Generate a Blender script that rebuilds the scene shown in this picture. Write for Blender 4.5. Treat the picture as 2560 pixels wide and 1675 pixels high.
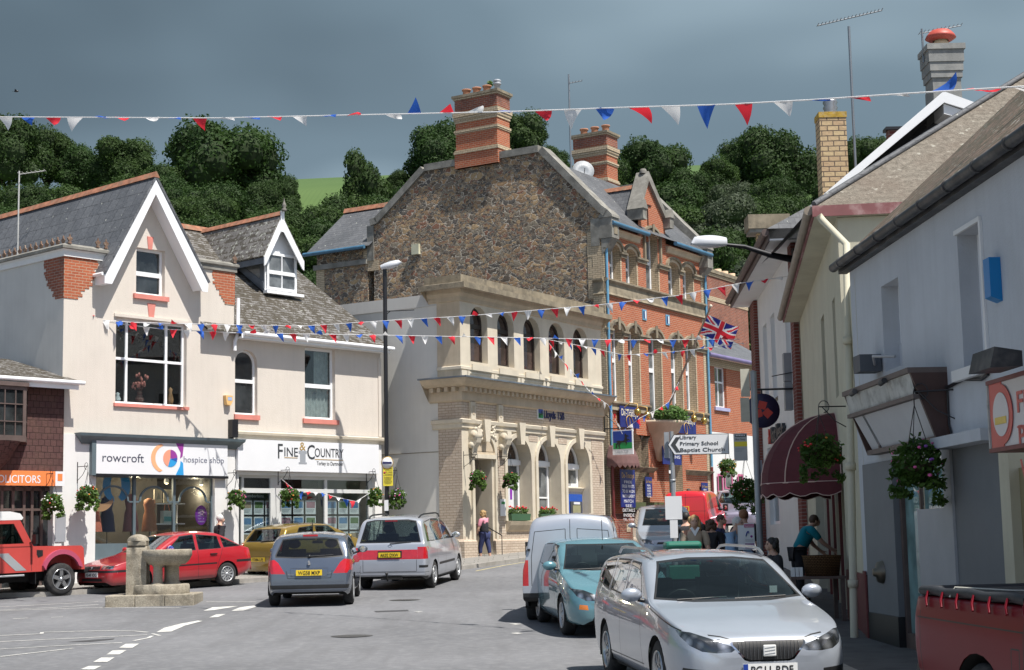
import bpy,bmesh,math,random
import numpy as np
from mathutils import Vector,Matrix
from mathutils.geometry import tessellate_polygon
for o in list(bpy.data.objects): bpy.data.objects.remove(o)
SC = bpy.context.scene; COL = SC.collection
R = math.radians
FPX,HOR,ROLL,CAMZ = 4000.0,1352.0,0.020,1.5
_th = math.atan((HOR-837.5)/FPX)
FW = Vector((0,math.cos(_th),math.sin(_th))); UP0 = Vector((0,-math.sin(_th),math.cos(_th))); RI0 = Vector((1,0,0))
RI = RI0*math.cos(ROLL) - UP0*math.sin(ROLL); UP = RI0*math.sin(ROLL) + UP0*math.cos(ROLL)
EYE = Vector((0,0,CAMZ))
cd = bpy.data.cameras.new('camera'); cam = bpy.data.objects.new('camera', cd); COL.objects.link(cam)
cd.sensor_width = 36; cd.lens = FPX/2560*36; cd.clip_end = 3000; cd.clip_start = 0.1
cam.matrix_world = Matrix(((RI.x,UP.x,-FW.x,0),(RI.y,UP.y,-FW.y,0),(RI.z,UP.z,-FW.z,CAMZ),(0,0,0,1)))
SC.camera = cam
SUN_EL = R(63); sh = Vector((0.72,-0.694)); SUNV = Vector((sh.x*math.cos(SUN_EL),sh.y*math.cos(SUN_EL),math.sin(SUN_EL))).normalized()
sl = bpy.data.lights.new('sun','SUN'); sl.energy = 5.0; sl.angle = R(0.53); sl.color = (1,0.955,0.89)
so = bpy.data.objects.new('sun', sl); COL.objects.link(so); so.rotation_euler = SUNV.to_track_quat('Z','Y').to_euler(); so.location = (20,-20,40)
W = bpy.data.worlds.new('World'); SC.world = W; W.use_nodes = True
nt = W.node_tree; nt.nodes.clear()
def wn(t,**k):
 n = nt.nodes.new(t)
 for a,b in k.items(): setattr(n,a,b)
 return n
L = nt.links.new
sky = wn('ShaderNodeTexSky', sky_type='NISHITA', sun_disc=False, sun_elevation=SUN_EL, sun_rotation=math.atan2(sh.x, sh.y))
tc = wn('ShaderNodeTexCoord'); sep = wn('ShaderNodeSeparateXYZ'); L(tc.outputs['Generated'], sep.inputs[0])
mp = wn('ShaderNodeMapping'); mp.inputs['Scale'].default_value = (1.7,1.0,3.6); mp.inputs['Location'].default_value = (1.3,0.4,2.2); mp.inputs['Rotation'].default_value = (0, R(12), 0)
L(tc.outputs['Generated'], mp.inputs['Vector'])
n1 = wn('ShaderNodeTexNoise'); n1.inputs['Scale'].default_value = 1.7; n1.inputs['Detail'].default_value = 3.0; n1.inputs['Roughness'].default_value = 0.4; L(mp.outputs[0], n1.inputs['Vector'])
def mr(src, a,b,c,d, kind='LINEAR'):
 m = wn('ShaderNodeMapRange'); m.interpolation_type = kind
 for i,v in zip(('From Min','From Max','To Min','To Max'),(a,b,c,d)): m.inputs[i].default_value = v
 L(src, m.inputs['Value']); return m.outputs[0]
def mth(op,a,b):
 m = wn('ShaderNodeMath', operation=op)
 for i,v in enumerate((a,b)):
  if isinstance(v,(int,float)): m.inputs[i].default_value = v
  else: L(v,m.inputs[i])
 return m.outputs[0]
gx = mr(sep.outputs['X'], -0.32, 0.32, -0.14, 0.25)
gz = mr(sep.outputs['Z'], 0.16, 0.37, 0.04, -0.06)
fac = mth('ADD', mth('ADD', mr(n1.outputs[0], 0.34,0.66,0.12,0.74), gx), gz)
cr = wn('ShaderNodeValToRGB'); L(fac, cr.inputs[0])
cr.color_ramp.interpolation = 'EASE'
els = cr.color_ramp.elements; els[0].position=0.0; els[0].color=(0.12,0.172,0.218,1); els[1].position=1.0; els[1].color=(0.54,0.66,0.75,1)
e = els.new(0.45); e.color=(0.2,0.282,0.348,1)
e = els.new(0.75); e.color=(0.33,0.44,0.52,1)
front = mr(sep.outputs['Y'], -0.35, 0.45, 0, 1, 'SMOOTHSTEP')
crs = wn('ShaderNodeVectorMath', operation='SCALE'); L(cr.outputs[0], crs.inputs[0]); crs.inputs['Scale'].default_value = 6.9
n2 = wn('ShaderNodeTexNoise'); n2.inputs['Scale'].default_value = 2.2; n2.inputs['Detail'].default_value = 5; L(tc.outputs['Generated'], n2.inputs['Vector'])
mx0 = wn('ShaderNodeMix', data_type='RGBA'); L(mr(n2.outputs[0],0.48,0.62,0,0.6), mx0.inputs['Factor']); L(sky.outputs[0], mx0.inputs[6]); mx0.inputs[7].default_value=(2.6,2.7,2.9,1)
mx = wn('ShaderNodeMix', data_type='RGBA'); L(front, mx.inputs['Factor']); L(mx0.outputs[2], mx.inputs[6]); L(crs.outputs[0], mx.inputs[7])
bg = wn('ShaderNodeBackground'); bg.inputs['Strength'].default_value = 0.1; L(mx.outputs[2], bg.inputs[0])
wo = wn('ShaderNodeOutputWorld'); L(bg.outputs[0], wo.inputs[0])
SC.view_settings.view_transform = 'Standard'; SC.view_settings.look = 'None'; SC.view_settings.exposure = 0.46; SC.view_settings.gamma = 1
SC.render.resolution_x,SC.render.resolution_y = 1024,670
def ray(px,py): return (FW*FPX + RI*(px-1280) + UP*(837.5-py)).normalized()
GY = [(-60,-0.5),(0,-0.3),(16,-0.12),(25,0.06),(32.5,0.27),(38.8,0.45),(43,0.62),(49,0.92),(60,1.45),(80,2.6),(110,5.0)]
def g(y):
 if y <= GY[0][0]: return GY[0][1]
 for (a,za),(b,zb) in zip(GY,GY[1:]):
  if y <= b: return za+(zb-za)*(y-a)/(b-a)
 return GY[-1][1]
def gp(px,py,dz=0):
 d = ray(px,py); t = 8.0
 for i in range(4000):
  p = EYE + d*t
  if p.z <= g(p.y)+dz: break
  t += 0.02
 return p
def atY(px,py,Y):
 d = ray(px,py); return EYE + d*((Y)/d.y)
class Frame:
 """a building's own axes: x along its front, y into it, z up"""
 def __init__(s,p,az):
  s.o = Vector((p[0],p[1],0)); a = R(az); s.x = Vector((math.sin(a),math.cos(a),0)); s.y = Vector((-math.cos(a),math.sin(a),0)); s.rot = math.atan2(s.x.y,s.x.x)
 def loc(s,p): q = Vector((p.x,p.y,0))-s.o; return Vector((q.dot(s.x),q.dot(s.y),p.z))
 def world(s,x,y,z=0): return s.o + s.x*x + s.y*y + Vector((0,0,z))
 def front(s,px,py,y=0.0):
  d = ray(px,py); t = (y-(Vector((EYE.x,EYE.y,0))-s.o).dot(s.y))/d.dot(s.y); return s.loc(EYE+d*t)
 def side(s,px,py,x=0.0):
  d = ray(px,py); t = (x-(Vector((EYE.x,EYE.y,0))-s.o).dot(s.x))/d.dot(s.x); return s.loc(EYE+d*t)
 def plane(s,px,py,p0,n):
  d = ray(px,py); e = s.loc(EYE); dl = Vector((d.dot(s.x),d.dot(s.y),d.z)); n = Vector(n); t = (Vector(p0)-e).dot(n)/dl.dot(n); return e+dl*t
MATS = {}
def nodes(name):
 m = bpy.data.materials.new(name); m.use_nodes = True; t = m.node_tree; b = t.nodes['Principled BSDF']; MATS[name] = m
 return m,t,b
def nn(t,ty,**k):
 n = t.nodes.new(ty)
 for a,b in k.items(): setattr(n,a,b)
 return n
def c4(c): return (c[0],c[1],c[2],1)
def mixc(t, fac, a, b, bt='MIX'):
 m = nn(t,'ShaderNodeMix', data_type='RGBA', blend_type=bt)
 for i,v in ((0,fac),(6,a),(7,b)):
  if isinstance(v,(int,float)): m.inputs[i].default_value = v
  elif isinstance(v,tuple): m.inputs[i].default_value = c4(v)
  else: t.links.new(v,m.inputs[i])
 return m.outputs[2]
def rng(t,src,a,b,c,d):
 m = nn(t,'ShaderNodeMapRange');
 for i,v in zip((1,2,3,4),(a,b,c,d)): m.inputs[i].default_value = v
 t.links.new(src,m.inputs[0]); return m.outputs[0]
def noise(t,vec,sc,det=4,ro=0.55,dist=0):
 n = nn(t,'ShaderNodeTexNoise'); n.inputs['Scale'].default_value=sc; n.inputs['Detail'].default_value=det; n.inputs['Roughness'].default_value=ro; n.inputs['Distortion'].default_value=dist
 if vec: t.links.new(vec, n.inputs['Vector'])
 return n.outputs[0]
def bump(t,b,h,s,d=0.02):
 bn = nn(t,'ShaderNodeBump'); bn.inputs['Strength'].default_value=s; bn.inputs['Distance'].default_value=d; t.links.new(h, bn.inputs['Height']); t.links.new(bn.outputs[0], b.inputs['Normal']); return bn
def pm(name,col,rough=0.7,var=0.12,vs=2.0,bmp=0.0,bs=60,metal=0,coat=0,spec=0.5,streak=0.0,dirt=None,dfac=0.5,ds=1.2,bd=0.01):
 if name in MATS: return MATS[name]
 m,t,b = nodes(name); tcn = nn(t,'ShaderNodeTexCoord'); ob = tcn.outputs['Object']
 n = noise(t,ob,vs,5)
 dark = tuple(c*(1-var*1.6) for c in col); lite = tuple(min(1,c*(1+var*0.7)) for c in col)
 out = mixc(t,rng(t,n,0.3,0.7,0,1),dark,lite)
 if streak:
  mpn = nn(t,'ShaderNodeMapping'); mpn.inputs['Scale'].default_value=(7,7,0.5); t.links.new(ob, mpn.inputs[0])
  ns = noise(t,mpn.outputs[0],1.0,4,0.6)
  out = mixc(t,rng(t,ns,0.45,0.75,0,streak),out,tuple(c*0.45 for c in col))
 if dirt:
  nd = noise(t,ob,ds,6,0.65)
  out = mixc(t,rng(t,nd,0.5,0.68,0,dfac),out,dirt)
 t.links.new(out, b.inputs['Base Color'])
 b.inputs['Roughness'].default_value=rough; b.inputs['Metallic'].default_value=metal; b.inputs['Coat Weight'].default_value=coat; b.inputs['Coat Roughness'].default_value=0.04
 b.inputs['Specular IOR Level'].default_value=spec
 if bmp: bump(t,b,noise(t,ob,bs,4,0.6),bmp,bd)
 return m
def brickm(name,c1,c2,mortar,bw=0.22,bh=0.075,ms=0.008,bmp=0.5,rough=0.85,var=0.25,stain=None,sfac=0.4,off=0.5,msm=0.15):
 if name in MATS: return MATS[name]
 m,t,b = nodes(name); tcn = nn(t,'ShaderNodeTexCoord')
 mpn = nn(t,'ShaderNodeMapping'); t.links.new(tcn.outputs['UV'], mpn.inputs[0])
 wob = nn(t,'ShaderNodeTexNoise'); wob.inputs['Scale'].default_value=3.0; t.links.new(tcn.outputs['UV'], wob.inputs['Vector'])
 add = nn(t,'ShaderNodeVectorMath', operation='MULTIPLY_ADD'); t.links.new(wob.outputs['Color'], add.inputs[0]); add.inputs[1].default_value=(0.012,0.012,0); t.links.new(mpn.outputs[0], add.inputs[2])
 bk = nn(t,'ShaderNodeTexBrick'); t.links.new(add.outputs[0], bk.inputs['Vector'])
 bk.inputs['Scale'].default_value=1; bk.inputs['Brick Width'].default_value=bw; bk.inputs['Row Height'].default_value=bh; bk.inputs['Mortar Size'].default_value=ms; bk.inputs['Mortar Smooth'].default_value=msm; bk.offset=off
 bk.inputs['Color1'].default_value=c4(c1); bk.inputs['Color2'].default_value=c4(c2); bk.inputs['Mortar'].default_value=c4(mortar); bk.inputs['Bias'].default_value=0.0
 n = noise(t, tcn.outputs['Object'], 1.3, 6, 0.65); n2_ = noise(t, tcn.outputs['UV'], 14, 3)
 o = mixc(t, rng(t,n2_,0.3,0.7,0,var), bk.outputs['Color'], tuple(c*0.5 for c in c1))
 if stain: o = mixc(t,rng(t,n,0.46,0.68,0,sfac),o,stain)
 t.links.new(o, b.inputs['Base Color']); b.inputs['Roughness'].default_value=rough; b.inputs['Specular IOR Level'].default_value=0.25
 h = nn(t,'ShaderNodeMath', operation='MULTIPLY_ADD'); t.links.new(bk.outputs['Fac'], h.inputs[0]); h.inputs[1].default_value=-1; t.links.new(n2_, h.inputs[2])
 bump(t,b,h.outputs[0],bmp,0.012)
 return m
def slatem(name,c1,c2,gap,w=0.26,h=0.2,moss=None,mfac=0.0,ms=0.006,lich=0.0,mscale=3.5):
 """overlapping slates: each row a shade of its own, a dark lip under every row, moss and lichen"""
 if name in MATS: return MATS[name]
 m,t,b = nodes(name); tcn = nn(t,'ShaderNodeTexCoord'); uv = tcn.outputs['UV']
 wob = nn(t,'ShaderNodeTexNoise'); wob.inputs['Scale'].default_value=2.2; t.links.new(uv, wob.inputs['Vector'])
 add = nn(t,'ShaderNodeVectorMath', operation='MULTIPLY_ADD'); t.links.new(wob.outputs['Color'], add.inputs[0]); add.inputs[1].default_value=(0.03,0.03,0); t.links.new(uv, add.inputs[2])
 bk = nn(t,'ShaderNodeTexBrick'); t.links.new(add.outputs[0], bk.inputs['Vector'])
 bk.inputs['Scale'].default_value=1; bk.inputs['Brick Width'].default_value=w; bk.inputs['Row Height'].default_value=h; bk.inputs['Mortar Size'].default_value=ms; bk.inputs['Mortar Smooth'].default_value=0.1
 bk.inputs['Color1'].default_value=c4(c1); bk.inputs['Color2'].default_value=c4(c2); bk.inputs['Mortar'].default_value=c4(gap)
 n = noise(t, uv, 9, 5, 0.7); o = mixc(t, rng(t,n,0.35,0.7,0,0.5), bk.outputs['Color'], tuple(c*1.55 for c in c2))
 nbig = noise(t,uv,0.7,4,0.6); o = mixc(t,rng(t,nbig,0.35,0.65,0,0.45),o,tuple(c*0.62 for c in c1))
 sx = nn(t,'ShaderNodeSeparateXYZ'); t.links.new(add.outputs[0], sx.inputs[0])
 md = nn(t,'ShaderNodeMath', operation='MULTIPLY'); t.links.new(sx.outputs[1], md.inputs[0]); md.inputs[1].default_value=1.0/h
 fr = nn(t,'ShaderNodeMath', operation='FRACT'); t.links.new(md.outputs[0], fr.inputs[0])
 hh = fr.outputs[0]
 if moss:
  nm = noise(t,uv,mscale,6,0.7,0.6)
  lo = nn(t,'ShaderNodeMath', operation='MULTIPLY_ADD'); t.links.new(fr.outputs[0], lo.inputs[0]); lo.inputs[1].default_value=-0.16; t.links.new(nm, lo.inputs[2])
  nm2 = noise(t,uv,20,3,0.6)
  s2 = nn(t,'ShaderNodeMath', operation='MULTIPLY_ADD'); t.links.new(nm2, s2.inputs[0]); s2.inputs[1].default_value=0.3; t.links.new(lo.outputs[0], s2.inputs[2])
  o = mixc(t,rng(t,s2.outputs[0],0.62-mfac*0.2,0.65-mfac*0.2,0,0.92),o,moss)
 if lich:
  nl = noise(t,uv,7,2,0.5); o = mixc(t,rng(t,nl,0.72-lich*0.1,0.76-lich*0.1,0,0.8),o,(0.42,0.43,0.38))
 t.links.new(o, b.inputs['Base Color']); b.inputs['Roughness'].default_value=0.62; b.inputs['Specular IOR Level'].default_value=0.4
 h1 = nn(t,'ShaderNodeMath', operation='MULTIPLY_ADD'); t.links.new(fr.outputs[0], h1.inputs[0]); h1.inputs[1].default_value=-0.9; t.links.new(n, h1.inputs[2])
 bump(t,b,h1.outputs[0],0.75,0.022)
 return m
def rubblem(name):
 m,t,b = nodes(name); tcn = nn(t,'ShaderNodeTexCoord'); uv = tcn.outputs['UV']
 wob = nn(t,'ShaderNodeTexNoise'); wob.inputs['Scale'].default_value=2.6; wob.inputs['Detail'].default_value=5; wob.inputs['Roughness'].default_value=0.65; t.links.new(uv, wob.inputs['Vector'])
 add = nn(t,'ShaderNodeVectorMath', operation='MULTIPLY_ADD'); t.links.new(wob.outputs['Color'], add.inputs[0]); add.inputs[1].default_value=(0.6,0.42,0); t.links.new(uv, add.inputs[2])
 mpn = nn(t,'ShaderNodeMapping'); mpn.inputs['Scale'].default_value=(3.4,6.2,1); t.links.new(add.outputs[0], mpn.inputs[0])
 v1 = nn(t,'ShaderNodeTexVoronoi', voronoi_dimensions='2D', feature='F1'); v1.inputs['Scale'].default_value=1.0; t.links.new(mpn.outputs[0], v1.inputs['Vector'])
 ve = nn(t,'ShaderNodeTexVoronoi', voronoi_dimensions='2D', feature='DISTANCE_TO_EDGE'); ve.inputs['Scale'].default_value=1.0; t.links.new(mpn.outputs[0], ve.inputs['Vector'])
 v2 = nn(t,'ShaderNodeTexVoronoi', voronoi_dimensions='2D', feature='F1'); v2.inputs['Scale'].default_value=2.3; t.links.new(mpn.outputs[0], v2.inputs['Vector'])
 vf = nn(t,'ShaderNodeTexVoronoi', voronoi_dimensions='2D', feature='DISTANCE_TO_EDGE'); vf.inputs['Scale'].default_value=2.3; t.links.new(mpn.outputs[0], vf.inputs['Vector'])
 msk = rng(t,noise(t,uv,1.9,2,0.5),0.49,0.5,0,1)
 sp = nn(t,'ShaderNodeSeparateColor'); t.links.new(mixc(t, msk, v1.outputs['Color'], v2.outputs['Color']), sp.inputs[0])
 edg = mixc(t, msk, ve.outputs['Distance'], vf.outputs['Distance'])
 cr = nn(t,'ShaderNodeValToRGB'); t.links.new(sp.outputs[0], cr.inputs[0]); el = cr.color_ramp.elements
 cols = [(0,(0.16,0.125,0.095)),(0.16,(0.42,0.27,0.16)),(0.3,(0.28,0.225,0.17)),(0.44,(0.52,0.33,0.18)),(0.56,(0.36,0.3,0.22)),(0.68,(0.36,0.18,0.115)),(0.78,(0.62,0.43,0.24)),(0.88,(0.17,0.15,0.13)),(1,(0.48,0.38,0.26))]
 el[0].position=0; el[0].color=c4(cols[0][1]); el[1].position=1; el[1].color=c4(cols[-1][1])
 for p,c in cols[1:-1]:
  q = el.new(p); q.color=c4(c)
 cr.color_ramp.interpolation='CONSTANT'
 n = noise(t,uv,16,6,0.75); o = mixc(t,rng(t,n,0.3,0.75,0,0.55),cr.outputs[0],(0.03,0.028,0.027))
 n3 = noise(t,uv,45,4,0.7); o = mixc(t,rng(t,n3,0.5,0.8,0,0.45),o,(0.3,0.26,0.21))
 mfac = rng(t,edg,0.015,0.10,1,0)
 nm = noise(t, uv, 6, 3, 0.6); mm = nn(t,'ShaderNodeMath', operation='MULTIPLY'); t.links.new(mfac, mm.inputs[0]); t.links.new(rng(t,nm,0.36,0.54,0.25,1.0), mm.inputs[1])
 o = mixc(t,mm.outputs[0],o,(0.72,0.64,0.53))
 t.links.new(o, b.inputs['Base Color']); b.inputs['Roughness'].default_value=0.9; b.inputs['Specular IOR Level'].default_value=0.2
 hs = nn(t,'ShaderNodeMath', operation='MULTIPLY_ADD'); t.links.new(rng(t,edg,0.0,0.22,0,1), hs.inputs[0]); hs.inputs[1].default_value=0.7; t.links.new(n, hs.inputs[2])
 bump(t,b,hs.outputs[0],0.9,0.05)
 return m
def glassm(name,tint=(0.85,0.9,0.9),a=0.75,rough=0.01):
 m,t,b = nodes(name); t.nodes.remove(b); out = t.nodes['Material Output']
 tr = nn(t,'ShaderNodeBsdfTransparent'); tr.inputs[0].default_value=c4(tuple(x*a for x in tint)); gl = nn(t,'ShaderNodeBsdfGlossy'); gl.inputs['Roughness'].default_value=rough; gl.inputs[0].default_value=(1,1,1,1)
 lw_ = nn(t,'ShaderNodeLayerWeight'); fr = nn(t,'ShaderNodeMath', operation='POWER'); t.links.new(lw_.outputs['Facing'], fr.inputs[0]); fr.inputs[1].default_value=3.5
 ms = nn(t,'ShaderNodeMixShader'); t.links.new(rng(t,fr.outputs[0],0,1,0.05,1), ms.inputs[0]); t.links.new(tr.outputs[0], ms.inputs[1]); t.links.new(gl.outputs[0], ms.inputs[2]); t.links.new(ms.outputs[0], out.inputs[0])
 return m
def paintm(name,col,metal=0.0,rough=0.35,flake=0.0,coat=1.0):
 m,t,b = nodes(name); tcn = nn(t,'ShaderNodeTexCoord')
 n = noise(t, tcn.outputs['Object'], 1.7, 3); o = mixc(t, rng(t,n,0.35,0.65,0,1), tuple(c*0.93 for c in col), col)
 nd = noise(t, tcn.outputs['Object'], 5, 6, 0.7); sx = nn(t,'ShaderNodeSeparateXYZ'); t.links.new(tcn.outputs['Object'], sx.inputs[0])
 lowz = rng(t, sx.outputs[2], 0.2,0.55,0.5,0.0); mm = nn(t,'ShaderNodeMath', operation='MULTIPLY'); t.links.new(lowz,mm.inputs[0]); t.links.new(nd,mm.inputs[1])
 o = mixc(t,mm.outputs[0],o,(0.14,0.12,0.1))
 t.links.new(o, b.inputs['Base Color']); b.inputs['Metallic'].default_value=metal; b.inputs['Roughness'].default_value=rough; b.inputs['Coat Weight'].default_value=coat; b.inputs['Coat Roughness'].default_value=0.03
 if flake: bump(t,b,noise(t,tcn.outputs['Object'],900,2),flake,0.001)
 return m
CREAM = pm('cream_render',(0.68,0.62,0.55),0.9,0.05,0.8,0.35,38,streak=0.1,dirt=(0.5,0.45,0.38),dfac=0.35,ds=0.8,spec=0.2,bd=0.02)
GREYREN = pm('grey_render',(0.60,0.59,0.56),0.9,0.06,0.8,0.3,40,streak=0.12,spec=0.2)
BANKREN = pm('pale_render',(0.68,0.665,0.62),0.9,0.05,0.7,0.2,40,streak=0.1,spec=0.2)
WHITE = pm('white_paint',(0.74,0.735,0.72),0.6,0.04,1.5,0.05,30,streak=0.06)
PVC = pm('white_pvc',(0.86,0.87,0.88),0.3,0.02,2)
PINK = pm('pink_paint',(0.66,0.235,0.19),0.75,0.08,4,0.1,50)
BLUEGREY = pm('bluegrey_paint',(0.115,0.155,0.175),0.45,0.08,3)
SIGNW = pm('sign_white',(0.76,0.77,0.79),0.35,0.02,1.5)
BLACK = pm('black_iron',(0.015,0.015,0.018),0.4,0.15,4)
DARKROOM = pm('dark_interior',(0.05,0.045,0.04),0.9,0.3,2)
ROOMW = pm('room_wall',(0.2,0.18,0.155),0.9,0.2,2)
SLATE = slatem('slate_roof',(0.075,0.08,0.088),(0.115,0.118,0.125),(0.02,0.02,0.022),0.26,0.2,None,0,lich=0.35)
SLATEMOSS = slatem('mossy_slate',(0.15,0.142,0.135),(0.215,0.205,0.195),(0.03,0.028,0.025),0.24,0.17,(0.05,0.04,0.025),0.55,lich=0.5)
SLATELICH = slatem('lichen_slate',(0.15,0.14,0.135),(0.21,0.2,0.185),(0.03,0.03,0.028),0.3,0.22,(0.07,0.06,0.045),0.2,lich=1.2)
SLATEBIG = slatem('large_slate',(0.085,0.09,0.10),(0.125,0.13,0.14),(0.018,0.018,0.02),0.4,0.42,None,0,lich=0.2,ms=0.012)
RIDGE = pm('ridge_tile',(0.36,0.155,0.09),0.9,0.3,5,0.4,30,dirt=(0.2,0.16,0.11),dfac=0.8,ds=4)
BRICK = brickm('red_brick',(0.47,0.135,0.062),(0.37,0.1,0.05),(0.46,0.35,0.25),0.22,0.075,0.008,0.5,stain=(0.3,0.1,0.06),sfac=0.35)
BRICKDK = brickm('old_red_brick',(0.34,0.105,0.06),(0.24,0.075,0.05),(0.34,0.27,0.22),0.22,0.075,0.01,0.7,stain=(0.1,0.06,0.05),sfac=0.6)
BUFF = brickm('buff_brick',(0.60,0.49,0.34),(0.52,0.42,0.29),(0.22,0.17,0.12),0.22,0.075,0.009,0.5,stain=(0.36,0.27,0.18),sfac=0.4)
BUFFBANK = brickm('bank_brick',(0.6,0.51,0.41),(0.52,0.43,0.34),(0.34,0.26,0.19),0.24,0.082,0.009,0.45,stain=(0.38,0.29,0.22),sfac=0.45)
YELB = brickm('yellow_brick',(0.62,0.47,0.27),(0.52,0.36,0.22),(0.13,0.1,0.08),0.24,0.11,0.012,0.7,stain=(0.4,0.24,0.12),sfac=0.3)
DKBRICK = brickm('maroon_brick',(0.22,0.06,0.045),(0.17,0.05,0.04),(0.26,0.2,0.18),0.24,0.08,0.01,0.4,stain=(0.08,0.03,0.03),sfac=0.4)
STONE = pm('bath_stone',(0.56,0.47,0.35),0.88,0.1,1.6,0.3,30,streak=0.22,dirt=(0.4,0.33,0.24),dfac=0.35,ds=1.5,spec=0.2)
STONEP = pm('pale_stone',(0.64,0.575,0.46),0.88,0.08,1.6,0.25,30,streak=0.14,dirt=(0.5,0.42,0.32),dfac=0.3,ds=1.2,spec=0.2)
STONED = pm('weathered_stone',(0.30,0.255,0.185),0.92,0.22,2.5,0.5,24,streak=0.4,dirt=(0.1,0.09,0.075),dfac=0.75,ds=2.2,spec=0.2)
GREYSTONE = pm('grey_coping',(0.235,0.225,0.2),0.92,0.22,2.5,0.6,26,dirt=(0.38,0.37,0.33),dfac=0.5,ds=3,spec=0.2)
LEAD = pm('lead_sheet',(0.13,0.155,0.185),0.5,0.2,3,0.1,20)
RUBBLE = rubblem('rubble_stone')
BROWNTILE = brickm('brown_tile_hanging',(0.115,0.06,0.055),(0.09,0.047,0.045),(0.03,0.018,0.016),0.17,0.16,0.007,0.9,stain=(0.14,0.085,0.06),sfac=0.4)
BROWNW = pm('brown_wood',(0.12,0.085,0.075),0.6,0.15,6)
ORANGE = pm('orange_sign',(0.86,0.245,0.075),0.4,0.03,2)
BLUEP = pm('blue_pipe',(0.13,0.33,0.5),0.5,0.1,5)
BLUEG = pm('blue_gutter',(0.06,0.16,0.26),0.5,0.15,5)
MAROON = pm('maroon_paint',(0.17,0.035,0.035),0.5,0.15,4)
PGLASS = glassm('window_glass',(0.86,0.91,0.91),0.95)
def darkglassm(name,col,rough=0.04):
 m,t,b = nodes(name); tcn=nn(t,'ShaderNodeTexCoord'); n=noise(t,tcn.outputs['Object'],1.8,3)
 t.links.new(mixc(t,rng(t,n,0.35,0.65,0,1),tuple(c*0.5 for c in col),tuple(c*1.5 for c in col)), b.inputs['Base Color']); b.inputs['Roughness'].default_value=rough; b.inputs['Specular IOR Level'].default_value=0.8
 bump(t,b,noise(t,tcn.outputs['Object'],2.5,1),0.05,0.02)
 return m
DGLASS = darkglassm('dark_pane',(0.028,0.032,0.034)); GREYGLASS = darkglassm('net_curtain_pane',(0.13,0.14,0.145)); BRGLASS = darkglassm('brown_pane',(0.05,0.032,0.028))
BZ = {}
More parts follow.
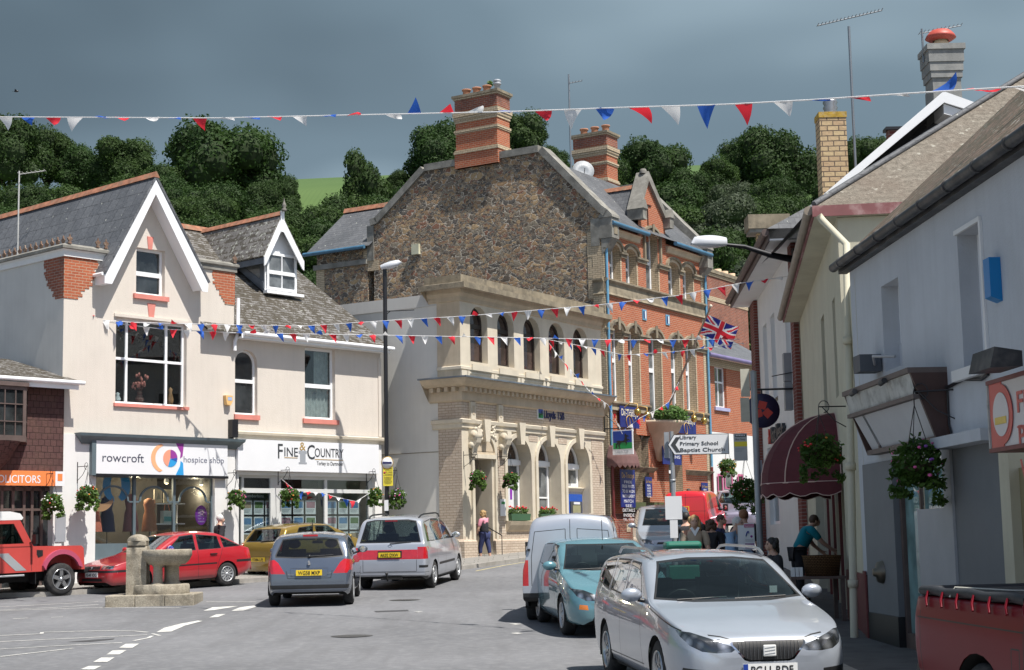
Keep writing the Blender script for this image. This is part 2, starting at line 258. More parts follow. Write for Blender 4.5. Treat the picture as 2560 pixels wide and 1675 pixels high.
class MB:
 def __init__(s): s.v=[]; s.f=[]; s.m=[]; s.mats=[]; s.s=[]
 def mi(s,mat):
  if mat not in s.mats: s.mats.append(mat)
  return s.mats.index(mat)
 def face(s,pts,mat,smooth=False):
  i = len(s.v); s.v += [tuple(p) for p in pts]; s.f.append(tuple(range(i,i+len(pts)))); s.m.append(s.mi(mat)); s.s.append(smooth)
 def add(s,verts,faces,mat,smooth=False):
  i = len(s.v); s.v += [tuple(p) for p in verts]; k = s.mi(mat)
  for f in faces: s.f.append(tuple(a+i for a in f)); s.m.append(k); s.s.append(smooth)
  return s
 def box(s,x0,x1,y0,y1,z0,z1,mat):
  if x1<x0: x0,x1=x1,x0
  if y1<y0: y0,y1=y1,y0
  if z1<z0: z0,z1=z1,z0
  v=[(x0,y0,z0),(x1,y0,z0),(x1,y1,z0),(x0,y1,z0),(x0,y0,z1),(x1,y0,z1),(x1,y1,z1),(x0,y1,z1)]
  return s.add(v,[(0,3,2,1),(4,5,6,7),(0,1,5,4),(1,2,6,5),(2,3,7,6),(3,0,4,7)],mat)
 def prism(s, pts, a, b, mat, ax='y', smooth=False):
  """pts: 2D outline; extruded from a to b along ax (y: pts are x,z; x: pts are y,z; z: pts are x,y)"""
  def P(p,k): return {'y':(p[0],k,p[1]),'x':(k,p[0],p[1]),'z':(p[0],p[1],k)}[ax]
  n=len(pts); v=[P(p,a) for p in pts]+[P(p,b) for p in pts]; f=[]
  tri = tessellate_polygon([[Vector((p[0],p[1],0)) for p in pts]])
  f += [t for t in tri]+[tuple(i+n for i in reversed(t)) for t in tri]
  s.add(v,f,mat)
  i0=len(s.v)
  for i in range(n):
   j=(i+1)%n; s.add([P(pts[i],a),P(pts[j],a),P(pts[j],b),P(pts[i],b)],[(0,1,2,3)],mat,smooth)
  return s
 def wall(s, outline, holes, y0, depth, mat, rev=None, ax='y', thick=None):
  """front sheet with openings, reveals going in by depth; outline edges turned in by thick"""
  def P(p,k): return (p[0],k,p[1]) if ax=='y' else (k,p[0],p[1])
  loops=[outline]+holes; flat=[p for l in loops for p in l]
  tri=tessellate_polygon([[Vector((p[0],p[1],0)) for p in l] for l in loops])
  s.add([P(p,y0) for p in flat],[t for t in tri],mat)
  for h in holes:
   for i in range(len(h)):
    a,b=h[i],h[(i+1)%len(h)]; s.face([P(a,y0),P(b,y0),P(b,y0+depth),P(a,y0+depth)],rev or mat)
  if thick:
   for i in range(len(outline)):
    a,b=outline[i],outline[(i+1)%len(outline)]; s.face([P(a,y0),P(b,y0),P(b,y0+thick),P(a,y0+thick)],mat)
  return s
 def tube(s,pts,r,mat,n=8,smooth=True,caps=True,r2=None):
  pts=[Vector(p) for p in pts]; m=len(pts); rings=[]; up=Vector((0,0,1)); last=None
  for i,p in enumerate(pts):
   d=(pts[min(i+1,m-1)]-pts[max(i-1,0)]).normalized()
   if last is None:
    a=d.orthogonal().normalized()
   else:
    a=(last-d*last.dot(d)); a = a.normalized() if a.length>1e-5 else d.orthogonal().normalized()
   last=a; b=d.cross(a); rr=r if r2 is None else r+(r2-r)*i/(m-1)
   if isinstance(r,(list,tuple)): rr=r[i]
   rings.append([p+a*math.cos(2*math.pi*k/n)*rr+b*math.sin(2*math.pi*k/n)*rr for k in range(n)])
  v=[q for rg in rings for q in rg]; f=[(i*n+k,i*n+(k+1)%n,(i+1)*n+(k+1)%n,(i+1)*n+k) for i in range(m-1) for k in range(n)]
  s.add(v,f,mat,smooth)
  if caps: s.add(rings[0],[tuple(reversed(range(n)))],mat); s.add(rings[-1],[tuple(range(n))],mat)
  return s
 def lathe(s, prof, c, mat, n=16, ax='z', smooth=True, ang=(0,2*math.pi)):
  """prof: (r,h) pairs turned about an axis through c"""
  full = abs(ang[1]-ang[0]-2*math.pi)<1e-6; k=n if full else n+1; v=[]
  for i in range(k):
   a=ang[0]+(ang[1]-ang[0])*i/n; ca,sa=math.cos(a),math.sin(a)
   for r_,h in prof:
    p={'z':(r_*ca,r_*sa,h),'y':(r_*ca,h,r_*sa),'x':(h,r_*ca,r_*sa)}[ax]; v.append((c[0]+p[0],c[1]+p[1],c[2]+p[2]))
  m=len(prof); f=[]
  for i in range(n):
   j=(i+1)%k
   for q in range(m-1): f.append((i*m+q,j*m+q,j*m+q+1,i*m+q+1))
  return s.add(v,f,mat,smooth)
 def ball(s,c,r,mat,n=10,sc=(1,1,1)):
  prof=[(math.sin(math.pi*i/n)*1.0,-math.cos(math.pi*i/n)) for i in range(n+1)]
  v0=len(s.v); s.lathe(prof,(0,0,0),mat,n+2)
  for i in range(v0,len(s.v)):
   p=s.v[i]; s.v[i]=(c[0]+p[0]*r*sc[0],c[1]+p[1]*r*sc[1],c[2]+p[2]*r*sc[2])
  return s
 def sweep(s,path,prof,mat,smooth=False):
  """prof (out,z) swept along a plan path (x,y), mitred; out is to the right of travel"""
  n=len(path); rows=[]
  for i in range(n):
   p=Vector(path[i][:2]); ns=[]
   if i>0: d=(p-Vector(path[i-1][:2])).normalized(); ns.append(Vector((d.y,-d.x)))
   if i<n-1: d=(Vector(path[i+1][:2])-p).normalized(); ns.append(Vector((d.y,-d.x)))
   m_=sum(ns,Vector((0,0)))/len(ns); m_=m_/(m_.length_squared)
   rows.append([(p.x+m_.x*o,p.y+m_.y*o,z) for o,z in prof])
  k=len(prof)
  for i in range(n-1):
   for q in range(k-1): s.face([rows[i][q],rows[i+1][q],rows[i+1][q+1],rows[i][q+1]],mat,smooth)
  for rw in (rows[0],rows[-1]): s.face(rw,mat)
  return s
 def text(s, txt, x0, zb, h, y, mat, width=None, depth=0.01, shear=0, space=1, align='L', xf=None, bold=0.0):
  cu=bpy.data.curves.new('t','FONT'); cu.body=txt; cu.size=1; cu.extrude=0.0; cu.space_character=space; cu.shear=shear; cu.resolution_u=3; cu.offset=bold
  ob=bpy.data.objects.new('t',cu); COL.objects.link(ob); me=bpy.data.meshes.new_from_object(ob.evaluated_get(bpy.context.evaluated_depsgraph_get()))
  bpy.data.objects.remove(ob); bpy.data.curves.remove(cu)
  if not me.vertices: return s
  xs=[v.co.x for v in me.vertices]; cap=0.729; k=h/cap; wx=(max(xs)-min(xs))
  kx = width/wx if width else k; mn=min(xs)
  if align=='C': off=x0-wx*kx/2
  else: off=x0
  V=[((v.co.x-mn)*kx+off,y,zb+v.co.y*k) for v in me.vertices]; F=[tuple(p.vertices) for p in me.polygons]
  n=len(V); E={}
  for f in F:
   for i in range(len(f)):
    a,b=f[i],f[(i+1)%len(f)]; E[(a,b)]=1
  side=[(a,b,b+n,a+n) for (a,b) in E if (b,a) not in E]
  V2=V+[(a,b+depth,c) for a,b,c in V]
  if xf: V2=[xf(*p) for p in V2]
  s.add(V2,F+side,mat); bpy.data.meshes.remove(me); return s
 def build(s,name,parent=None,bev=0,label=None,cat=None,group=None,kind=None,merge=False,z0=None,subd=0):
  me=bpy.data.meshes.new(name); bz = BZ.get(parent.name,0) if parent else (z0 or 0)
  me.from_pydata([(a,b,c-bz) for a,b,c in s.v],[],s.f)
  for m in s.mats: me.materials.append(m)
  me.polygons.foreach_set('material_index', s.m); me.polygons.foreach_set('use_smooth', s.s)
  uvl=me.uv_layers.new(name='UVMap'); uv=np.zeros(len(me.loops)*2,dtype=np.float32)
  V=np.array(s.v,dtype=np.float64) if s.v else np.zeros((0,3)); li=0
  for f in s.f:
   P=V[list(f)]; k=len(f); nx=ny=nz=0.0
   for i in range(k):
    a=P[i]; b=P[(i+1)%k]; nx+=(a[1]-b[1])*(a[2]+b[2]); ny+=(a[2]-b[2])*(a[0]+b[0]); nz+=(a[0]-b[0])*(a[1]+b[1])
   l=math.sqrt(nx*nx+ny*ny+nz*nz) or 1; nx/=l; ny/=l; nz/=l; hl=math.hypot(nx,ny)
   if hl<1e-3: ux,uy,uz,vx,vy,vz=1,0,0,0,1,0
   else:
    if nz<0: nx,ny,nz=-nx,-ny,-nz
    ux,uy,uz=-ny/hl,nx/hl,0.0
    if abs(ux)>abs(uy):
     if ux<0: ux,uy=-ux,-uy
    elif uy<0: ux,uy=-ux,-uy
    vx,vy,vz=-nz*nx/hl,-nz*ny/hl,hl
   for p in P:
    uv[li]=p[0]*ux+p[1]*uy; uv[li+1]=p[0]*vx+p[1]*vy+p[2]*vz; li+=2
  uvl.data.foreach_set('uv', uv)
  me.validate(); me.update()
  if merge:
   bm=bmesh.new(); bm.from_mesh(me); bmesh.ops.remove_doubles(bm,verts=bm.verts,dist=0.0008); bm.to_mesh(me); bm.free()
  o=bpy.data.objects.new(name,me); COL.objects.link(o)
  if parent: o.parent=parent
  elif z0: o.location.z=z0
  if bev: b=o.modifiers.new('bevel','BEVEL'); b.width=bev; b.segments=2; b.limit_method='ANGLE'; b.angle_limit=R(40)
  if subd: b=o.modifiers.new('sub','SUBSURF'); b.levels=subd; b.render_levels=subd
  tag(o,label,cat,group,kind)
  return o
def tag(o,label=None,cat=None,group=None,kind=None):
 if label: o['label']=label
 if cat: o['category']=cat
 if group: o['group']=group
 if kind: o['kind']=kind
 return o
def thing(name,label,cat,loc=(0,0,0),rz=0.0,group=None,scale=None):
 o=bpy.data.objects.new(name,None); COL.objects.link(o); o.location=loc; o.rotation_euler=(0,0,rz); o.empty_display_size=0.2
 if scale: o.scale=scale
 return tag(o,label,cat,group)
def bthing(name,label,cat,fr,x,y,z,group=None):
 """a thing whose parts are given in a building frame's axes; its origin is at (x,y,z) of that frame"""
 o=thing(name,label,cat,fr.world(x,y,z),fr.rot,group); o['_']=0; del o['_']
 FT[o.name]=(x,y,z); return o
FT={}
_b0=MB.build
def _bb(s,name,parent=None,**k):
 """children of a frame thing: shift from frame axes to the thing's origin"""
 root=parent
 while root is not None and root.name not in FT and root.parent: root=root.parent
 if root is not None and root.name in FT:
  dx,dy,dz=FT[root.name]; s.v=[(a-dx,b-dy,c-dz) for a,b,c in s.v]
 return _b0(s,name,parent,**k)
MB.build=_bb
def copy_tree(o,parent=None):
 c=o.copy(); COL.objects.link(c)
 if parent: c.parent=parent
 for ch in list(o.children): copy_tree(ch,c)
 return c
def arc(cx,cz,r,a0,a1,n,rz=None):
 rz=rz or r; return [(cx+r*math.cos(R(a0+(a1-a0)*i/n)),cz+rz*math.sin(R(a0+(a1-a0)*i/n))) for i in range(n+1)]
def archop(x0,x1,z0,zs,n=12,rise=None):
 """opening with an arched head: outline counter-clockwise from bottom left"""
 c=(x0+x1)/2; r=(x1-x0)/2; return [(x0,z0),(x1,z0)]+arc(c,zs,r,0,180,n,rise or r)
def rect(x0,x1,z0,z1): return [(x0,z0),(x1,z0),(x1,z1),(x0,z1)]
random.seed(7)
# ================================================================ ground
def asphaltm():
 m,t,b = nodes('asphalt'); tcn=nn(t,'ShaderNodeTexCoord'); ob=tcn.outputs['Object']
 n=noise(t,ob,0.22,5,0.6); n2_=noise(t,ob,55,3,0.7); n3=noise(t,ob,7,4,0.6)
 mpn=nn(t,'ShaderNodeMapping'); mpn.inputs['Scale'].default_value=(1.1,0.12,1); mpn.inputs['Rotation'].default_value=(0,0,R(-28)); t.links.new(ob,mpn.inputs[0]); ns=noise(t,mpn.outputs[0],1.6,4,0.6)
 o=mixc(t,rng(t,n,0.35,0.65,0,1),(0.135,0.137,0.145),(0.2,0.202,0.212)); o=mixc(t,rng(t,n2_,0.35,0.7,0,0.55),o,(0.12,0.122,0.128)); o=mixc(t,rng(t,n3,0.45,0.7,0,0.3),o,(0.3,0.3,0.3))
 o=mixc(t,rng(t,ns,0.5,0.7,0,0.55),o,(0.12,0.12,0.124))
 t.links.new(o,b.inputs['Base Color']); b.inputs['Roughness'].default_value=0.85; b.inputs['Specular IOR Level'].default_value=0.3; bump(t,b,n2_,0.5,0.006); return m
ASPH=asphaltm(); PAVE=brickm('paving',(0.30,0.285,0.26),(0.25,0.24,0.225),(0.12,0.115,0.105),0.6,0.45,0.012,0.4,stain=(0.2,0.19,0.17),sfac=0.5)
DKPAVE=pm('tarmac_footway',(0.115,0.112,0.11),0.9,0.2,3,0.4,70); KERB=pm('granite_kerb',(0.34,0.32,0.29),0.85,0.15,5,0.4,50,dirt=(0.2,0.185,0.16),dfac=0.5,ds=2)
LINE=pm('road_paint',(0.62,0.61,0.57),0.7,0.1,8,0.2,80,dirt=(0.2,0.2,0.2),dfac=0.7,ds=6)
YLINE=pm('yellow_road_paint',(0.58,0.5,0.25),0.7,0.1,8,dirt=(0.25,0.24,0.2),dfac=0.6,ds=6)
GRASS=pm('hill_grass',(0.075,0.125,0.028),0.95,0.2,0.05,0.3,2); FIELD=None
m_=MB(); ys=[-60,-40,-20,-10,0,5,10,16,20,25,28,32.5,36,38.8,41,43,46,49,53,60,70,80,95,110]; xs=[-140,-60,-30,-20,-10,-5,0,3,8,15,30,60,140]
for i in range(len(ys)-1):
 for j in range(len(xs)-1): m_.face([(xs[j],ys[i],g(ys[i])),(xs[j+1],ys[i],g(ys[i])),(xs[j+1],ys[i+1],g(ys[i+1])),(xs[j],ys[i+1],g(ys[i+1]))],ASPH)
m_.build('road',kind='structure',merge=True)
def fieldm():
 m,t,b=nodes('crop_field'); tcn=nn(t,'ShaderNodeTexCoord'); ob=tcn.outputs['Object']; w=nn(t,'ShaderNodeTexWave'); w.inputs['Scale'].default_value=0.35; w.inputs['Distortion'].default_value=1.2; w.bands_direction='X'; t.links.new(ob,w.inputs['Vector'])
 n=noise(t,ob,0.03,4); o=mixc(t,rng(t,n,0.3,0.7,0,1),(0.05,0.1,0.02),(0.075,0.13,0.03)); o=mixc(t,rng(t,w.outputs['Fac'],0.6,1,0,0.35),o,(0.05,0.095,0.02)); t.links.new(o,b.inputs['Base Color']); b.inputs['Roughness'].default_value=0.9; return m
FIELD=fieldm()
HP=[(110,5),(125,7),(150,18),(200,34),(260,54),(290,66),(330,77.5),(360,80),(500,70),(700,40)]
def hz(x,y):
 for (a,za),(b_,zb) in zip(HP,HP[1:]):
  if y<=b_: z=za+(zb-za)*(y-a)/(b_-a); break
 else: z=40
 return z + (0.5+0.5*math.sin(x*0.013+1.0))*0.02*(y-110) - 0.012*(y-110) - 0.004*max(0,abs(x)-60)*(y-110)/60
m_=MB(); hy=[110,118,125,137,150,175,200,230,260,275,290,310,330,345,360,430,500,700]; hx=list(range(-400,401,25))
for i in range(len(hy)-1):
 for j in range(len(hx)-1):
  q=[(hx[j],hy[i]),(hx[j+1],hy[i]),(hx[j+1],hy[i+1]),(hx[j],hy[i+1])]; m_.face([(a,b_,hz(a,b_) if b_>110 else 5.0) for a,b_ in q],FIELD if hy[i]>=260 else GRASS,True)
m_.build('hill',kind='structure',merge=True)
p=atY(400,900,43.0); FR=Frame((p.x,p.y),41.5); FR.o=FR.o+FR.x*FR.front(157,900).x
p=atY(1155,1150,48.8); FB=Frame((p.x,p.y),31.7)
X1=FR.front(586,950).x; X2=FR.front(952,950).x; XB=FB.front(1503,900).x; XT0=FB.front(1513,850).x; XT1=FB.front(1763,850).x
def strip(name, A, B, dz, mat, edge=None, eh=0.12, n=14, label=None, kind='structure'):
 """a sheet between two plan polylines of equal count, lying dz over the ground, with a kerb face along A"""
 def rs(P):
  out=[]
  for a,b_ in zip(P,P[1:]): out+= [(a[0]+(b_[0]-a[0])*i/n,a[1]+(b_[1]-a[1])*i/n) for i in range(n)]
  return out+[P[-1]]
 A,B=rs(A),rs(B); mb=MB()
 for i in range(len(A)-1):
  q=[A[i],A[i+1],B[i+1],B[i]]; mb.face([(x,y,g(y)+dz) for x,y in q],mat)
 mb.build(name,kind=kind,merge=True)
 if edge:
  mb=MB()
  for i in range(len(A)-1):
   a,b_=Vector(A[i]),Vector(A[i+1]); d=(b_-a).normalized(); nrm=Vector((d.y,-d.x)); c=(Vector(B[i])-a);
   if nrm.dot(c)<0: nrm=-nrm
   o1,o2=a-nrm*0.004,b_-nrm*0.004; i1,i2=a+nrm*0.14,b_+nrm*0.14
   mb.face([(o1.x,o1.y,g(a.y)-0.05),(o2.x,o2.y,g(b_.y)-0.05),(o2.x,o2.y,g(b_.y)+dz+0.004),(o1.x,o1.y,g(a.y)+dz+0.004)],edge)
   mb.face([(o1.x,o1.y,g(a.y)+dz+0.004),(o2.x,o2.y,g(b_.y)+dz+0.004),(i2.x,i2.y,g(b_.y)+dz+0.004),(i1.x,i1.y,g(a.y)+dz+0.004)],edge)
  mb.build('kerb',kind=kind,merge=True)
def wxy(fr,x,y): w=fr.world(x,y); return (w.x,w.y)
kp=lambda px,py:(lambda q:(q.x,q.y))(gp(px,py))
KL=[(-17.2,37.2),kp(113,1492),kp(427,1470),kp(640,1456),kp(900,1440),kp(1160,1424)]
e=FB.world(XB+1,-1.4); KL+= [(e.x,e.y),wxy(FB,XB+30,-1.6)]
FL=[wxy(FR,-9,0.6),wxy(FR,-3,0.6),wxy(FR,1.5,0.6),wxy(FR,X1,0.6),wxy(FR,X2,0.6),wxy(FB,0.3,0.6),wxy(FB,XB+1,0.6),wxy(FB,XB+30,0.6)]
strip('pavement',KL,FL,0.11,PAVE,KERB)
strip('pavement',[(3.75,6),(3.55,16),(3.5,22),(4.3,30),(5.3,38),(6.2,46),(9.8,56),(17,74)],[(6,6),(6,16),(5.9,22),(6.8,30),(8,38),(9,46),(14,56),(22,74)],0.12,DKPAVE,KERB)
def mark(mb,pts,mat=None,dz=0.006):
 W_=[gp(*p) for p in pts]; mb.face([(w.x,w.y,g(w.y)+dz) for w in W_],mat or LINE)
def line(mb,pts,w=0.09,mat=None,dz=0.006,n=6):
 P=[gp(*p) for p in pts]; Q=[]
 for a,b_ in zip(P,P[1:]): Q+=[a+(b_-a)*i/n for i in range(n)]
 Q.append(P[-1])
 for a,b_ in zip(Q,Q[1:]):
  d=(b_-a); d.z=0
  if d.length<1e-4: continue
  d.normalize(); nr=Vector((-d.y,d.x,0))*w/2
  mb.face([(v.x,v.y,g(v.y)+dz) for v in (a-nr,b_-nr,b_+nr,a+nr)],mat or LINE)
Z=lambda a,b_:(a/3.278,1200+b_/3.278)
mb=MB()
for q in [((655,1557),(725,1528),(832,1527),(770,1557)),((872,1433),(925,1399),(1038,1397),(980,1433)),((973,1379),(1030,1346),(1140,1344),(1085,1378)),((762,1495),(830,1459),(940,1456),(880,1494))]: mark(mb,[Z(*c) for c in q])
for q in [((1283,1250),(1345,1215),(1480,1180),(1620,1155),(1660,1158),(1520,1195),(1400,1245)),((1712,1130),(1770,1105),(1850,1100),(1790,1125)),((1895,1075),(1965,1045),(2098,1030),(2098,1042),(1995,1072)),((1665,1075),(1740,1045),(1950,1035),(1900,1045),(1760,1068))]: mark(mb,[Z(*c) for c in q])
mb.build('road_marking',kind='structure')
mb=MB()
for pts in [((0,1278),(340,1262),(345,1250),(850,1238),(1090,1240),(1210,1250)),((0,1328),(500,1305),(1205,1272)),((0,1390),(500,1360),(1000,1335)),((0,1450),(600,1382)),((1250,1262),(1310,1278)),((1095,1320),(1215,1296),(1250,1280)),((0,1042),(806,1000)),((0,1068),(480,1045),(806,1022)),((0,1075),(640,1052),(806,1048),(1480,1048)),((105,1140),(230,1133)),((420,1128),(515,1124)),((1690,1000),(2098,1000))]: line(mb,[Z(*c) for c in pts],0.06)
mb.build('road_marking',kind='structure')
mb=MB(); line(mb,[(1190,1428),(1260,1414),(1330,1403)],0.07,YLINE); line(mb,[(560+150,1497),(560+400/3.5,1490)],0.05); mb.build('road_marking',kind='structure')
mb=MB()
for a,b_,c,d in [(1280,1560,1296,1562),(1285,1583,1300,1585),(1040,1530,1052,1531)]: line(mb,[(a,b_),(c,d)],0.12)
mb.build('road_marking',kind='structure')
PATCH=pm('tar_patch',(0.06,0.06,0.062),0.9,0.2,6,0.3,60)
mb=MB(); mark(mb,[Z(550,1330),Z(760,1310),Z(940,1300),Z(930,1308),Z(740,1328)],PATCH,0.004); mark(mb,[(935,1528),(1020,1525),(1022,1528),(940,1531)],PATCH,0.004); mb.build('tar_patch',kind='structure')
IRON=pm('cast_iron',(0.07,0.068,0.065),0.6,0.2,20,0.5,90)
for px_,py_,lb in ((1012,1500,'dark rectangular iron cover in the road behind the people carrier'),(880,1590,'round iron manhole cover in the open road')):
 c=gp(px_,py_); o=thing('manhole_cover',lb,'manhole cover',(c.x,c.y,g(c.y)+0.002)); q=MB(); q.lathe([(0,0.006),(0.27,0.006),(0.3,0.003),(0.33,0.0)],(0,0,0),IRON,24); q.build('cover',o)
# ================================================================ windows and helpers for facades
ROOMS=[]
def window(par, x0,x1,z0,z1, y, fr=PVC, glass=DGLASS, fw=0.06, bars=(), hbars=(), arched=False, bw=0.05, d=0.06, sill=None, sm=None, curtain=None, name='window'):
 """framed window lying at depth y (its face) ; bars: x fractions ; hbars: z fractions"""
 W_=MB()
 if arched:
  r=(x1-x0)/2; c=(x0+x1)/2; zs=z1-r
  outl=[(x0,z0),(x1,z0)]+arc(c,zs,r,0,180,14); inn=[(x0+fw,z0+fw),(x1-fw,z0+fw)]+arc(c,zs,r-fw,0,180,14)
 else: outl=rect(x0,x1,z0,z1); inn=rect(x0+fw,x1-fw,z0+fw,z1-fw)
 W_.wall(outl,[list(reversed(inn)) if 0 else inn],y,d,fr)
 for b_ in bars:
  cx=x0+(x1-x0)*b_; W_.box(cx-bw/2,cx+bw/2,y+0.004,y+d,z0+fw*0.9,z1-fw*0.9,fr)
 for h in hbars:
  cz=z0+(z1-z0)*h; W_.box(x0+fw*0.9,x1-fw*0.9,y-0.004,y+d,cz-bw/2,cz+bw/2,fr)
 w=W_.build(name,par)
 G=MB(); G.prism(inn,y+d*0.6,y+d*0.6+0.008,PGLASS if curtain is not None else glass); G.build('pane',w)
 if curtain is not None:
  q=MB(); q.box(x0-0.5,x1+0.5,y+1.5,y+1.55,z0-0.5,z1+0.4,DARKROOM); q.box(x0-0.5,x1+0.5,y+0.3,y+1.5,z1+0.3,z1+0.35,DARKROOM); q.box(x0-0.5,x0-0.45,y+0.2,y+1.5,z0-0.5,z1+0.3,DARKROOM); q.box(x1+0.45,x1+0.5,y+0.2,y+1.5,z0-0.5,z1+0.3,DARKROOM); q.build('room',w)
  for a,b_,c,e_ in curtain:
   q=MB(); n=int((b_-a)*(x1-x0)/0.035)+2
   for i in range(n): xa=x0+(x1-x0)*(a+(b_-a)*i/n); xb=x0+(x1-x0)*(a+(b_-a)*(i+1)/n); q.face([(xa,y+0.16+0.025*math.sin(i*1.3),z0+(z1-z0)*c),(xb,y+0.16+0.025*math.sin(i*1.3+1.3),z0+(z1-z0)*c),(xb,y+0.16+0.025*math.sin(i*1.3+1.3),z0+(z1-z0)*e_),(xa,y+0.16+0.025*math.sin(i*1.3),z0+(z1-z0)*e_)],CURT,True)
   q.build('curtain',w)
 if sill:
  s=MB(); s.box(x0-sill[0],x1+sill[0],y-sill[2],y+0.02,z0-sill[1],z0-0.003,sm or fr); s.build('sill',w)
 return w
def zat(fr,px,py,y=0.0): return fr.front(px,py,y).z
def f2(fr,a,b_,y=0.0):
 A=fr.front(*a,y); B=fr.front(*b_,y); return A.x,B.x,A.z,B.z
FIN=[(0,0),(0.05,0),(0.05,0.03),(0.025,0.06),(0.06,0.10),(0.075,0.14),(0.05,0.17),(0.02,0.18),(0.0,0.26)]
def col(n,c,r=0.8): return pm(n,c,r,0.12,6)
def single(nm,lb,ct,fn,fr=FR,group=None):
 mb=MB(); fn(mb);
 v=np.array(mb.v); c=v.mean(0); lo=v[:,2].min(); o=bthing(nm,lb,ct,fr,float(c[0]),float(c[1]),float(lo),group); nmp={'box':'body'}.get(nm,'body')
 mb.build(nmp,o); return o
CURT=pm('net_curtain',(0.5,0.5,0.48),0.9,0.15,9)
# ================================================================ gabled cream shop (hospice shop)
zg=g(44)+0.05
S=bthing('shop_building','cream rendered gabled shop building with white bargeboards and a white hospice shop sign','building',FR,0,0,zg)
zpL=zat(FR,160,638); zpR=zat(FR,570,678)
A=FR.front(388,447,-0.4); E1=FR.front(262,684,-0.4); E2=FR.front(519,708,-0.4)
sl_=(A.z-E1.z)/(A.x-E1.x); sr=(A.z-E2.z)/(E2.x-A.x)
xl=A.x-(A.z-0.22-zpL)/sl_; xr=A.x+(A.z-0.22-zpR)/sr
bw0,bw1,bz0,bz1=f2(FR,(288,1007),(467,812)); uw0,uw1,uz0,uz1=f2(FR,(340,734),(412.5,628))
ztop=zat(FR,400,1094); so0=FR.front(237,1300).x; so1=FR.front(535,1300).x; sz1=zat(FR,400,1188); sz0=zat(FR,400,1400)
mb=MB(); mb.wall([(0,ztop),(X1,ztop),(X1,zpR),(xr,zpR),(A.x,A.z-0.22),(xl,zpL),(0,zpL)],[rect(bw0,bw1,bz0,bz1),rect(uw0,uw1,uz0,uz1)],0,0.28,CREAM)
mb.box(0.0,0.28,0.002,9.5,zg-0.3,zpL-0.003,GREYREN); mb.box(X1-0.28,X1-0.002,0.002,9.5,zg,zpR-0.003,CREAM)
mb.build('wall',S)
mb=MB(); mb.wall([(0,zg-0.3),(X1,zg-0.3),(X1,ztop-0.003),(0,ztop-0.003)],[rect(so0,so1,sz0,sz1)],-0.03,0.2,WHITE,thick=0.05); mb.build('pilaster_wall',S)
mb=MB()
for (a,ea,b_) in ((A.x,A.z,-1),(A.x,A.z,1)):
 E=E1 if b_<0 else E2; th=0.09
 for nm in (0,):
  P=[(E.x,E.z),(A.x,A.z)] ; off=0.0
  mb.prism([(E.x,E.z),(A.x,A.z),(A.x,A.z+th*1.3),(E.x+b_*0.06,E.z+0.02)],-0.46,9.3,SLATEBIG)
mb.build('roof',S)
mb=MB(); mb.prism([(A.x-0.1,A.z+0.03),(A.x,A.z+0.2),(A.x+0.1,A.z+0.03)],-0.47,9.3,RIDGE); mb.build('ridge',S)
mb=MB(); bwid=0.34
for E,s_ in ((E1,1),(E2,-1)):
 mb.prism([(E.x,E.z-0.01),(E.x+s_*0.02,E.z-bwid*0.75),(E.x+s_*0.2,E.z-bwid*0.75),(A.x,A.z-bwid*1.25),(A.x,A.z-0.01)],-0.44,-0.40,PVC)
 mb.prism([(E.x+s_*0.03,E.z-bwid*0.5),(E.x+s_*0.2,E.z-bwid*0.62),(A.x,A.z-bwid*1.25+0.02),(A.x,A.z-0.2)],-0.397,-0.004,PVC)
mb.box(E1.x-0.02,E1.x+0.16,-0.43,0.0,E1.z-0.26,E1.z-0.02,PVC); mb.build('bargeboard',S)
mb=MB(); mb.tube([(E1.x-0.07,-0.42,E1.z-0.01),(E1.x-0.07,5,E1.z-0.01)],0.05,PVC,6); mb.build('gutter',S)
mb=MB(); mb.sweep([(0,9.5),(0,0),(xl-0.03,0)],[(0.0,zpL-0.02),(0.05,zpL-0.02),(0.05,zpL+0.12),(0.11,zpL+0.17),(0.11,zpL+0.24),(0,zpL+0.3),(-0.28,zpL+0.3)],WHITE)
mb.sweep([(xr+0.03,0),(X1,0),(X1,1.5)],[(0.0,zpR-0.02),(0.05,zpR-0.02),(0.05,zpR+0.1),(0.10,zpR+0.14),(0.10,zpR+0.2),(0,zpR+0.26),(-0.28,zpR+0.26)],GREYSTONE); mb.build('parapet_coping',S)
mb=MB(); mb.sweep([(0,9.5),(0,0),(xl-0.05,0)],[(0.105,zpL+0.16),(0.14,zpL+0.18),(0.14,zpL+0.25),(0,zpL+0.325),(-0.2,zpL+0.325)],GREYSTONE)
CREST=pm('cresting_tile',(0.2,0.12,0.08),0.9,0.3,8,dirt=(0.35,0.33,0.28),dfac=0.6,ds=9)
for i in range(34):
 y=0.25+i*0.26; mb.prism([(y+a*s_,zpL+0.31+b_) for s_,rr in ((1,FIN),(-1,FIN[::-1])) for a,b_ in rr if not(s_<0 and a==0)],0.10,0.14,CREST,'x')
for x in (0.1,0.95,1.2): mb.prism([(x+a*s_,zpL+0.31+b_) for s_,rr in ((1,FIN),(-1,FIN[::-1])) for a,b_ in rr if not(s_<0 and a==0)],-0.1,-0.06,CREST)
mb.prism([(X1-0.06+a*s_,zpR+0.24+b_) for s_,rr in ((1,FIN),(-1,FIN[::-1])) for a,b_ in rr if not(s_<0 and a==0)],-0.1,-0.06,CREST); mb.build('cresting',S)
mb=MB(); z=zpL-0.02; rows=[1.0,1.02,1.0,0.9,1.0,0.95,0.9,0.8,0.85,0.75,0.62,0.5,0.55,0.42]
brk=MB()
for i,k in enumerate(rows):
 w=k*1.0; z2=z-0.078; mb.box(-0.012,w,-0.014,-0.001,z2,z,BRICKDK2 if 0 else BRICK); mb.box(-0.013,-0.001,-0.013,w*0.93,z2+0.001,z-0.001,BRICKDK); z=z2
mb.build('brick_corner',S); mb=MB(); z=zpR-0.02
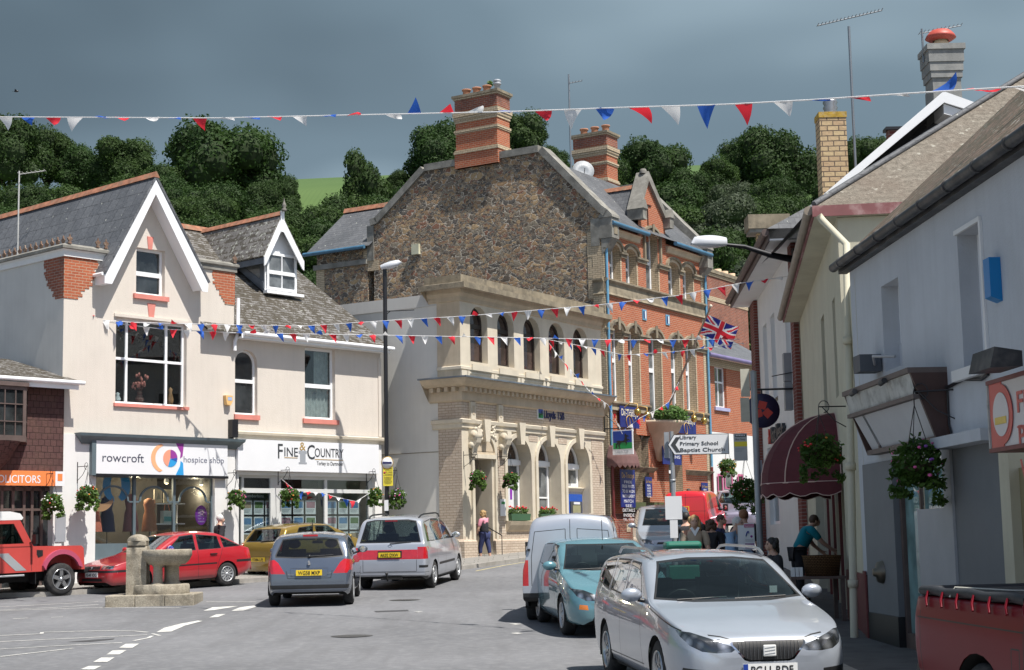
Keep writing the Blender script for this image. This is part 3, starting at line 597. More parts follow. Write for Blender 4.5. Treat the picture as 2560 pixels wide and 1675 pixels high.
for i,k in enumerate([0.78,0.8,0.78,0.72,0.78,0.7,0.66,0.55,0.55,0.48,0.42,0.36]):
 z2=z-0.078; mb.box(X1-k,X1-0.001,-0.014,-0.001,z2,z,BRICK); z=z2
mb.build('brick_corner',S)
window(S,bw0,bw1,bz0,bz1,0.14,PVC,DGLASS,0.06,(0.19,0.75),(0.53,),bw=0.07,sill=(0.06,0.09,0.2),sm=PINK,curtain=())
window(S,uw0,uw1,uz0,uz1,0.14,PVC,DGLASS,0.07,(),(0.46,),bw=0.12,sill=(0.1,0.13,0.22),sm=PINK)
mb=MB();
for (a,b_,c,d) in (((369,600),(384,593),(0,0),(0,0)),):
 x=FR.front(375,608).x; z0=zat(FR,375,624); z1=zat(FR,375,592); mb.prism([(x-0.06,z0),(x+0.06,z0),(x+0.1,z1),(x-0.1,z1)],-0.02,0.0,PINK)
 mb.build('keystone',S); mb=MB(); x=FR.front(378,778).x; z0=zat(FR,378,798); z1=zat(FR,378,759); mb.prism([(x-0.07,z0),(x+0.07,z0),(x+0.13,z1),(x-0.13,z1)],-0.02,0.0,PINK)
mb.build('keystone',S)
hx0,hx1,hz0,hz1=f2(FR,(286,807),(468,803)); mb=MB(); mb.box(hx0-0.02,hx1+0.05,-0.05,0,bz1+0.02,bz1+0.1,CREAM); mb.build('window_hood',S)
def vase(mb):
 a=FR.front(350,990,0.3); mb.lathe([(0,0),(0.09,0.0),(0.12,0.12),(0.06,0.25),(0.08,0.3)],(a.x,0.32,bz0+0.06),DKBRICK,12); rr=random.Random(4)
 for k in range(26): an=rr.uniform(0,6.28); e_=Vector((a.x+0.3*math.cos(an)*rr.random(),0.32+0.1*math.sin(an),bz0+0.4+rr.uniform(0.05,0.45))); mb.tube([(a.x,0.32,bz0+0.3),tuple(e_)],0.004,DKBRICK,4); mb.ball(e_,0.035,PINK,4,(1,1,1.5))
LATE=[vase]
mb=MB(); c0=FR.front(206,1090).x; c1=FR.front(584,1110).x; cz1=zat(FR,300,1085); cz0=zat(FR,300,1113)
mb.sweep([(c0,0.0),(c0,-0.02),(c1,-0.02),(c1,0.0)],[(0.05,cz0),(0.1,cz0+0.06),(0.14,cz0+0.12),(0.22,cz0+0.2),(0.24,cz1-0.02),(0.0,cz1)],BLUEGREY); mb.build('shop_cornice',S)
gx0,gx1,gz0,gz1=f2(FR,(232,1184),(561,1114)); mb=MB(); mb.box(gx0,gx1,-0.14,-0.10,gz0,gz1,SIGNW); mb.build('shop_sign_board',S)
mb=MB(); mb.box(gx0-0.13,gx0-0.003,-0.15,-0.02,gz0-0.05,gz1,BLUEGREY); mb.box(gx0-0.003,gx1+0.02,-0.16,-0.02,gz0-0.07,gz0-0.003,BLACK); mb.build('sign_bracket',S)
INK=pm('sign_ink',(0.07,0.075,0.11),0.5,0.05); INK2=pm('sign_ink_grey',(0.19,0.2,0.26),0.5,0.05)
mb=MB(); ax0,ax1,az0,az1=f2(FR,(248,1154),(352,1134)); mb.text('rowcroft',ax0,az0,0.235,-0.146,INK,width=ax1-ax0,depth=0.004)
ax0,ax1,az0,az1=f2(FR,(451,1156),(552,1140)); mb.text('hospice shop',ax0,az0,0.17,-0.146,INK2,width=ax1-ax0,depth=0.004); mb.build('sign_lettering',S)
OR=pm('emblem_orange',(0.85,0.42,0.22),0.5,0.02); SA=pm('emblem_salmon',(0.8,0.33,0.22),0.5,0.02); PU=pm('emblem_purple',(0.3,0.045,0.3),0.5,0.02); BL=pm('emblem_blue',(0.03,0.32,0.68),0.5,0.02); DB=pm('emblem_deep_blue',(0.02,0.1,0.42),0.5,0.02)
ec=FR.front(404,1146); ez=FR.front(404,1146).z; er=(gz1-gz0)/2*0.88
def clipz(P): return [(x,min(max(z,gz0+0.003),gz1-0.003)) for x,z in P]
mb=MB()
mb.prism(clipz(arc(ec.x-0.05,ez,er*1.05,100,255,14,er*1.02)+arc(ec.x+0.05,ez,er*0.95,250,105,14,er*0.92)),-0.147,-0.1405,OR)
mb.prism(clipz(arc(ec.x+0.18,ez,er*0.62,90,250,12)+[(ec.x+0.18,ez)]),-0.147,-0.1405,SA)
mb.prism(clipz(arc(ec.x+0.18,ez,er*0.62,-10,88,10)+[(ec.x+0.18,ez)]),-0.147,-0.1405,PU)
mb.prism(clipz(arc(ec.x+0.18,ez,er*0.62,252,345,10)+[(ec.x+0.18,ez)]),-0.147,-0.1405,BL)
mb.prism([(ec.x+0.19,ez-0.02),(ec.x+0.17+er*0.58,ez-0.09),(ec.x+0.17+er*0.6,ez+0.02)],-0.150,-0.1475,DB)
mb.prism(clipz([(ec.x+0.36,gz1-0.003),(ec.x+0.62,gz1-0.003),(ec.x+0.58,ez+0.06),(ec.x+0.5,ez+0.0),(ec.x+0.52,ez+0.16)]),-0.147,-0.1405,PU)
mb.prism(clipz([(ec.x+0.36,gz0+0.003),(ec.x+0.62,gz0+0.003),(ec.x+0.6,ez-0.12),(ec.x+0.52,ez-0.06),(ec.x+0.5,ez-0.2)]),-0.147,-0.1405,BL)
mb.build('sign_emblem',S)
def shopfront(par,x0,x1,z0,z1,nb,fr,glass,arches=True,stall=0.0,depth=0.12,fw=0.08):
 mb=MB(); w=(x1-x0)/nb; holes=[]
 if stall: mb.box(x0,x1,depth-0.05,depth+0.03,z0,z0+stall,fr)
 for i in range(nb):
  a=x0+i*w+fw/2; b_=x0+(i+1)*w-fw/2; holes.append(rect(a,b_,z0+stall+fw,z1-fw))
 mb.wall(rect(x0,x1,z0+stall,z1),holes,depth-0.04,0.07,fr)
 if arches:
  for i in range(nb):
   a=x0+i*w+fw/2; b_=x0+(i+1)*w-fw/2; c=(a+b_)/2; r=(b_-a)/2*0.8; zt=z1-fw-0.62
   o=arc(c,zt,r,0,180,14,0.42); inn=arc(c,zt,r-0.05,180,0,14,0.37); mb.prism(o+inn,depth-0.02,depth+0.02,fr)
   mb.box(a,c-r,depth-0.02,depth+0.02,zt-0.03,zt+0.01,fr); mb.box(c+r,b_,depth-0.02,depth+0.02,zt-0.03,zt+0.01,fr)
 sf=mb.build('shopfront',par)
 for i in range(nb):
  a=x0+i*w+fw/2; b_=x0+(i+1)*w-fw/2; G=MB(); G.box(a,b_,depth+0.002,depth+0.012,z0+stall+fw,z1-fw,glass); G.build('pane',sf)
 return sf
single('vase','vase of dry red leaves on the first floor window ledge over the hospice shop','vase',LATE[0])
def orn(px,h,m):
 def f(mb): a=FR.front(px,1000,0.3); mb.lathe([(0,0),(0.07,0),(0.09,h*0.3),(0.04,h*0.7),(0.06,h*0.85),(0,h)],(a.x,0.3,bz0+0.06),m,12)
 return f
single('ornament','tall tan carved ornament at the right of the big upstairs window','ornament',orn(426,0.5,col('tan_wood',(0.5,0.26,0.12))))
single('ornament','round white plate-like ornament at the left of the big upstairs window','ornament',orn(294,0.26,SIGNW))
shopfront(S,so0,so1,sz0,sz1,3,BLUEGREY,PGLASS,True,0.38)
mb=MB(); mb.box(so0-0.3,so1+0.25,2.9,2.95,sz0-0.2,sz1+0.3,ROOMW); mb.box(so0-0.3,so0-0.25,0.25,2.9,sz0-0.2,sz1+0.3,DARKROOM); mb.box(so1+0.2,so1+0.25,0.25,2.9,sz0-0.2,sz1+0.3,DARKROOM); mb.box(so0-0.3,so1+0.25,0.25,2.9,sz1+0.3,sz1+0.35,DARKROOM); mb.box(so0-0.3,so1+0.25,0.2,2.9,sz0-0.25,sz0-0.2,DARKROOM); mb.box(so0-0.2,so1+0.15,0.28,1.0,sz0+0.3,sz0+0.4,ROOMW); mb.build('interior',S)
goods=[('dress','coral dress with a fringed skirt on a stand behind the left shop pane','dress',col('coral_cloth',(0.75,0.2,0.12)),0.32,0.55,1.15),
('coat','dark blue coat on a stand in the left half of the shop window','coat',col('navy_cloth',(0.03,0.04,0.12)),0.95,1.0,1.3),
('cardigan','dusty pink cardigan hanging in the middle pane of the shop window','cardigan',col('pink_cloth',(0.42,0.16,0.16)),1.7,1.0,1.35),
('dress','tan and orange dress on a stand in the middle pane','dress',col('tan_cloth',(0.45,0.2,0.1)),2.25,0.9,1.25)]
def garment(nm,lb,ct,mt,dx,y,h):
 x=so0+dx; z=sz0+0.42; o=bthing(nm,lb,ct,FR,x,y,z); mb=MB()
 mb.lathe([(0.22,0.35),(0.17,h*0.62),(0.13,h*0.72),(0.17,h*0.86),(0.15,h*0.95),(0.05,h)],(x,y,z),mt,14); mb.build('garment',o)
 mb=MB(); mb.tube([(x,y,z),(x,y,z+h+0.02)],0.012,BLACK,6); mb.lathe([(0,0),(0.13,0),(0.13,0.02),(0,0.025)],(x,y,z-0.005),BLACK,12); mb.build('stand',o)
for gd in goods: garment(gd[0],gd[1],gd[2],gd[3],gd[4],gd[5]*0.75+0.1,gd[6])
PUR=col('purple_sign',(0.25,0.03,0.4));
def oval(mb):
 a=FR.front(503,1288,0.3); mb.prism(arc(a.x,a.z,0.2,0,360,24,0.27)[:-1],0.3,0.315,PUR);
 for i in range(5): mb.text(('OPEN','10 - 4','10 - 4','10 - 4','OPEN')[i],a.x,a.z+0.13-i*0.08,0.035,0.298,SIGNW,width=0.2,align='C',depth=0.002)
single('opening_sign','purple oval opening hours sign behind the right shop pane','sign',oval)
def pic(dx):
 def f(mb):
  x=so0+dx; z=sz0+1.55; mb.box(x,x+0.26,0.8,0.83,z,z+0.36,col('card_cream',(0.6,0.52,0.4))); mb.prism([(x+0.06,z+0.08),(x+0.2,z+0.1),(x+0.15,z+0.27)],0.794,0.799,col('card_grey',(0.3,0.3,0.25)))
 return f
single('framed_print','framed print leaning on the shop shelf, the left of two','picture',pic(2.42)); single('framed_print','framed print leaning on the shop shelf, the right of two','picture',pic(2.74))
def shelf(mb): mb.box(so0+2.35,so0+3.3,0.6,1.0,sz0+1.5,sz0+1.53,PVC); mb.box(so0+2.35,so0+3.3,0.6,1.0,sz0+0.95,sz0+0.98,PVC); mb.box(so0+2.37,so0+2.39,0.9,0.95,sz0+0.4,sz0+1.5,PVC); mb.box(so0+3.26,so0+3.28,0.9,0.95,sz0+0.4,sz0+1.5,PVC)
single('display_shelf','white display shelf in the right pane of the shop window','shelf',shelf)
def bag(mb):
 x=so0+2.62; z=sz0+0.985; mb.box(x,x+0.32,0.65,0.8,z,z+0.34,col('bag_pale',(0.55,0.62,0.6))); mb.box(x+0.02,x+0.3,0.642,0.648,z+0.05,z+0.18,col('bag_teal',(0.1,0.4,0.4))); mb.tube([(x+0.07,0.72,z+0.34),(x+0.09,0.72,z+0.5),(x+0.2,0.72,z+0.54),(x+0.25,0.72,z+0.34)],0.012,ORANGE,6)
single('shopping_bag','pale bag with orange handles on the shop window shelf','bag',bag)
LAMPM=nodes('spot_glow')[0]; LAMPM.node_tree.nodes['Principled BSDF'].inputs['Emission Color'].default_value=(1,0.75,0.4,1); LAMPM.node_tree.nodes['Principled BSDF'].inputs['Emission Strength'].default_value=9
for px_,py_,lb in ((416,1206,'small white spotlight on the ceiling over the middle shop pane'),(503,1210,'glowing spotlight at the right end of the shop window')):
 a=FR.front(px_,py_,0.7)
 def sp(mb,a=a): mb.tube([(a.x,0.7,a.z+0.25),(a.x,0.7,a.z+0.08)],0.03,PVC,8); mb.lathe([(0.02,0.12),(0.06,0.08),(0.065,-0.02)],(a.x,0.7,a.z),PVC,12); mb.ball((a.x,0.69,a.z),0.05,LAMPM,8)
 single('spotlight',lb,'spotlight',sp)
def disc(mb):
 a=FR.front(285,1214,0.22); mb.prism(arc(a.x,a.z,0.36,90,270,16,0.42)+arc(a.x,a.z,0.12,265,95,8,0.3),0.2,0.204,BL); mb.prism(arc(a.x+0.2,a.z,0.3,-85,85,12,0.4)+arc(a.x+0.1,a.z,0.12,80,-80,8,0.3),0.2,0.204,BL)
single('window_decal','blue crescent shapes stuck inside the top left of the shop window','decal',disc)
def disc2(mb):
 a=FR.front(250,1246,0.22); mb.prism(arc(a.x,a.z+0.08,0.42,200,340,16,0.42)+arc(a.x,a.z+0.16,0.42,335,205,12,0.3),0.2,0.204,OR)
single('window_decal','orange crescent shape stuck low in the left shop pane','decal',disc2)
def alarm(mb):
 a=FR.front(566,1000); mb.prism([(a.x-0.12,a.z+0.12),(a.x+0.12,a.z+0.12),(a.x+0.12,a.z-0.05),(a.x+0.05,a.z-0.16),(a.x-0.08,a.z-0.14)],-0.13,-0.001,col('alarm_yellow',(0.8,0.5,0.2),0.5)); mb.box(a.x-0.05,a.x+0.09,-0.134,-0.131,a.z-0.02,a.z+0.07,col('alarm_blue',(0.3,0.45,0.75),0.5)); mb.text('ADT',a.x-0.035,a.z+0.0,0.045,-0.137,SIGNW,width=0.11,depth=0.002)
single('alarm_box','yellow burglar alarm box high on the cream wall','alarm box',alarm)
def bbox(mb): a=FR.front(577,1072); mb.box(a.x-0.1,a.x+0.1,-0.2,-0.001,a.z-0.25,a.z+0.25,BLACK)
o=single('junction_box','black plastic box on the wall at the right end of the shop cornice','box',bbox)
# ================================================================ white estate agent shop
zg2=g(46.5)+0.05
E=bthing('estate_agent_building','cream building with a mossy slate roof, a white dormer and a white estate agent sign','building',FR,X1,0,zg2)
zeE=zat(FR,760,848)
ra0,ra1,rz0,rz1=f2(FR,(763,1046),(838,875)); aa0=X1+0.03; aa1=FR.front(644,950).x; az0=zat(FR,600,1036); az1=zat(FR,611,874)
fz1=zat(FR,700,1092); zt2=zat(FR,700,1080)
r_=(aa1-aa0)/2
mb=MB(); mb.wall([(X1+0.001,zt2),(X2,zt2),(X2,zeE),(X1+0.001,zeE)],[[(aa0,az0),(aa1,az0)]+arc((aa0+aa1)/2,az1-r_,r_,0,180,14),rect(ra0,ra1,rz0,rz1)],0.01,0.26,CREAM)
mb.box(X2-0.28,X2-0.002,0.012,6.3,zg2-0.3,zeE-0.004,CREAM); mb.box(X2-0.12,X2+0.0,-0.02,0.009,zt2,zeE-0.35,CREAM)
so20=FR.front(597,1300).x; so21=FR.front(938,1300).x; s2z1=zat(FR,760,1190); s2z0=zat(FR,760,1402)
mb.wall([(X1+0.001,zg2-0.3),(X2,zg2-0.3),(X2,zt2-0.003),(X1+0.001,zt2-0.003)],[rect(so20,so21,s2z0-0.15,s2z1)],0.0,0.4,WHITE)
mb.build('wall',E)
rp=0.70; ridY=5.8; rzz=zeE+rp*ridY+0.1
mb=MB(); e0=-0.32; ez=zeE-0.02
mb.add([(X1-1.2,e0,ez),(X2+0.12,e0,ez),(X2+0.12,ridY,rzz),(X1-1.2,ridY,rzz),(X1-1.2,e0,ez-0.06),(X2+0.12,e0,ez-0.06),(X2+0.12,ridY,rzz-0.1),(X1-1.2,ridY,rzz-0.1),(X2+0.12,2*ridY,zeE),(X1-1.2,2*ridY,zeE)],[(0,1,2,3),(4,7,6,5),(0,4,5,1),(1,5,6,2),(3,2,8,9)],SLATEMOSS); mb.build('roof',E)
mb=MB(); mb.prism([(X2-0.02,0)],0,0,CREAM) if 0 else None
mb.add([(X2-0.02,0,zeE-0.01),(X2-0.02,ridY,rzz-0.12),(X2-0.02,2*ridY,zeE-0.1)],[(0,1,2)],CREAM); mb.build('gable_wall',E)
mb=MB(); mb.prism([(ridY-0.12,rzz-0.02),(ridY,rzz+0.16),(ridY+0.12,rzz-0.02)],X1-1.2,X2+0.12,RIDGE,'x'); mb.build('ridge',E)
mb=MB(); gz=ez-0.05; mb.tube([(X1+0.05,e0-0.06,gz),(X2+0.2,e0-0.06,gz)],0.062,PVC,8); mb.box(X1,X2+0.1,e0-0.0,0.0,gz-0.13,gz-0.08,PVC); mb.box(X1,X2+0.1,e0-0.004,e0+0.02,gz-0.13,gz+0.02,PVC); mb.build('gutter',E)
dp=FR.front(590,750,-0.05).x+0.02
mb=MB(); mb.tube([(dp,-0.12,zat(FR,592,747)),(dp,-0.12,zeE-0.05),(dp-0.1,-0.1,zeE-0.3),(dp-0.1,-0.1,zeE-0.55)],0.055,PVC,8); mb.build('downpipe',E)
window(E,aa0,aa1,az0,az1,0.14,PVC,DGLASS,0.06,(),(0.52,),arched=True,bw=0.1,sill=(0.05,0.14,0.2),sm=PINK)
wv=window(E,ra0,ra1,rz0,rz1,0.14,PVC,DGLASS,0.07,(),(0.47,),bw=0.12,sill=(0.1,0.14,0.2),sm=PINK,curtain=((0.04,0.5,0.02,0.5),(0.5,0.97,0.02,0.97)))
CURT=pm('net_curtain',(0.5,0.5,0.48),0.9,0.15,9)
mb=MB(); c0=FR.front(588,1085).x; c1=FR.front(954,1098).x; cz1=zat(FR,760,1085); cz0=cz1-0.22
mb.sweep([(c0,-0.02),(c1,-0.02),(c1,0.1)],[(0.03,cz0),(0.05,cz0+0.08),(0.12,cz0+0.12),(0.13,cz1-0.03),(0,cz1)],STONEP); mb.build('shop_cornice',E)
hx0,hx1,hz0,hz1=f2(FR,(588,1176),(940,1096)); hz1=cz0-0.01; mb=MB(); mb.box(hx0,hx1,-0.12,-0.02,hz0,hz1,SIGNW); mb.build('shop_sign_board',E)
GOLD=pm('sign_gold',(0.55,0.36,0.12),0.45,0.05,metal=0.4); SIGR=pm('sign_grey',(0.33,0.35,0.38),0.5,0.05); SDK=pm('sign_dark',(0.045,0.05,0.055),0.5,0.05)
mb=MB(); ys_=-0.126
def tx(s,a,b_,h,mt,y=ys_): q0,q1,qz,_=f2(FR,a,b_); mb.text(s,q0,qz,h,y,mt,width=q1-q0,depth=0.005,bold=0.004)
tx('F',(688,1146),(700,1146),0.44,SDK); tx('INE',(704,1141),(738,1141),0.27,SDK); tx('C',(761,1148),(780,1148),0.44,SDK); tx('OUNTRY',(780,1142.5),(852,1142.5),0.27,SDK); tx('Torbay to Dartmoor',(785,1163),(851,1163),0.115,SDK); tx('&',(742,1126),(757,1126),0.25,GOLD)
q0,q1,qz,_=f2(FR,(704,1143.5),(737,1143.5)); mb.box(q0,q1,ys_,ys_+0.004,qz-0.02,qz,GOLD); q0,q1,qz,_=f2(FR,(780,1148),(851,1148)); mb.box(q0,q1,ys_,ys_+0.004,qz-0.02,qz,GOLD)
q0,q1,qz,qq=f2(FR,(740,1160),(760,1128)); mb.box(q0,q1,ys_,ys_+0.005,qz,qz+0.05,SIGR); mb.box(q0+0.05,q1-0.05,ys_,ys_+0.005,qz+0.05,qq-0.08,SIGR); mb.box(q0,q1,ys_,ys_+0.005,qq-0.08,qq,SIGR)
mb.build('sign_lettering',E)
li=bpy.data.lights.new('shop_spot_light','POINT'); li.energy=55; li.color=(1,0.8,0.55); li.shadow_soft_size=0.1; lo=bpy.data.objects.new('shop_spot_light',li); COL.objects.link(lo); a_=FR.front(503,1210,0.9); lo.location=FR.world(a_.x-0.2,0.9,a_.z-0.25); lo2=bpy.data.objects.new('shop_spot_light',li); COL.objects.link(lo2); a_=FR.front(416,1206,0.9); lo2.location=FR.world(a_.x-0.9,1.1,a_.z-0.15)
GREYP=pm('grey_trim',(0.62,0.63,0.62),0.5,0.05)
d0=FR.front(613,1300).x; d1=FR.front(686,1300).x; d2=FR.front(706,1300).x; zt_=zat(FR,760,1226)
mb=MB(); hs=[rect(so20+0.05,d0-0.03,zt_,s2z1-0.06),rect(d0+0.05,d1-0.04,zt_+0.05,s2z1-0.08),rect(d0+0.05,d1-0.04,s2z0,zt_-0.08)]
w=(so21-0.1-d2)/2
for i in range(2): hs+= [rect(d2+i*w+0.05,d2+(i+1)*w-0.05,zt_+0.05,s2z1-0.1),rect(d2+i*w+0.06,d2+(i+1)*w-0.06,s2z0+0.45,zt_-0.06)]
hs+=[rect(so20+0.05,d0-0.05,s2z0-0.05,zt_-0.05)]
mb.wall(rect(so20,so21,s2z0-0.15,s2z1),hs,0.12,0.07,GREYP); sf=mb.build('shopfront',E)
for h in hs: G=MB(); G.box(h[0][0],h[1][0],0.165,0.175,h[0][1],h[2][1],PGLASS); G.build('pane',sf)
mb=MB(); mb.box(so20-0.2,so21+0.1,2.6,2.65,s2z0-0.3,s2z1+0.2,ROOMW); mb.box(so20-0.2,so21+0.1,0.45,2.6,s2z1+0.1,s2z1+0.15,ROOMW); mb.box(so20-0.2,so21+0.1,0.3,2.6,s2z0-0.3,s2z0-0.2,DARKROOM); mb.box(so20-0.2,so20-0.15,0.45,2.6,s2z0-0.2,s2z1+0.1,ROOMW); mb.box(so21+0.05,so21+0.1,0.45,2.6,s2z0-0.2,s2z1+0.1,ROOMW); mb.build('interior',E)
CARD=[col('photo_blue',(0.12,0.25,0.45)),col('photo_green',(0.12,0.2,0.08)),col('photo_sand',(0.4,0.3,0.2)),col('photo_pink',(0.4,0.2,0.25))]
def panel(x0,x1,z1,nx,nz,lb,y=0.26,head=None):
 w=(x1-x0)/nx; o=bthing('property_display',lb,'display',FR,x0,y,z1-nz*0.5)
 mb=MB()
 for i in range(nx+1): mb.tube([(x0+i*w,y,z1-nz*0.46),(x0+i*w,y,z1+0.1)],0.006,BLACK,5)
 mb.build('wires',o)
 if head: mb=MB(); mb.box(x0,x1,y-0.01,y+0.01,z1+0.04,z1+0.22,SDK); mb.text(head,x0+0.05,z1+0.09,0.09,y-0.014,SIGNW,width=min(x1-x0-0.1,0.75),depth=0.003); mb.build('header_board',o)
 for j in range(nz):
  for i in range(nx):
   a=x0+i*w+w*0.08; b_=x0+(i+1)*w-w*0.08; zt0=z1-j*0.46; mb=MB(); mb.box(a,b_,y-0.006,y+0.004,zt0-0.4,zt0,SIGNW); mb.box(a+0.03,b_-0.03,y-0.009,y-0.0065,zt0-0.22,zt0-0.04,random.choice(CARD))
   for q in range(3): mb.box(a+0.03,b_-0.05-0.03*q,y-0.009,y-0.0065,zt0-0.27-0.035*q,zt0-0.255-0.035*q,SIGR)
   mb.build('property_card',o)
pz=zat(FR,760,1246)
panel(d0+0.1,d1+0.3,pz-0.06,3,3,'window rack of house cards under a dark name board',0.3,'Chamberlains'); panel(d2+0.12,d2+w-0.25,pz-0.05,3,3,'window rack of house cards in the left wide pane'); panel(d2+w+0.12,d2+2*w-0.3,pz-0.05,3,3,'window rack of house cards in the right wide pane')
rpn=(0,-rp,1); p0r=(0,e0,ez)
dl=FR.plane(664,735,p0r,rpn); dr=FR.plane(744,748,p0r,rpn); yd=(dl.y+dr.y)/2-0.02
D=lambda px,py,dy=0: FR.front(px,py,yd+dy)
ap=D(702,541,-0.14); b1=D(657.5,642,-0.14); b2=D(757,655,-0.14); wl=D(668,700).x; wr=D(742,700).x; wz0=D(705,727).z; wz1=D(700,634).z
dm=MB(); dm.prism([(wl-0.04,wz0-0.1),(wr+0.04,wz0-0.1),(wr+0.04,wz1+0.02),(ap.x,ap.z-0.2),(wl-0.04,wz1+0.02)],yd+0.06,yd+0.1,PVC);
for xx in (wl-0.03,wr+0.0): dm.prism([(yd+0.1,wz0-0.1),(yd+0.1,wz1),(yd+0.1+(wz1-wz0)/rp+0.2,wz1)],xx,xx+0.03,LEAD,'x')
dmo=dm.build('dormer',E)
GL=MB(); GL.prism([(yd+0.3,wz0+0.28),(yd+0.3,wz1-0.06),(yd+0.3+(wz1-wz0-0.34)/rp,wz1-0.06)],wl-0.036,wl-0.031,GREYGLASS,'x'); GL.build('side_pane',dmo)
fr_=MB(); fr_.prism([(yd+0.12,wz0+0.02),(yd+0.12,wz0+0.22),(yd+0.12+(wz1-wz0)/rp,wz1+0.1),(yd+0.12+(wz1-wz0)/rp+0.2,wz1)],wl-0.06,wl-0.034,LEAD,'x'); fr_.build('lead_flashing',dmo)
ww=window(E,wl,wr,wz0,wz1,yd,PVC,GREYGLASS,0.08,(0.5,),(0.45,),bw=0.035,name='dormer_window'); mb=MB(); mb.box(wl+0.06,wr-0.06,yd-0.012,yd+0.03,wz0+(wz1-wz0)*0.42,wz0+(wz1-wz0)*0.52,PVC); mb.build('meeting_rail',ww)
mb=MB(); mb.box(wl-0.1,wr+0.2,yd-0.12,yd+0.06,wz0-0.14,wz0-0.05,PVC); mb.build('sill',ww)
mb=MB()
for B_,s_ in ((b1,-1),(b2,1)):
 mb.prism([(B_.x,B_.z),(ap.x,ap.z),(ap.x,ap.z+0.09),(B_.x+s_*0.04,B_.z+0.03)],yd-0.18,ridY+0.2,SLATELICH)
mb.build('dormer_roof',dmo)
mb=MB(); mb.prism([(ap.x-0.1,ap.z+0.02),(ap.x,ap.z+0.17),(ap.x+0.1,ap.z+0.02)],yd-0.19,ridY+0.2,RIDGE); mb.build('dormer_ridge',dmo)
mb=MB()
for B_,s_ in ((b1,1),(b2,-1)):
 mb.prism([(B_.x,B_.z),(B_.x,B_.z-0.28),(B_.x+s_*0.06,B_.z-0.24),(ap.x,ap.z-0.4),(ap.x,ap.z)],yd-0.21,yd-0.17,PVC)
mb.box(ap.x-0.07,ap.x+0.07,yd-0.23,yd-0.211,ap.z-0.5,ap.z+0.16,PVC); mb.box(b1.x-0.0,b1.x+0.04,yd-0.16,yd+2.2,b1.z-0.2,b1.z-0.02,LEAD); mb.build('bargeboard',dmo)
mb=MB(); mb.lathe([(0.07,0),(0.08,0.05),(0.04,0.1),(0.075,0.16),(0.05,0.22),(0.02,0.3),(0.0,0.42)],(ap.x,yd-0.3,ap.z+0.15),GREYSTONE,10); mb.build('finial',dmo)
# ================================================================ tile-hung solicitors' building at the far left
zg3=g(41)+0.05; xT=-5.5
T_=bthing('tile_hung_building','low brown tile-hung building with a bay window and an orange solicitors sign','building',FR,-2.5,0,zg3)
ze=zat(FR,100,955,-0.1); sgz1=zat(FR,70,1177,-0.12); sgz0=zat(FR,70,1214,-0.12)
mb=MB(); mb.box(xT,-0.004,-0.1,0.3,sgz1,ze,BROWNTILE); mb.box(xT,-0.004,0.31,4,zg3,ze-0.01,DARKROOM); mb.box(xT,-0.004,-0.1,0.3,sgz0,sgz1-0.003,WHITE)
t1=FR.front(128,1300).x; t2=FR.front(160,1300).x; mb.box(t1,-0.004,-0.08,0.3,zg3-0.3,sgz0-0.003,WHITE); mb.build('wall',T_)
rz_=FR.front(60,901,2.0).z; mb=MB(); xr_=FR.front(150,912,1.5).x
mb.add([(xT,-0.45,ze+0.05),(0.25,-0.45,ze+0.05),(-0.35,2.0,rz_),(xT,2.0,rz_),(xT,-0.45,ze-0.02),(0.25,-0.45,ze-0.02),(-0.35,2.0,rz_-0.1),(xT,2.0,rz_-0.1),(-0.3,4,ze)],[(0,1,2,3),(7,6,5,4),(0,4,5,1),(1,5,6,2),(1,8,2)],SLATEMOSS); mb.build('roof',T_)
mb=MB(); mb.tube([(xT,-0.5,ze+0.0),(0.32,-0.5,ze+0.0)],0.055,PVC,8); mb.box(xT,0.2,-0.44,-0.4,ze-0.17,ze-0.02,PVC); mb.build('gutter',T_)
bx=FR.front(88,1030,-0.45).x; bz0=zat(FR,45,1098,-0.45); bz1=zat(FR,45,966,-0.45)
bm_=MB(); bm_.prism([(xT,-0.1),(xT,-0.5),(bx-0.28,-0.5),(bx,-0.101)],bz0-0.06,bz0,BROWNW,'z'); bm_.prism([(xT,-0.1),(xT,-0.55),(bx-0.24,-0.55),(bx+0.04,-0.101)],bz1,bz1+0.1,BROWNW,'z'); bm_.lathe([(0.0,-0.9),(0.2,-0.8),(0.45,-0.5),(0.7,-0.06)],(bx-1.0,-0.1,bz0),BROWNTILE,14,ang=(math.pi,2*math.pi)); bo=bm_.build('bay',T_)
window(T_,bx-1.45,bx-0.28,bz0,bz1,-0.5,BROWNW,DGLASS,0.09,(0.25,0.5,0.75),(0.33,0.66),bw=0.025,name='bay_window')
mb=MB()
def by(x0,x1,z0,z1,o=0.0):
 d=Vector((0.28,0.4)).normalized(); P=lambda t:(bx-0.28+0.28*t,-0.5+0.4*t)
 a=P(x0);b_=P(x1); mb.face([(a[0],a[1]-o,z0),(b_[0],b_[1]-o,z0),(b_[0],b_[1]-o,z1),(a[0],a[1]-o,z1)],BROWNW)
for a,b_,c,d in ((0,0.12,0,1),(0.88,1,0,1),(0.12,0.88,0,0.06),(0.12,0.88,0.94,1),(0.47,0.53,0.06,0.94),(0.12,0.88,0.32,0.35),(0.12,0.88,0.65,0.68)): by(a,b_,bz0+(bz1-bz0)*c,bz0+(bz1-bz0)*d)
mb.face([(bx-0.28,-0.48,bz0),(bx-0.02,-0.11,bz0),(bx-0.02,-0.11,bz1),(bx-0.28,-0.48,bz1)],DGLASS); mb.build('bay_side_window',T_)
mb=MB(); s1=FR.front(137,1195,-0.13).x; s2=FR.front(160,1195,-0.13).x; mb.box(xT,s1-0.002,-0.16,-0.12,sgz0,sgz1,ORANGE); mb.box(s1,s2,-0.16,-0.12,sgz0,sgz1,SIGNW); mb.build('shop_sign_board',T_)
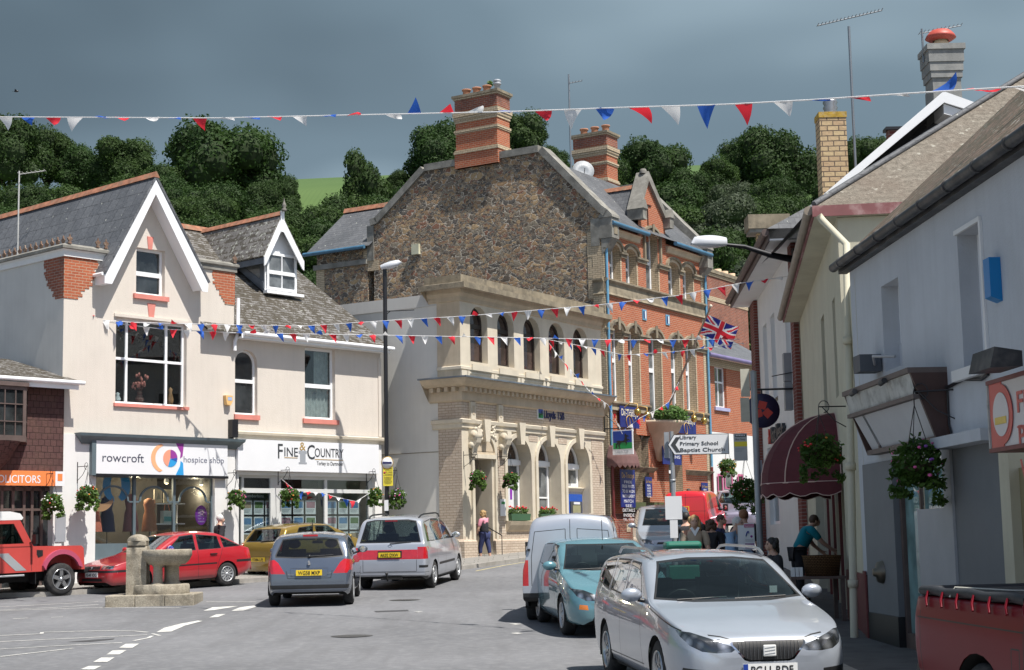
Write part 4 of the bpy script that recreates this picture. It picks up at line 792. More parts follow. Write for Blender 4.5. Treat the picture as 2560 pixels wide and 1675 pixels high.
mb=MB(); a0,a1,a2,_=f2(FR,(-16,1206),(101,1206),-0.16); mb.text('SOLICITORS',a0,a2,0.2,-0.166,SIGNW,width=a1-a0,depth=0.004,bold=0.006); mb.box(s1+0.06,s1+0.2,-0.165,-0.161,sgz0+0.13,sgz1-0.06,ORANGE); mb.build('sign_lettering',T_)
mb=MB();
for px_ in (0,28,56,76,100): x=FR.front(px_,1300,0.1).x; mb.box(x,x+0.07,0.08,0.14,zg3,sgz0,BROWNW)
z=zat(FR,50,1222,0.1); mb.box(xT,t1,0.08,0.14,z-0.05,z+0.05,BROWNW); z=zat(FR,50,1274,0.1); mb.box(xT,t1,0.09,0.13,z-0.03,z+0.03,BROWNW); mb.box(xT,t1,0.15,0.16,zg3,sgz0,DGLASS); mb.build('shopfront',T_)
mb=MB(); mb.box(t1+0.06,t1+0.36,-0.1,-0.085,zat(FR,140,1355),zat(FR,140,1285),SIGR)
mb.build('name_plate',T_)
# ================================================================ stone bank
zg4=g(50)-0.05
B_=bthing('bank_building','pale stone bank with arched windows on both floors and a deep bracketed cornice','building',FB,0,0,zg4)
fb=lambda px,py,y=0.0: FB.front(px,py,y)
XE=XB
z_str=zat(FB,1167,1048); z_fr1=zat(FB,1165,1001); z_mc0=zat(FB,1166,968); z_mc1=zat(FB,1164,947,-0.5); z_up0=z_mc1+0.05; z_band=zat(FB,1150,913); z_uc0=zat(FB,1146,748); z_uc1=zat(FB,1147,700,-0.5); z_par=zat(FB,1147,680,-0.3); z_pl=zat(FB,1156,1350)
SD=0.86
uw=[(1175.4,1219),(1243.8,1285),(1309,1350),(1372,1411),(1433,1469.5)]
ys_=[850,860,870,880,890]
wx=[(fb(a,y).x,fb(b,y).x) for (a,b),y in zip(uw,ys_)]
wz0=zat(FB,1190,905); wzt=zat(FB,1195,767)
mb=MB(); hs=[]
for a,b in wx: r=(b-a)/2; hs.append([(a,wz0),(b,wz0)]+arc((a+b)/2,wzt-r*0.95,r,0,180,12,r*0.95))
mb.wall([(0,z_up0),(XE,z_up0),(XE,z_uc0+0.1),(0,z_uc0+0.1)],hs,0,0.34,STONEP)
mb.wall([(0,z_up0),(SD,z_up0),(SD,z_uc0+0.1),(0,z_uc0+0.1)],[],0,0.3,STONE,ax='x')
mb.box(0.01,XE,0.36,8,z_up0,z_uc0,DARKROOM) if 0 else None
mb.build('upper_wall',B_)
for i,(a,b) in enumerate(wx): window(B_,a,b,wz0,wzt,0.22,BROWNW if 0 else pm('dark_wood',(0.035,0.025,0.02),0.5,0.3,8),BRGLASS,0.09,(),(0.66,),arched=True,bw=0.14,name='arched_window')
mb=MB(); zb=z_band;
mb.sweep([(0,SD),(0,0),(XE,0)],[(0.0,zb-0.12),(0.05,zb-0.1),(0.05,zb-0.02),(0,zb)],STONEP)
pz0=z_up0+0.06; pz1=zb-0.16
for i in range(5):
 a,b=wx[i]; c=(a+b)/2; x0=c-0.62; x1=c+0.62
 mb.box(a-0.02,b+0.12,-0.09,-0.052,zb-0.1,zb+0.08,STONEP)
 for q in ((x0-0.0,x1,pz1-0.05,pz1),(x0,x1,pz0,pz0+0.03)): mb.box(q[0],q[1],-0.03,-0.002,q[2],q[3],STONEP)
 for xx in (x0-0.16,x1-0.0): mb.box(xx,xx+0.16,-0.05,-0.002,pz0,pz1+0.02,STONEP)
mb.box(0.0,0.35,-0.05,-0.002,pz0,pz1+0.02,STONEP); mb.build('panelled_band',B_)
mb=MB()
mb.sweep([(0,SD+0.3),(0,0),(XE,0)],[(0.0,z_uc0-0.05),(0.06,z_uc0-0.02),(0.06,z_uc0+0.1),(0.14,z_uc0+0.2),(0.16,z_uc0+0.34),(0.3,z_uc0+0.5),(0.44,z_uc1-0.17)],STONE)
mb.sweep([(0,SD+0.35),(0,0),(XE,0)],[(0.44,z_uc1-0.17),(0.5,z_uc1-0.17),(0.5,z_uc1),(0.2,z_uc1+0.06),(0.16,z_uc1+0.06),(0.16,z_par),(-0.25,z_par)],STONED); mb.build('top_cornice',B_)
mb=MB()
P3=[(0.02,z_fr1-0.02),(0.1,z_fr1+0.02),(0.1,z_fr1+0.12),(0.2,z_fr1+0.2)]
mb.sweep([(0,SD+0.3),(0,0),(XE,0)],[(0.0,z_fr1-0.05),(0.08,z_fr1),(0.08,z_mc0-0.02),(0.3,z_mc0),(0.42,z_mc0+0.06),(0.52,z_mc0+0.16),(0.55,z_mc0+0.22)],STONE)
n=int(XE/0.27)
for i in range(n): x=-0.15+i*0.27; mb.box(x,x+0.13,-0.26,-0.081,z_mc0-0.15,z_mc0-0.012,STONE)
for i in range(4): mb.box(-0.26,-0.081,0.05+i*0.27,0.18+i*0.27,z_mc0-0.15,z_mc0-0.012,STONE)
co=mb.build('lower_cornice',B_)
mb=MB(); mb.sweep([(0,SD+0.35),(0,0),(XE,0)],[(0.53,z_mc0+0.222),(0.6,z_mc0+0.222),(0.6,z_mc0+0.27),(0.0,z_up0+0.06)],LEAD); mb.build('lead_flashing',B_)
mb=MB(); mb.wall([(0,z_str),(XE,z_str),(XE,z_mc0),(0,z_mc0)],[],0,0.1,BUFFBANK); mb.wall([(0,z_str),(SD,z_str),(SD,z_mc0),(0,z_mc0)],[],0.0,0.1,BUFFBANK,ax='x')
for px_ in (1172,1241): x=fb(px_,1020).x; mb.box(x,x+0.26,-0.09,-0.002,z_str,z_fr1-0.03,STONEP); mb.box(x+0.07,x+0.19,-0.1,-0.091,z_str+0.15,z_fr1-0.15,STONE)
mb.build('frieze',B_)
lw=[(1183,1235.5,1084),(1267,1327,1084),(1344,1400,1090),(1417.6,1473,1100)]
lx=[(fb(a,1220).x,fb(b,1220).x) for a,b,_ in lw]; lt=zat(FB,1209,1086)
zsill=zat(FB,1270,1302); zdoor=zat(FB,1210,1390)
zb4=zat(FB,1418,1294)
hs=[]
for i,(a,b) in enumerate(lx):
 r=(b-a)/2; z0=(zdoor if i==0 else zsill if i<3 else zsill-0.45); hs.append([(a,z0),(b,z0)]+arc((a+b)/2,lt-r,r,0,180,16))
hs[0]=[(lx[0][0]+0.12,zdoor),(lx[0][1]-0.12,zdoor),(lx[0][1]-0.12,zat(FB,1209,1147)),(lx[0][0]+0.12,zat(FB,1209,1147))]
mb=MB(); mb.wall([(0,zg4-0.2),(XE,zg4-0.2),(XE,z_str-0.001),(0,z_str-0.001)],hs,0,0.5,STONEP)
mb.wall([(0,zg4-0.2),(SD,zg4-0.2),(SD,z_str-0.001),(0,z_str-0.001)],[],0,0.3,BUFFBANK,ax='x')
def bp(x0,x1,z0,z1): mb.box(x0,x1,-0.012,-0.001,z0,z1,BUFFBANK)
zim=zat(FB,1260,1150)
bp(lx[0][1]+0.22,lx[1][0]-0.16,z_pl+0.02,zim+0.4); bp(lx[1][0]-0.158,lx[3][0]-0.2,z_pl+0.02,zsill-0.3); bp(lx[3][1]+0.22,XE-0.1,z_pl+0.02,lt+0.3); bp(0.03,0.12,z_pl,z_pl+0.1)
for i in (1,2): c=(lx[i][1]+lx[i+1][0])/2; bp(c-0.28,c+0.28,lt-0.1,lt+0.12)
mb.build('ground_wall',B_)
mb=MB(); mb.sweep([(0,SD+0.2),(0,0),(lx[0][0]+0.02,0)],[(0,zg4-0.2),(0.12,zg4-0.2),(0.12,z_pl-0.06),(0.06,z_pl),(0,z_pl+0.02)],BUFFBANK)
mb.sweep([(lx[0][1]-0.02,0.0),(lx[0][1]-0.02,-0.001),(XE,-0.001)],[(0,zg4-0.2),(0.1,zg4-0.2),(0.1,z_pl-0.06),(0.05,z_pl),(0,z_pl+0.02)],BUFFBANK); mb.build('plinth',B_)
mb=MB(); mb.sweep([(0,SD+0.2),(0,0),(XE,0)],[(0,z_str-0.3),(0.05,z_str-0.26),(0.05,z_str-0.14),(0.1,z_str-0.12),(0.12,z_str-0.02),(0,z_str+0.02)],STONEP)
for i,(a,b) in enumerate(lx):
 c=(a+b)/2; r=(b-a)/2
 mb.prism([(c-0.12,lt-0.24),(c+0.1,lt-0.24),(c+0.19,z_str+0.03),(c-0.2,z_str+0.03)],-0.2,-0.003,STONEP)
 if i: # archivolt
  o=arc(c,lt-r,r+0.14,0,180,18); inn=arc(c,lt-r,r,180,0,18); mb.prism(o+inn,-0.05,-0.004,STONEP)
  for xx in (a-0.15,b): mb.box(xx,xx+0.15,-0.055,-0.004,(zsill if i<3 else zb4),lt-r,STONEP)
mb.sweep([(lx[1][0]-0.1,0),(lx[2][1]+0.1,0)],[(0,zsill-0.35),(0.08,zsill-0.3),(0.16,zsill-0.14),(0.2,zsill-0.02),(0.0,zsill)],STONE)
mb.build('stone_dressings',B_)
for i in (1,2):
 a,b=lx[i]; w=MB(); a2,b2=a+0.02,b-0.02; r=(b2-a2)/2; c=(a2+b2)/2; zs=lt-0.02-r
 w.wall([(a2,zsill),(b2,zsill)]+arc(c,zs,r,0,180,16),[[(a2+0.1,zsill+0.12),(b2-0.1,zsill+0.12),(b2-0.1,zs-0.16),(a2+0.1,zs-0.16)],[(a2+0.14,zs+0.06),(b2-0.14,zs+0.06)]+arc(c,zs+0.06,r-0.14,0,180,14)],0.42,0.08,PVC)
 w.box(a2,b2,0.36,0.42,zs-0.13,zs+0.03,PVC); wo_=w.build('arched_window',B_)
 G=MB(); G.box(a2+0.05,b2-0.05,0.46,0.48,zsill+0.1,zs-0.1,GREYGLASS); G.prism([(a2+0.1,zs+0.04),(b2-0.1,zs+0.04)]+arc(c,zs+0.04,r-0.1,0,180,12),0.46,0.48,BRGLASS); G.build('pane',wo_)
 if i==2:
  G=MB()
  for k in range(7): x=a2+0.14+k*0.1; G.box(x,x+0.05,0.445,0.45,zsill+0.85,zs-0.2,PVC)
  G.box(a2+0.1,b2-0.1,0.43,0.455,zsill+0.75,zsill+0.8,PVC); G.build('blind',wo_)
a,b=lx[3]; r=(b-a)/2; c=(a+b)/2; zs=lt-r; w=MB()
w.wall([(a+0.02,zat(FB,1440,1216)),(b-0.02,zat(FB,1440,1216))]+arc(c,zs-0.02,r-0.02,0,180,16),[[(a+0.12,zat(FB,1440,1216)+0.12),(b-0.12,zat(FB,1440,1216)+0.12),(b-0.12,zs-0.16),(a+0.12,zs-0.16)],[(a+0.14,zs+0.06),(b-0.14,zs+0.06)]+arc(c,zs+0.06,r-0.16,0,180,14)],0.42,0.08,PVC); w.box(a+0.02,b-0.02,0.36,0.42,zs-0.13,zs+0.03,PVC); wo_=w.build('arched_window',B_)
G=MB(); G.box(a+0.05,b-0.05,0.46,0.48,zat(FB,1440,1216),zs,GREYGLASS); G.prism([(a+0.1,zs+0.04),(b-0.1,zs+0.04)]+arc(c,zs+0.04,r-0.1,0,180,12),0.46,0.48,BRGLASS); G.build('pane',wo_)
G=MB()
for k in range(6): x=a+0.16+k*0.11; G.box(x,x+0.06,0.445,0.45,zat(FB,1440,1216)+0.14,zs-0.18,PVC)
G.build('blind',wo_)
z1=zat(FB,1440,1218); mb=MB(); mb.box(a,b,0.3,0.5,zsill-0.45,z1,STONEP); mb.sweep([(a,0.3),(b,0.3)],[(0,z1-0.16),(0.06,z1-0.12),(0.12,z1-0.02),(0,z1+0.01)],STONEP); mb.build('blind_panel',B_)
def atm(mb):
 a0,a1,az,ay=f2(FB,(1419,1296),(1450,1236),0.28); BLU=pm('bank_blue',(0.02,0.09,0.42),0.4,0.05); DG=pm('atm_grey',(0.07,0.075,0.08),0.4,0.1); mb.box(a0,a1+0.1,0.25,0.299,az-0.5,ay,BLU); mb.box(a0+0.12,a1+0.0,0.2,0.249,az-0.5,ay-0.25,DG); mb.box(a0+0.24,a1-0.14,0.19,0.199,az+0.1,ay-0.38,pm('atm_screen',(0.35,0.34,0.2),0.3)); mb.box(a0+0.3,a1-0.18,0.185,0.199,ay-0.35,ay-0.27,SIGNW); mb.prism([(0.19,az-0.2),(0.1,az-0.24),(0.1,az-0.3),(0.19,az-0.3)],a0+0.2,a1-0.1,SIGR,'x')
single('cash_machine','blue and grey cash machine set in the rightmost arch of the bank','cash machine',atm,FB)
a,b=lx[0]; dz=zat(FB,1209,1147); mb=MB(); c=(a+b)/2; r=(b-a)/2
mb.box(a-0.02,b+0.02,-0.12,-0.005,dz+0.001,dz+0.13,STONEP); mb.box(a+0.0,b+0.0,-0.07,-0.005,dz+0.132,dz+0.2,STONE)
o=arc(c,lt-r,r+0.12,0,180,18); inn=arc(c,lt-r,r,180,0,18); mb.prism(o+inn,-0.06,-0.004,STONEP); mb.prism([(a+0.02,dz+0.24)]+[(b-0.02,dz+0.24)]+arc(c,lt-r,r-0.02,0,180,14),-0.006,-0.002,STONE)
for xx in (a-0.12,b): mb.box(xx,xx+0.12,-0.07,-0.005,zdoor,dz+0.0,STONEP)
mb.build('door_surround',B_)
for px_ in (1171,1246):
 x=fb(px_,1100).x; mb=MB(); z1=z_str-0.3; z0=zat(FB,1175,1118)
 P=[(0,z1),(-0.34,z1),(-0.36,z1-0.2),(-0.3,z1-0.42),(-0.18,z1-0.58),(-0.12,z1-0.85),(-0.16,z0+0.12),(-0.12,z0),(0,z0-0.03)]
 mb.prism(P,x,x+0.24,STONEP,'x'); mb.lathe([(0.0,-0.015),(0.16,-0.015),(0.16,0.255),(0,0.255)],(x,-0.2,z1-0.2),STONEP,14,'x'); mb.lathe([(0,-0.03),(0.07,-0.03),(0.07,0.27),(0,0.27)],(x,-0.2,z1-0.2),STONE,10,'x'); mb.lathe([(0.0,-0.02),(0.1,-0.02),(0.1,0.26),(0,0.26)],(x,-0.1,z0+0.06),STONEP,10,'x'); mb.build('scroll_bracket',B_)
rnd=random.Random(3); mb=MB()
for px_ in (1194,1228):
 for k in range(16): a_=fb(px_,1075); mb.ball((a_.x+rnd.uniform(-0.13,0.13)+0.08*math.sin(k),-0.05,a_.z-0.55*k/16+0.2),0.065,STONEP,5)
mb.build('carved_garland',B_)
mb=MB();
for i in range(3): mb.box(a+0.0-0.3*(i==0),b+0.3*(i==0),-0.55+i*0.3 if i else -0.5,-0.001 if i==0 else 1.2,zg4-0.2,zdoor-0.36+i*0.18 if i else zdoor-0.4,STONE)
mb.build('steps',B_)
mb=MB(); mb.box(b-0.12,b-0.06,0.5,1.9,zdoor,dz,pm('door_panel',(0.5,0.44,0.36),0.6,0.1)); mb.box(a+0.12,a+0.16,0.5,1.9,zdoor,dz,DARKROOM); mb.box(a-0.2,b+0.2,1.9,1.95,zdoor-0.4,dz+0.1,BLACK); mb.box(a,b,0.5,1.9,dz,dz+0.1,BLACK); mb.build('doorway',B_)
def rail(mb): mb.tube([(b-0.16,-0.35,zdoor+0.62),(b-0.14,0.3,zdoor+0.95),(b-0.14,0.9,zdoor+1.0)],0.018,BLACK,6); mb.tube([(b-0.16,-0.35,zdoor+0.62),(b-0.16,-0.35,zdoor-0.3)],0.014,BLACK,6)
single('handrail','black iron handrail beside the bank door steps','handrail',rail,FB)
mb=MB(); ztf=zat(FB,1150,1,0) if 0 else FB.side(1090,734,0.03).z
mb.box(0.03,0.3,SD,8.5,zg4-0.2,ztf,BANKREN); mb.box(0.32,XE-0.02,0.55,8.4,z_up0+0.5,z_up0+0.55,LEAD); mb.box(0.0,0.029,SD,8.5,ztf-0.38,ztf-0.002,GREYREN); mb.box(0.018,0.029,SD,8.5,zat(FB,1157,1127),zat(FB,1157,1127)+0.02,STONED); mb.build('side_wall',B_)
NAVY=pm('bank_navy',(0.02,0.02,0.11),0.4,0.05); BGREEN=pm('bank_green',(0.01,0.27,0.07),0.4,0.05); BBLUE=pm('logo_blue',(0.015,0.05,0.3),0.4,0.05)
def horse(mb,cx,cz,s,y,mt,flip=1):
 H=[(-0.95,-0.05),(-0.7,0.1),(-0.45,0.12),(0.0,0.05),(0.25,0.15),(0.35,0.5),(0.3,0.75),(0.42,0.95),(0.5,0.78),(0.85,0.62),(0.82,0.5),(0.6,0.52),(0.62,0.2),(0.9,0.25),(1.0,0.05),(0.93,0.02),(0.82,0.14),(0.55,0.0),(0.62,-0.25),(0.5,-0.45),(0.46,-0.4),(0.5,-0.22),(0.3,-0.12),(-0.1,-0.12),(-0.3,-0.25),(-0.4,-0.5),(-0.25,-0.85),(-0.38,-0.88),(-0.55,-0.45),(-0.5,-0.25),(-0.75,-0.4),(-0.72,-0.75),(-0.85,-0.75),(-0.9,-0.35),(-0.65,-0.1),(-0.75,-0.02)]
 mb.prism([(cx+a*s*flip,cz+b*s) for a,b in H],y-0.006,y,mt)
mb=MB(); q0,q1,qz,qt=f2(FB,(1342,1047),(1355,1020)); mb.box(q0,q1,-0.05,-0.002,qz,qt,SIGNW); mb.box(q0+0.03,q1-0.03,-0.056,-0.051,(qz+qt)/2,qt-0.03,BBLUE); mb.box(q0+0.03,q1-0.03,-0.056,-0.051,qz+0.03,(qz+qt)/2-0.001,BGREEN); horse(mb,(q0+q1)/2,(qz+qt)/2-0.03,(q1-q0)*0.38,-0.058,BLACK)
q0,q1,qz,_=f2(FB,(1359,1042),(1405,1042)); mb.text('Lloyds TSB',q0,qz-0.04,0.3,-0.03,NAVY,width=(q1-q0)*1.1,depth=0.028); mb.build('sign_lettering',B_)
def notice(mb): q0,q1,qz,qt=f2(FB,(1249,1290),(1262,1248)); mb.box(q0,q1,-0.04,-0.015,qz,qt,SIGNW); mb.box(q0+0.06,q1-0.06,-0.045,-0.041,qt-0.16,qt-0.08,BGREEN)
single('notice_board','white notice plaque on the brick right of the bank door','notice',notice,FB)
def poster(mb):
 q0,q1,qz,qt=f2(FB,(1268,1272),(1281,1214),0.4); mb.box(q0,q1,0.36,0.37,qz,qt,SIGNW); c=(q0+q1)/2; mb.prism([(c-0.05,qz+0.3),(c+0.07,qz+0.3),(c+0.09,qz+0.62),(c+0.02,qz+0.75),(c-0.06,qz+0.62)],0.355,0.359,PUR)
single('window_poster','tall white poster standing in the first bank window','poster',poster,FB)
def hsign(mb):
 x=XE+0.05; z0=zat(FB,1540,1128,-0.7);
 q=fb(1540,1100,-1.0);
 a_=FB.side(1526,1130,x); b2=FB.side(1571,1072,x)
 y0,y1=-1.15,-0.35; zt=zat(FB,1520,1072,-0.7); zb_=zt-0.86
 mb.box(x-0.03,x+0.03,y0,y1,zb_,zt,SIGNW); mb.box(x-0.036,x-0.031,y0+0.03,y1-0.03,zb_+0.42,zt-0.03,BBLUE); mb.box(x-0.036,x-0.031,y0+0.03,y1-0.03,zb_+0.2,zb_+0.419,BGREEN)
 hb=MB(); horse(hb,0,0,0.3,0,BLACK); mb.add([(x-0.042+p[1]*0.5,y0+0.4-p[0],zb_+0.46+p[2]) for p in hb.v],hb.f,BLACK)
 mb.text('Lloyds TSB',0,0,0.08,0,SIGR,width=0.5,depth=0.002,xf=lambda X,Y,Z:(x-0.038+Y,y1-0.12-X,zb_+0.07+Z))
 mb.tube([(x,-0.02,zt+0.08),(x,y0,zt+0.05)],0.02,BLACK,6); mb.tube([(x,-0.02,zt+0.65),(x,y1-0.3,zt+0.06)],0.014,BLACK,6); mb.tube([(x,-0.03,zt+0.8),(x,-0.03,zt-0.05)],0.022,BLACK,6)
single('hanging_sign','square bank sign with a black horse on blue and green','hanging sign',hsign,FB)
# ================================================================ tall brick and rubble building with the pub
zg5=g(58); TH=bthing('pub_building','tall red brick pub building with a dark rubble gable wall and two chimneys','building',FB,XT0,0,zg5)
sd=lambda px,py,x=XT0: FB.side(px,py,x)
P_k=sd(1505,560); pE=sd(1500,522); pR1=sd(1348,385); pR0=sd(1063,412); pL=sd(945,553); pk=sd(934,560); pB=sd(930,700)
gy1=pk.y; zk=pL.z
zEv=zat(FB,1516,556,-0.25)
ztopf=(pR1.z+pR0.z)/2; y1_=pR1.y; y0_=pR0.y
mb=MB(); mb.prism([(0.0,zg5-0.2),(0.0,zEv+0.1),(0.12,pE.z-0.1),(y1_,ztopf-0.1),(y0_,ztopf-0.1),(pL.y,zk-0.1),(gy1,zk-0.15),(gy1,zg5-0.2)],XT0,XT0+0.45,RUBBLE,'x')
gv=mb.build('gable_wall',TH)
mb=MB(); z=zg5; i=0
while z<zEv-1.0:
 w=0.62 if i%2 else 0.42; mb.box(XT0-0.02,XT0-0.001,-0.02,w,z,z+0.38,BUFF); z+=0.38; i+=1
z=zat(FB,1530,745); i=0
mb.box(XT0-0.012,XT0-0.001,0.45,0.62,z,pE.z-0.8,BUFF)
mb.build('quoins',TH)
def coping(par,pts,w,th,mat,x0,x1,nm='coping'):
 mb=MB()
 for a,b in zip(pts,pts[1:]):
  d=(Vector(b)-Vector(a)).normalized(); nrm=Vector((-d.y,d.x));
  if nrm.y<0: nrm=-nrm
  mb.prism([a,b,(b[0]+nrm.x*th,b[1]+nrm.y*th),(a[0]+nrm.x*th,a[1]+nrm.y*th)],x0,x1,mat,'x')
 return mb.build(nm,par)
cp=[(-0.1,pE.z-0.28),(0.12,pE.z-0.1),(y1_,ztopf-0.1),(y0_,ztopf-0.1),(pL.y,zk-0.1),(gy1+0.1,zk-0.15)]
coping(TH,cp,0,0.26,GREYSTONE,XT0-0.1,XT0+0.5)
mb=MB(); z=pE.z-0.35; mb.box(XT0-0.05,XT0+0.5,-0.42,0.12,z-0.75,z,GREYSTONE); mb.prism([(-0.46,z),(0.1,z),(0.06,z+0.12),(-0.2,z+0.34),(-0.44,z+0.1)],XT0-0.08,XT0+0.53,GREYSTONE,'x'); mb.prism([(-0.0,z-1.35),(-0.4,z-0.76),(0.05,z-0.76)],XT0-0.03,XT0+0.45,GREYSTONE,'x'); mb.box(XT0-0.052,XT0-0.02,0.1,0.45,z-1.0,z,GREYSTONE)
mb.box(XT0+0.1,XT0+0.36,-0.44,-0.421,z-0.6,z-0.15,STONED)
mb.box(XT0-0.05,XT0+0.4,gy1-0.02,gy1+0.3,zk-1.55,zk-0.15,GREYSTONE); mb.box(XT0-0.02,XT0+0.4,gy1-0.25,gy1+0.3,zk-1.95,zk-1.552,BUFF)
mb.build('kneeler',TH)
mb=MB(); mb.prism([(0.0,zg5-0.2),(0.0,zEv+0.1),(0.12,pE.z-0.1),(y1_,ztopf-0.1),(y0_,ztopf-0.1),(pL.y,zk-0.1),(gy1,zk-0.15),(gy1,zg5-0.2)],XT1-0.4,XT1-0.01,RUBBLE,'x'); mb.build('far_gable_wall',TH)
coping(TH,cp,0,0.3,GREYSTONE,XT1-0.45,XT1+0.05)
mb=MB(); z=pE.z-0.35; mb.box(XT1-0.4,XT1+0.1,-0.42,0.12,z-0.75,z,GREYSTONE); mb.prism([(-0.46,z),(0.1,z),(0.06,z+0.12),(-0.2,z+0.34),(-0.44,z+0.1)],XT1-0.43,XT1+0.13,GREYSTONE,'x'); mb.prism([(-0.0,z-1.2),(-0.4,z-0.76),(0.05,z-0.76)],XT1-0.38,XT1+0.07,GREYSTONE,'x'); mb.build('kneeler',TH)
mb=MB(); rz0=pE.z-0.55; x0,x1=XT0+0.45,XT1-0.4
mb.add([(x0,-0.3,zEv+0.12),(x1,-0.3,zEv+0.12),(x1,y1_,ztopf-0.25),(x0,y1_,ztopf-0.25)],[(0,1,2,3)],SLATE); mb.add([(x0,y1_,ztopf-0.25),(x1,y1_,ztopf-0.25),(x1,y0_,ztopf-0.25),(x0,y0_,ztopf-0.25)],[(0,1,2,3)],LEAD); mb.add([(x0,y0_,ztopf-0.25),(x1,y0_,ztopf-0.25),(x1,gy1,zk-0.3),(x0,gy1,zk-0.3)],[(0,1,2,3)],SLATE); mb.build('roof',TH)
mb=MB(); mb.tube([(XT0-0.02,-0.42,zEv),(fb(1597,600).x,-0.42,zEv)],0.085,BLUEG,8); mb.build('gutter',TH); mb=MB(); mb.tube([(fb(1664,600).x,-0.42,zEv),(XT1,-0.42,zEv)],0.085,BLUEG,8); mb.build('gutter',TH)
def zf(py,px=1520,y=0): return zat(FB,px,py,y)
zs1b,zs1t=zf(738),zf(698); zim1=zf(622,1525); zs2b,zs2t=zf(1018),zf(1002); zim2=zf(820,1525); wt2=zf(812,1540); wb2=zf(1003,1540); wt1=zf(611,1535); wb1=zf(707,1535)
cols=[(1529,1556),(1570,1597),(1621,1652),(1677,1704),(1714,1739)]
cx=[(fb(a,900+12*i).x,fb(b,900+12*i).x) for i,(a,b) in enumerate(cols)]
gx=[fb(1597,650).x,fb(1664,650).x]
gap=fb(1617,436,-0.05)
def segop(a,b,z0,zt,rise=0.22): c=(a+b)/2; w=(b-a)/2; return [(a,z0),(b,z0),(b,zt-rise)]+[(c+w*math.cos(R(q)),zt-rise+rise*math.sin(R(q))) for q in (25,50,70,90,110,130,155)]+[(a,zt-rise)]
hs=[]
for i,(a,b) in enumerate(cx): hs.append(segop(a,b,wb2 if i!=2 else wb2-1.6,wt2)); hs.append(segop(a,b,wb1,wt1 if i!=2 else wt1+0.95))
z_g1=zf(1040);
gfh=[]
gl=[(1560,1605,1095,1310,1),(1622,1660,1085,1300,1),(1672,1706,1120,1290,0)]
for a,b,t,bt,_ in gl: A_=fb(a,(t+bt)/2).x; B2=fb(b,(t+bt)/2).x; gfh.append(segop(A_,B2,zf(1262),zf(1075),0.3))
outl=[(XT0,zg5-0.2),(XT1,zg5-0.2),(XT1,zEv+0.02),(gx[1],zEv+0.02),(gx[1],zEv+0.9),(gap.x,gap.z-0.2),(gx[0],zEv+0.9),(gx[0],zEv+0.02),(XT0,zEv+0.02)]
mb=MB(); mb.wall(outl,hs+gfh,-0.02,0.36,BRICK,BUFF); mb.wall([(gx[0],zEv),(gx[1],zEv),(gx[1],zEv+0.9),(gap.x,gap.z-0.2),(gx[0],zEv+0.9)],[],0.3,0.0,BRICK); mb.build('front_wall',TH)
mb=MB()
for xx,s_ in ((gx[0],-1),(gx[1],1)):
 mb.prism([(xx,zEv+0.85),(gap.x,gap.z-0.25),(gap.x,gap.z+0.12),(xx+s_*0.12,zEv+1.0)],-0.14,0.4,GREYSTONE)
 mb.box(xx-0.16,xx+0.16,-0.32,0.35,zEv+0.6,zEv+1.0,GREYSTONE); mb.prism([(xx-0.2,zEv+1.0),(xx+0.2,zEv+1.0),(xx,zEv+1.35)],-0.36,0.35,GREYSTONE)
mb.lathe([(0.14,0),(0.14,0.1),(0.1,0.18),(0,0.2)],(gap.x,0.1,gap.z+0.05),GREYSTONE,10); mb.build('gable_coping',TH)
mb=MB()
for s_ in (-1,1):
 xx=gx[0] if s_<0 else gx[1]; mb.face([(xx,0.3,zEv+0.75),(gap.x,0.3,gap.z-0.45),(gap.x,6.2,gap.z-0.45),(xx,3.0,zEv+0.75)],SLATE)
mb.prism([(gap.x-0.1,gap.z-0.5),(gap.x,gap.z-0.33),(gap.x+0.1,gap.z-0.5)],0.3,6.2,RIDGE); mb.build('cross_roof',TH)
mb=MB(); mb.box(gap.x-0.02,gap.x+0.0,-0.06,-0.02,gap.z-2.0,gap.z-1.2,BLACK); mb.box(gap.x-0.02,gap.x+0.3,-0.06,-0.02,gap.z-1.2,gap.z-1.17,BLACK); mb.build('iron_bracket',TH)
mb=MB()
for z0,z1,o in ((zs1b,zs1t,0.14),(zs2b-0.1,zs2t,0.12)):
 for a,b in ([(XT0,XT1)] if z0==zs1b else [(XT0,cx[2][0]-0.1),(cx[2][1]+0.1,XT1)]):
  mb.sweep([(a,-0.02),(b,-0.02)],[(0,z0),(0.1*o/0.14,z0+0.02),(0.06,z0+0.1),(0.04,z1-0.14),(o,z1-0.06),(o,z1),(0,z1+0.03)],STONED)
mb.sweep([(XT0,0.4),(XT0,-0.02)],[(0,zs1b),(0.1,zs1b+0.02),(0.05,zs1b+0.1),(0.04,zs1t-0.14),(0.14,zs1t-0.06),(0.14,zs1t),(0,zs1t+0.03)],STONED)
mb.sweep([(XT0,-0.02),(gx[0],-0.02)],[(0,zEv-0.32),(0.06,zEv-0.3),(0.1,zEv-0.14),(0.2,zEv-0.1),(0,zEv-0.05)],STONE); mb.sweep([(gx[1],-0.02),(XT1,-0.02)],[(0,zEv-0.32),(0.06,zEv-0.3),(0.1,zEv-0.14),(0.2,zEv-0.1),(0,zEv-0.05)],STONE)
mb.build('string_course',TH)
mb=MB(); hm=MB()
edges=[XT0]+[e for c in cx for e in c]+[XT1]
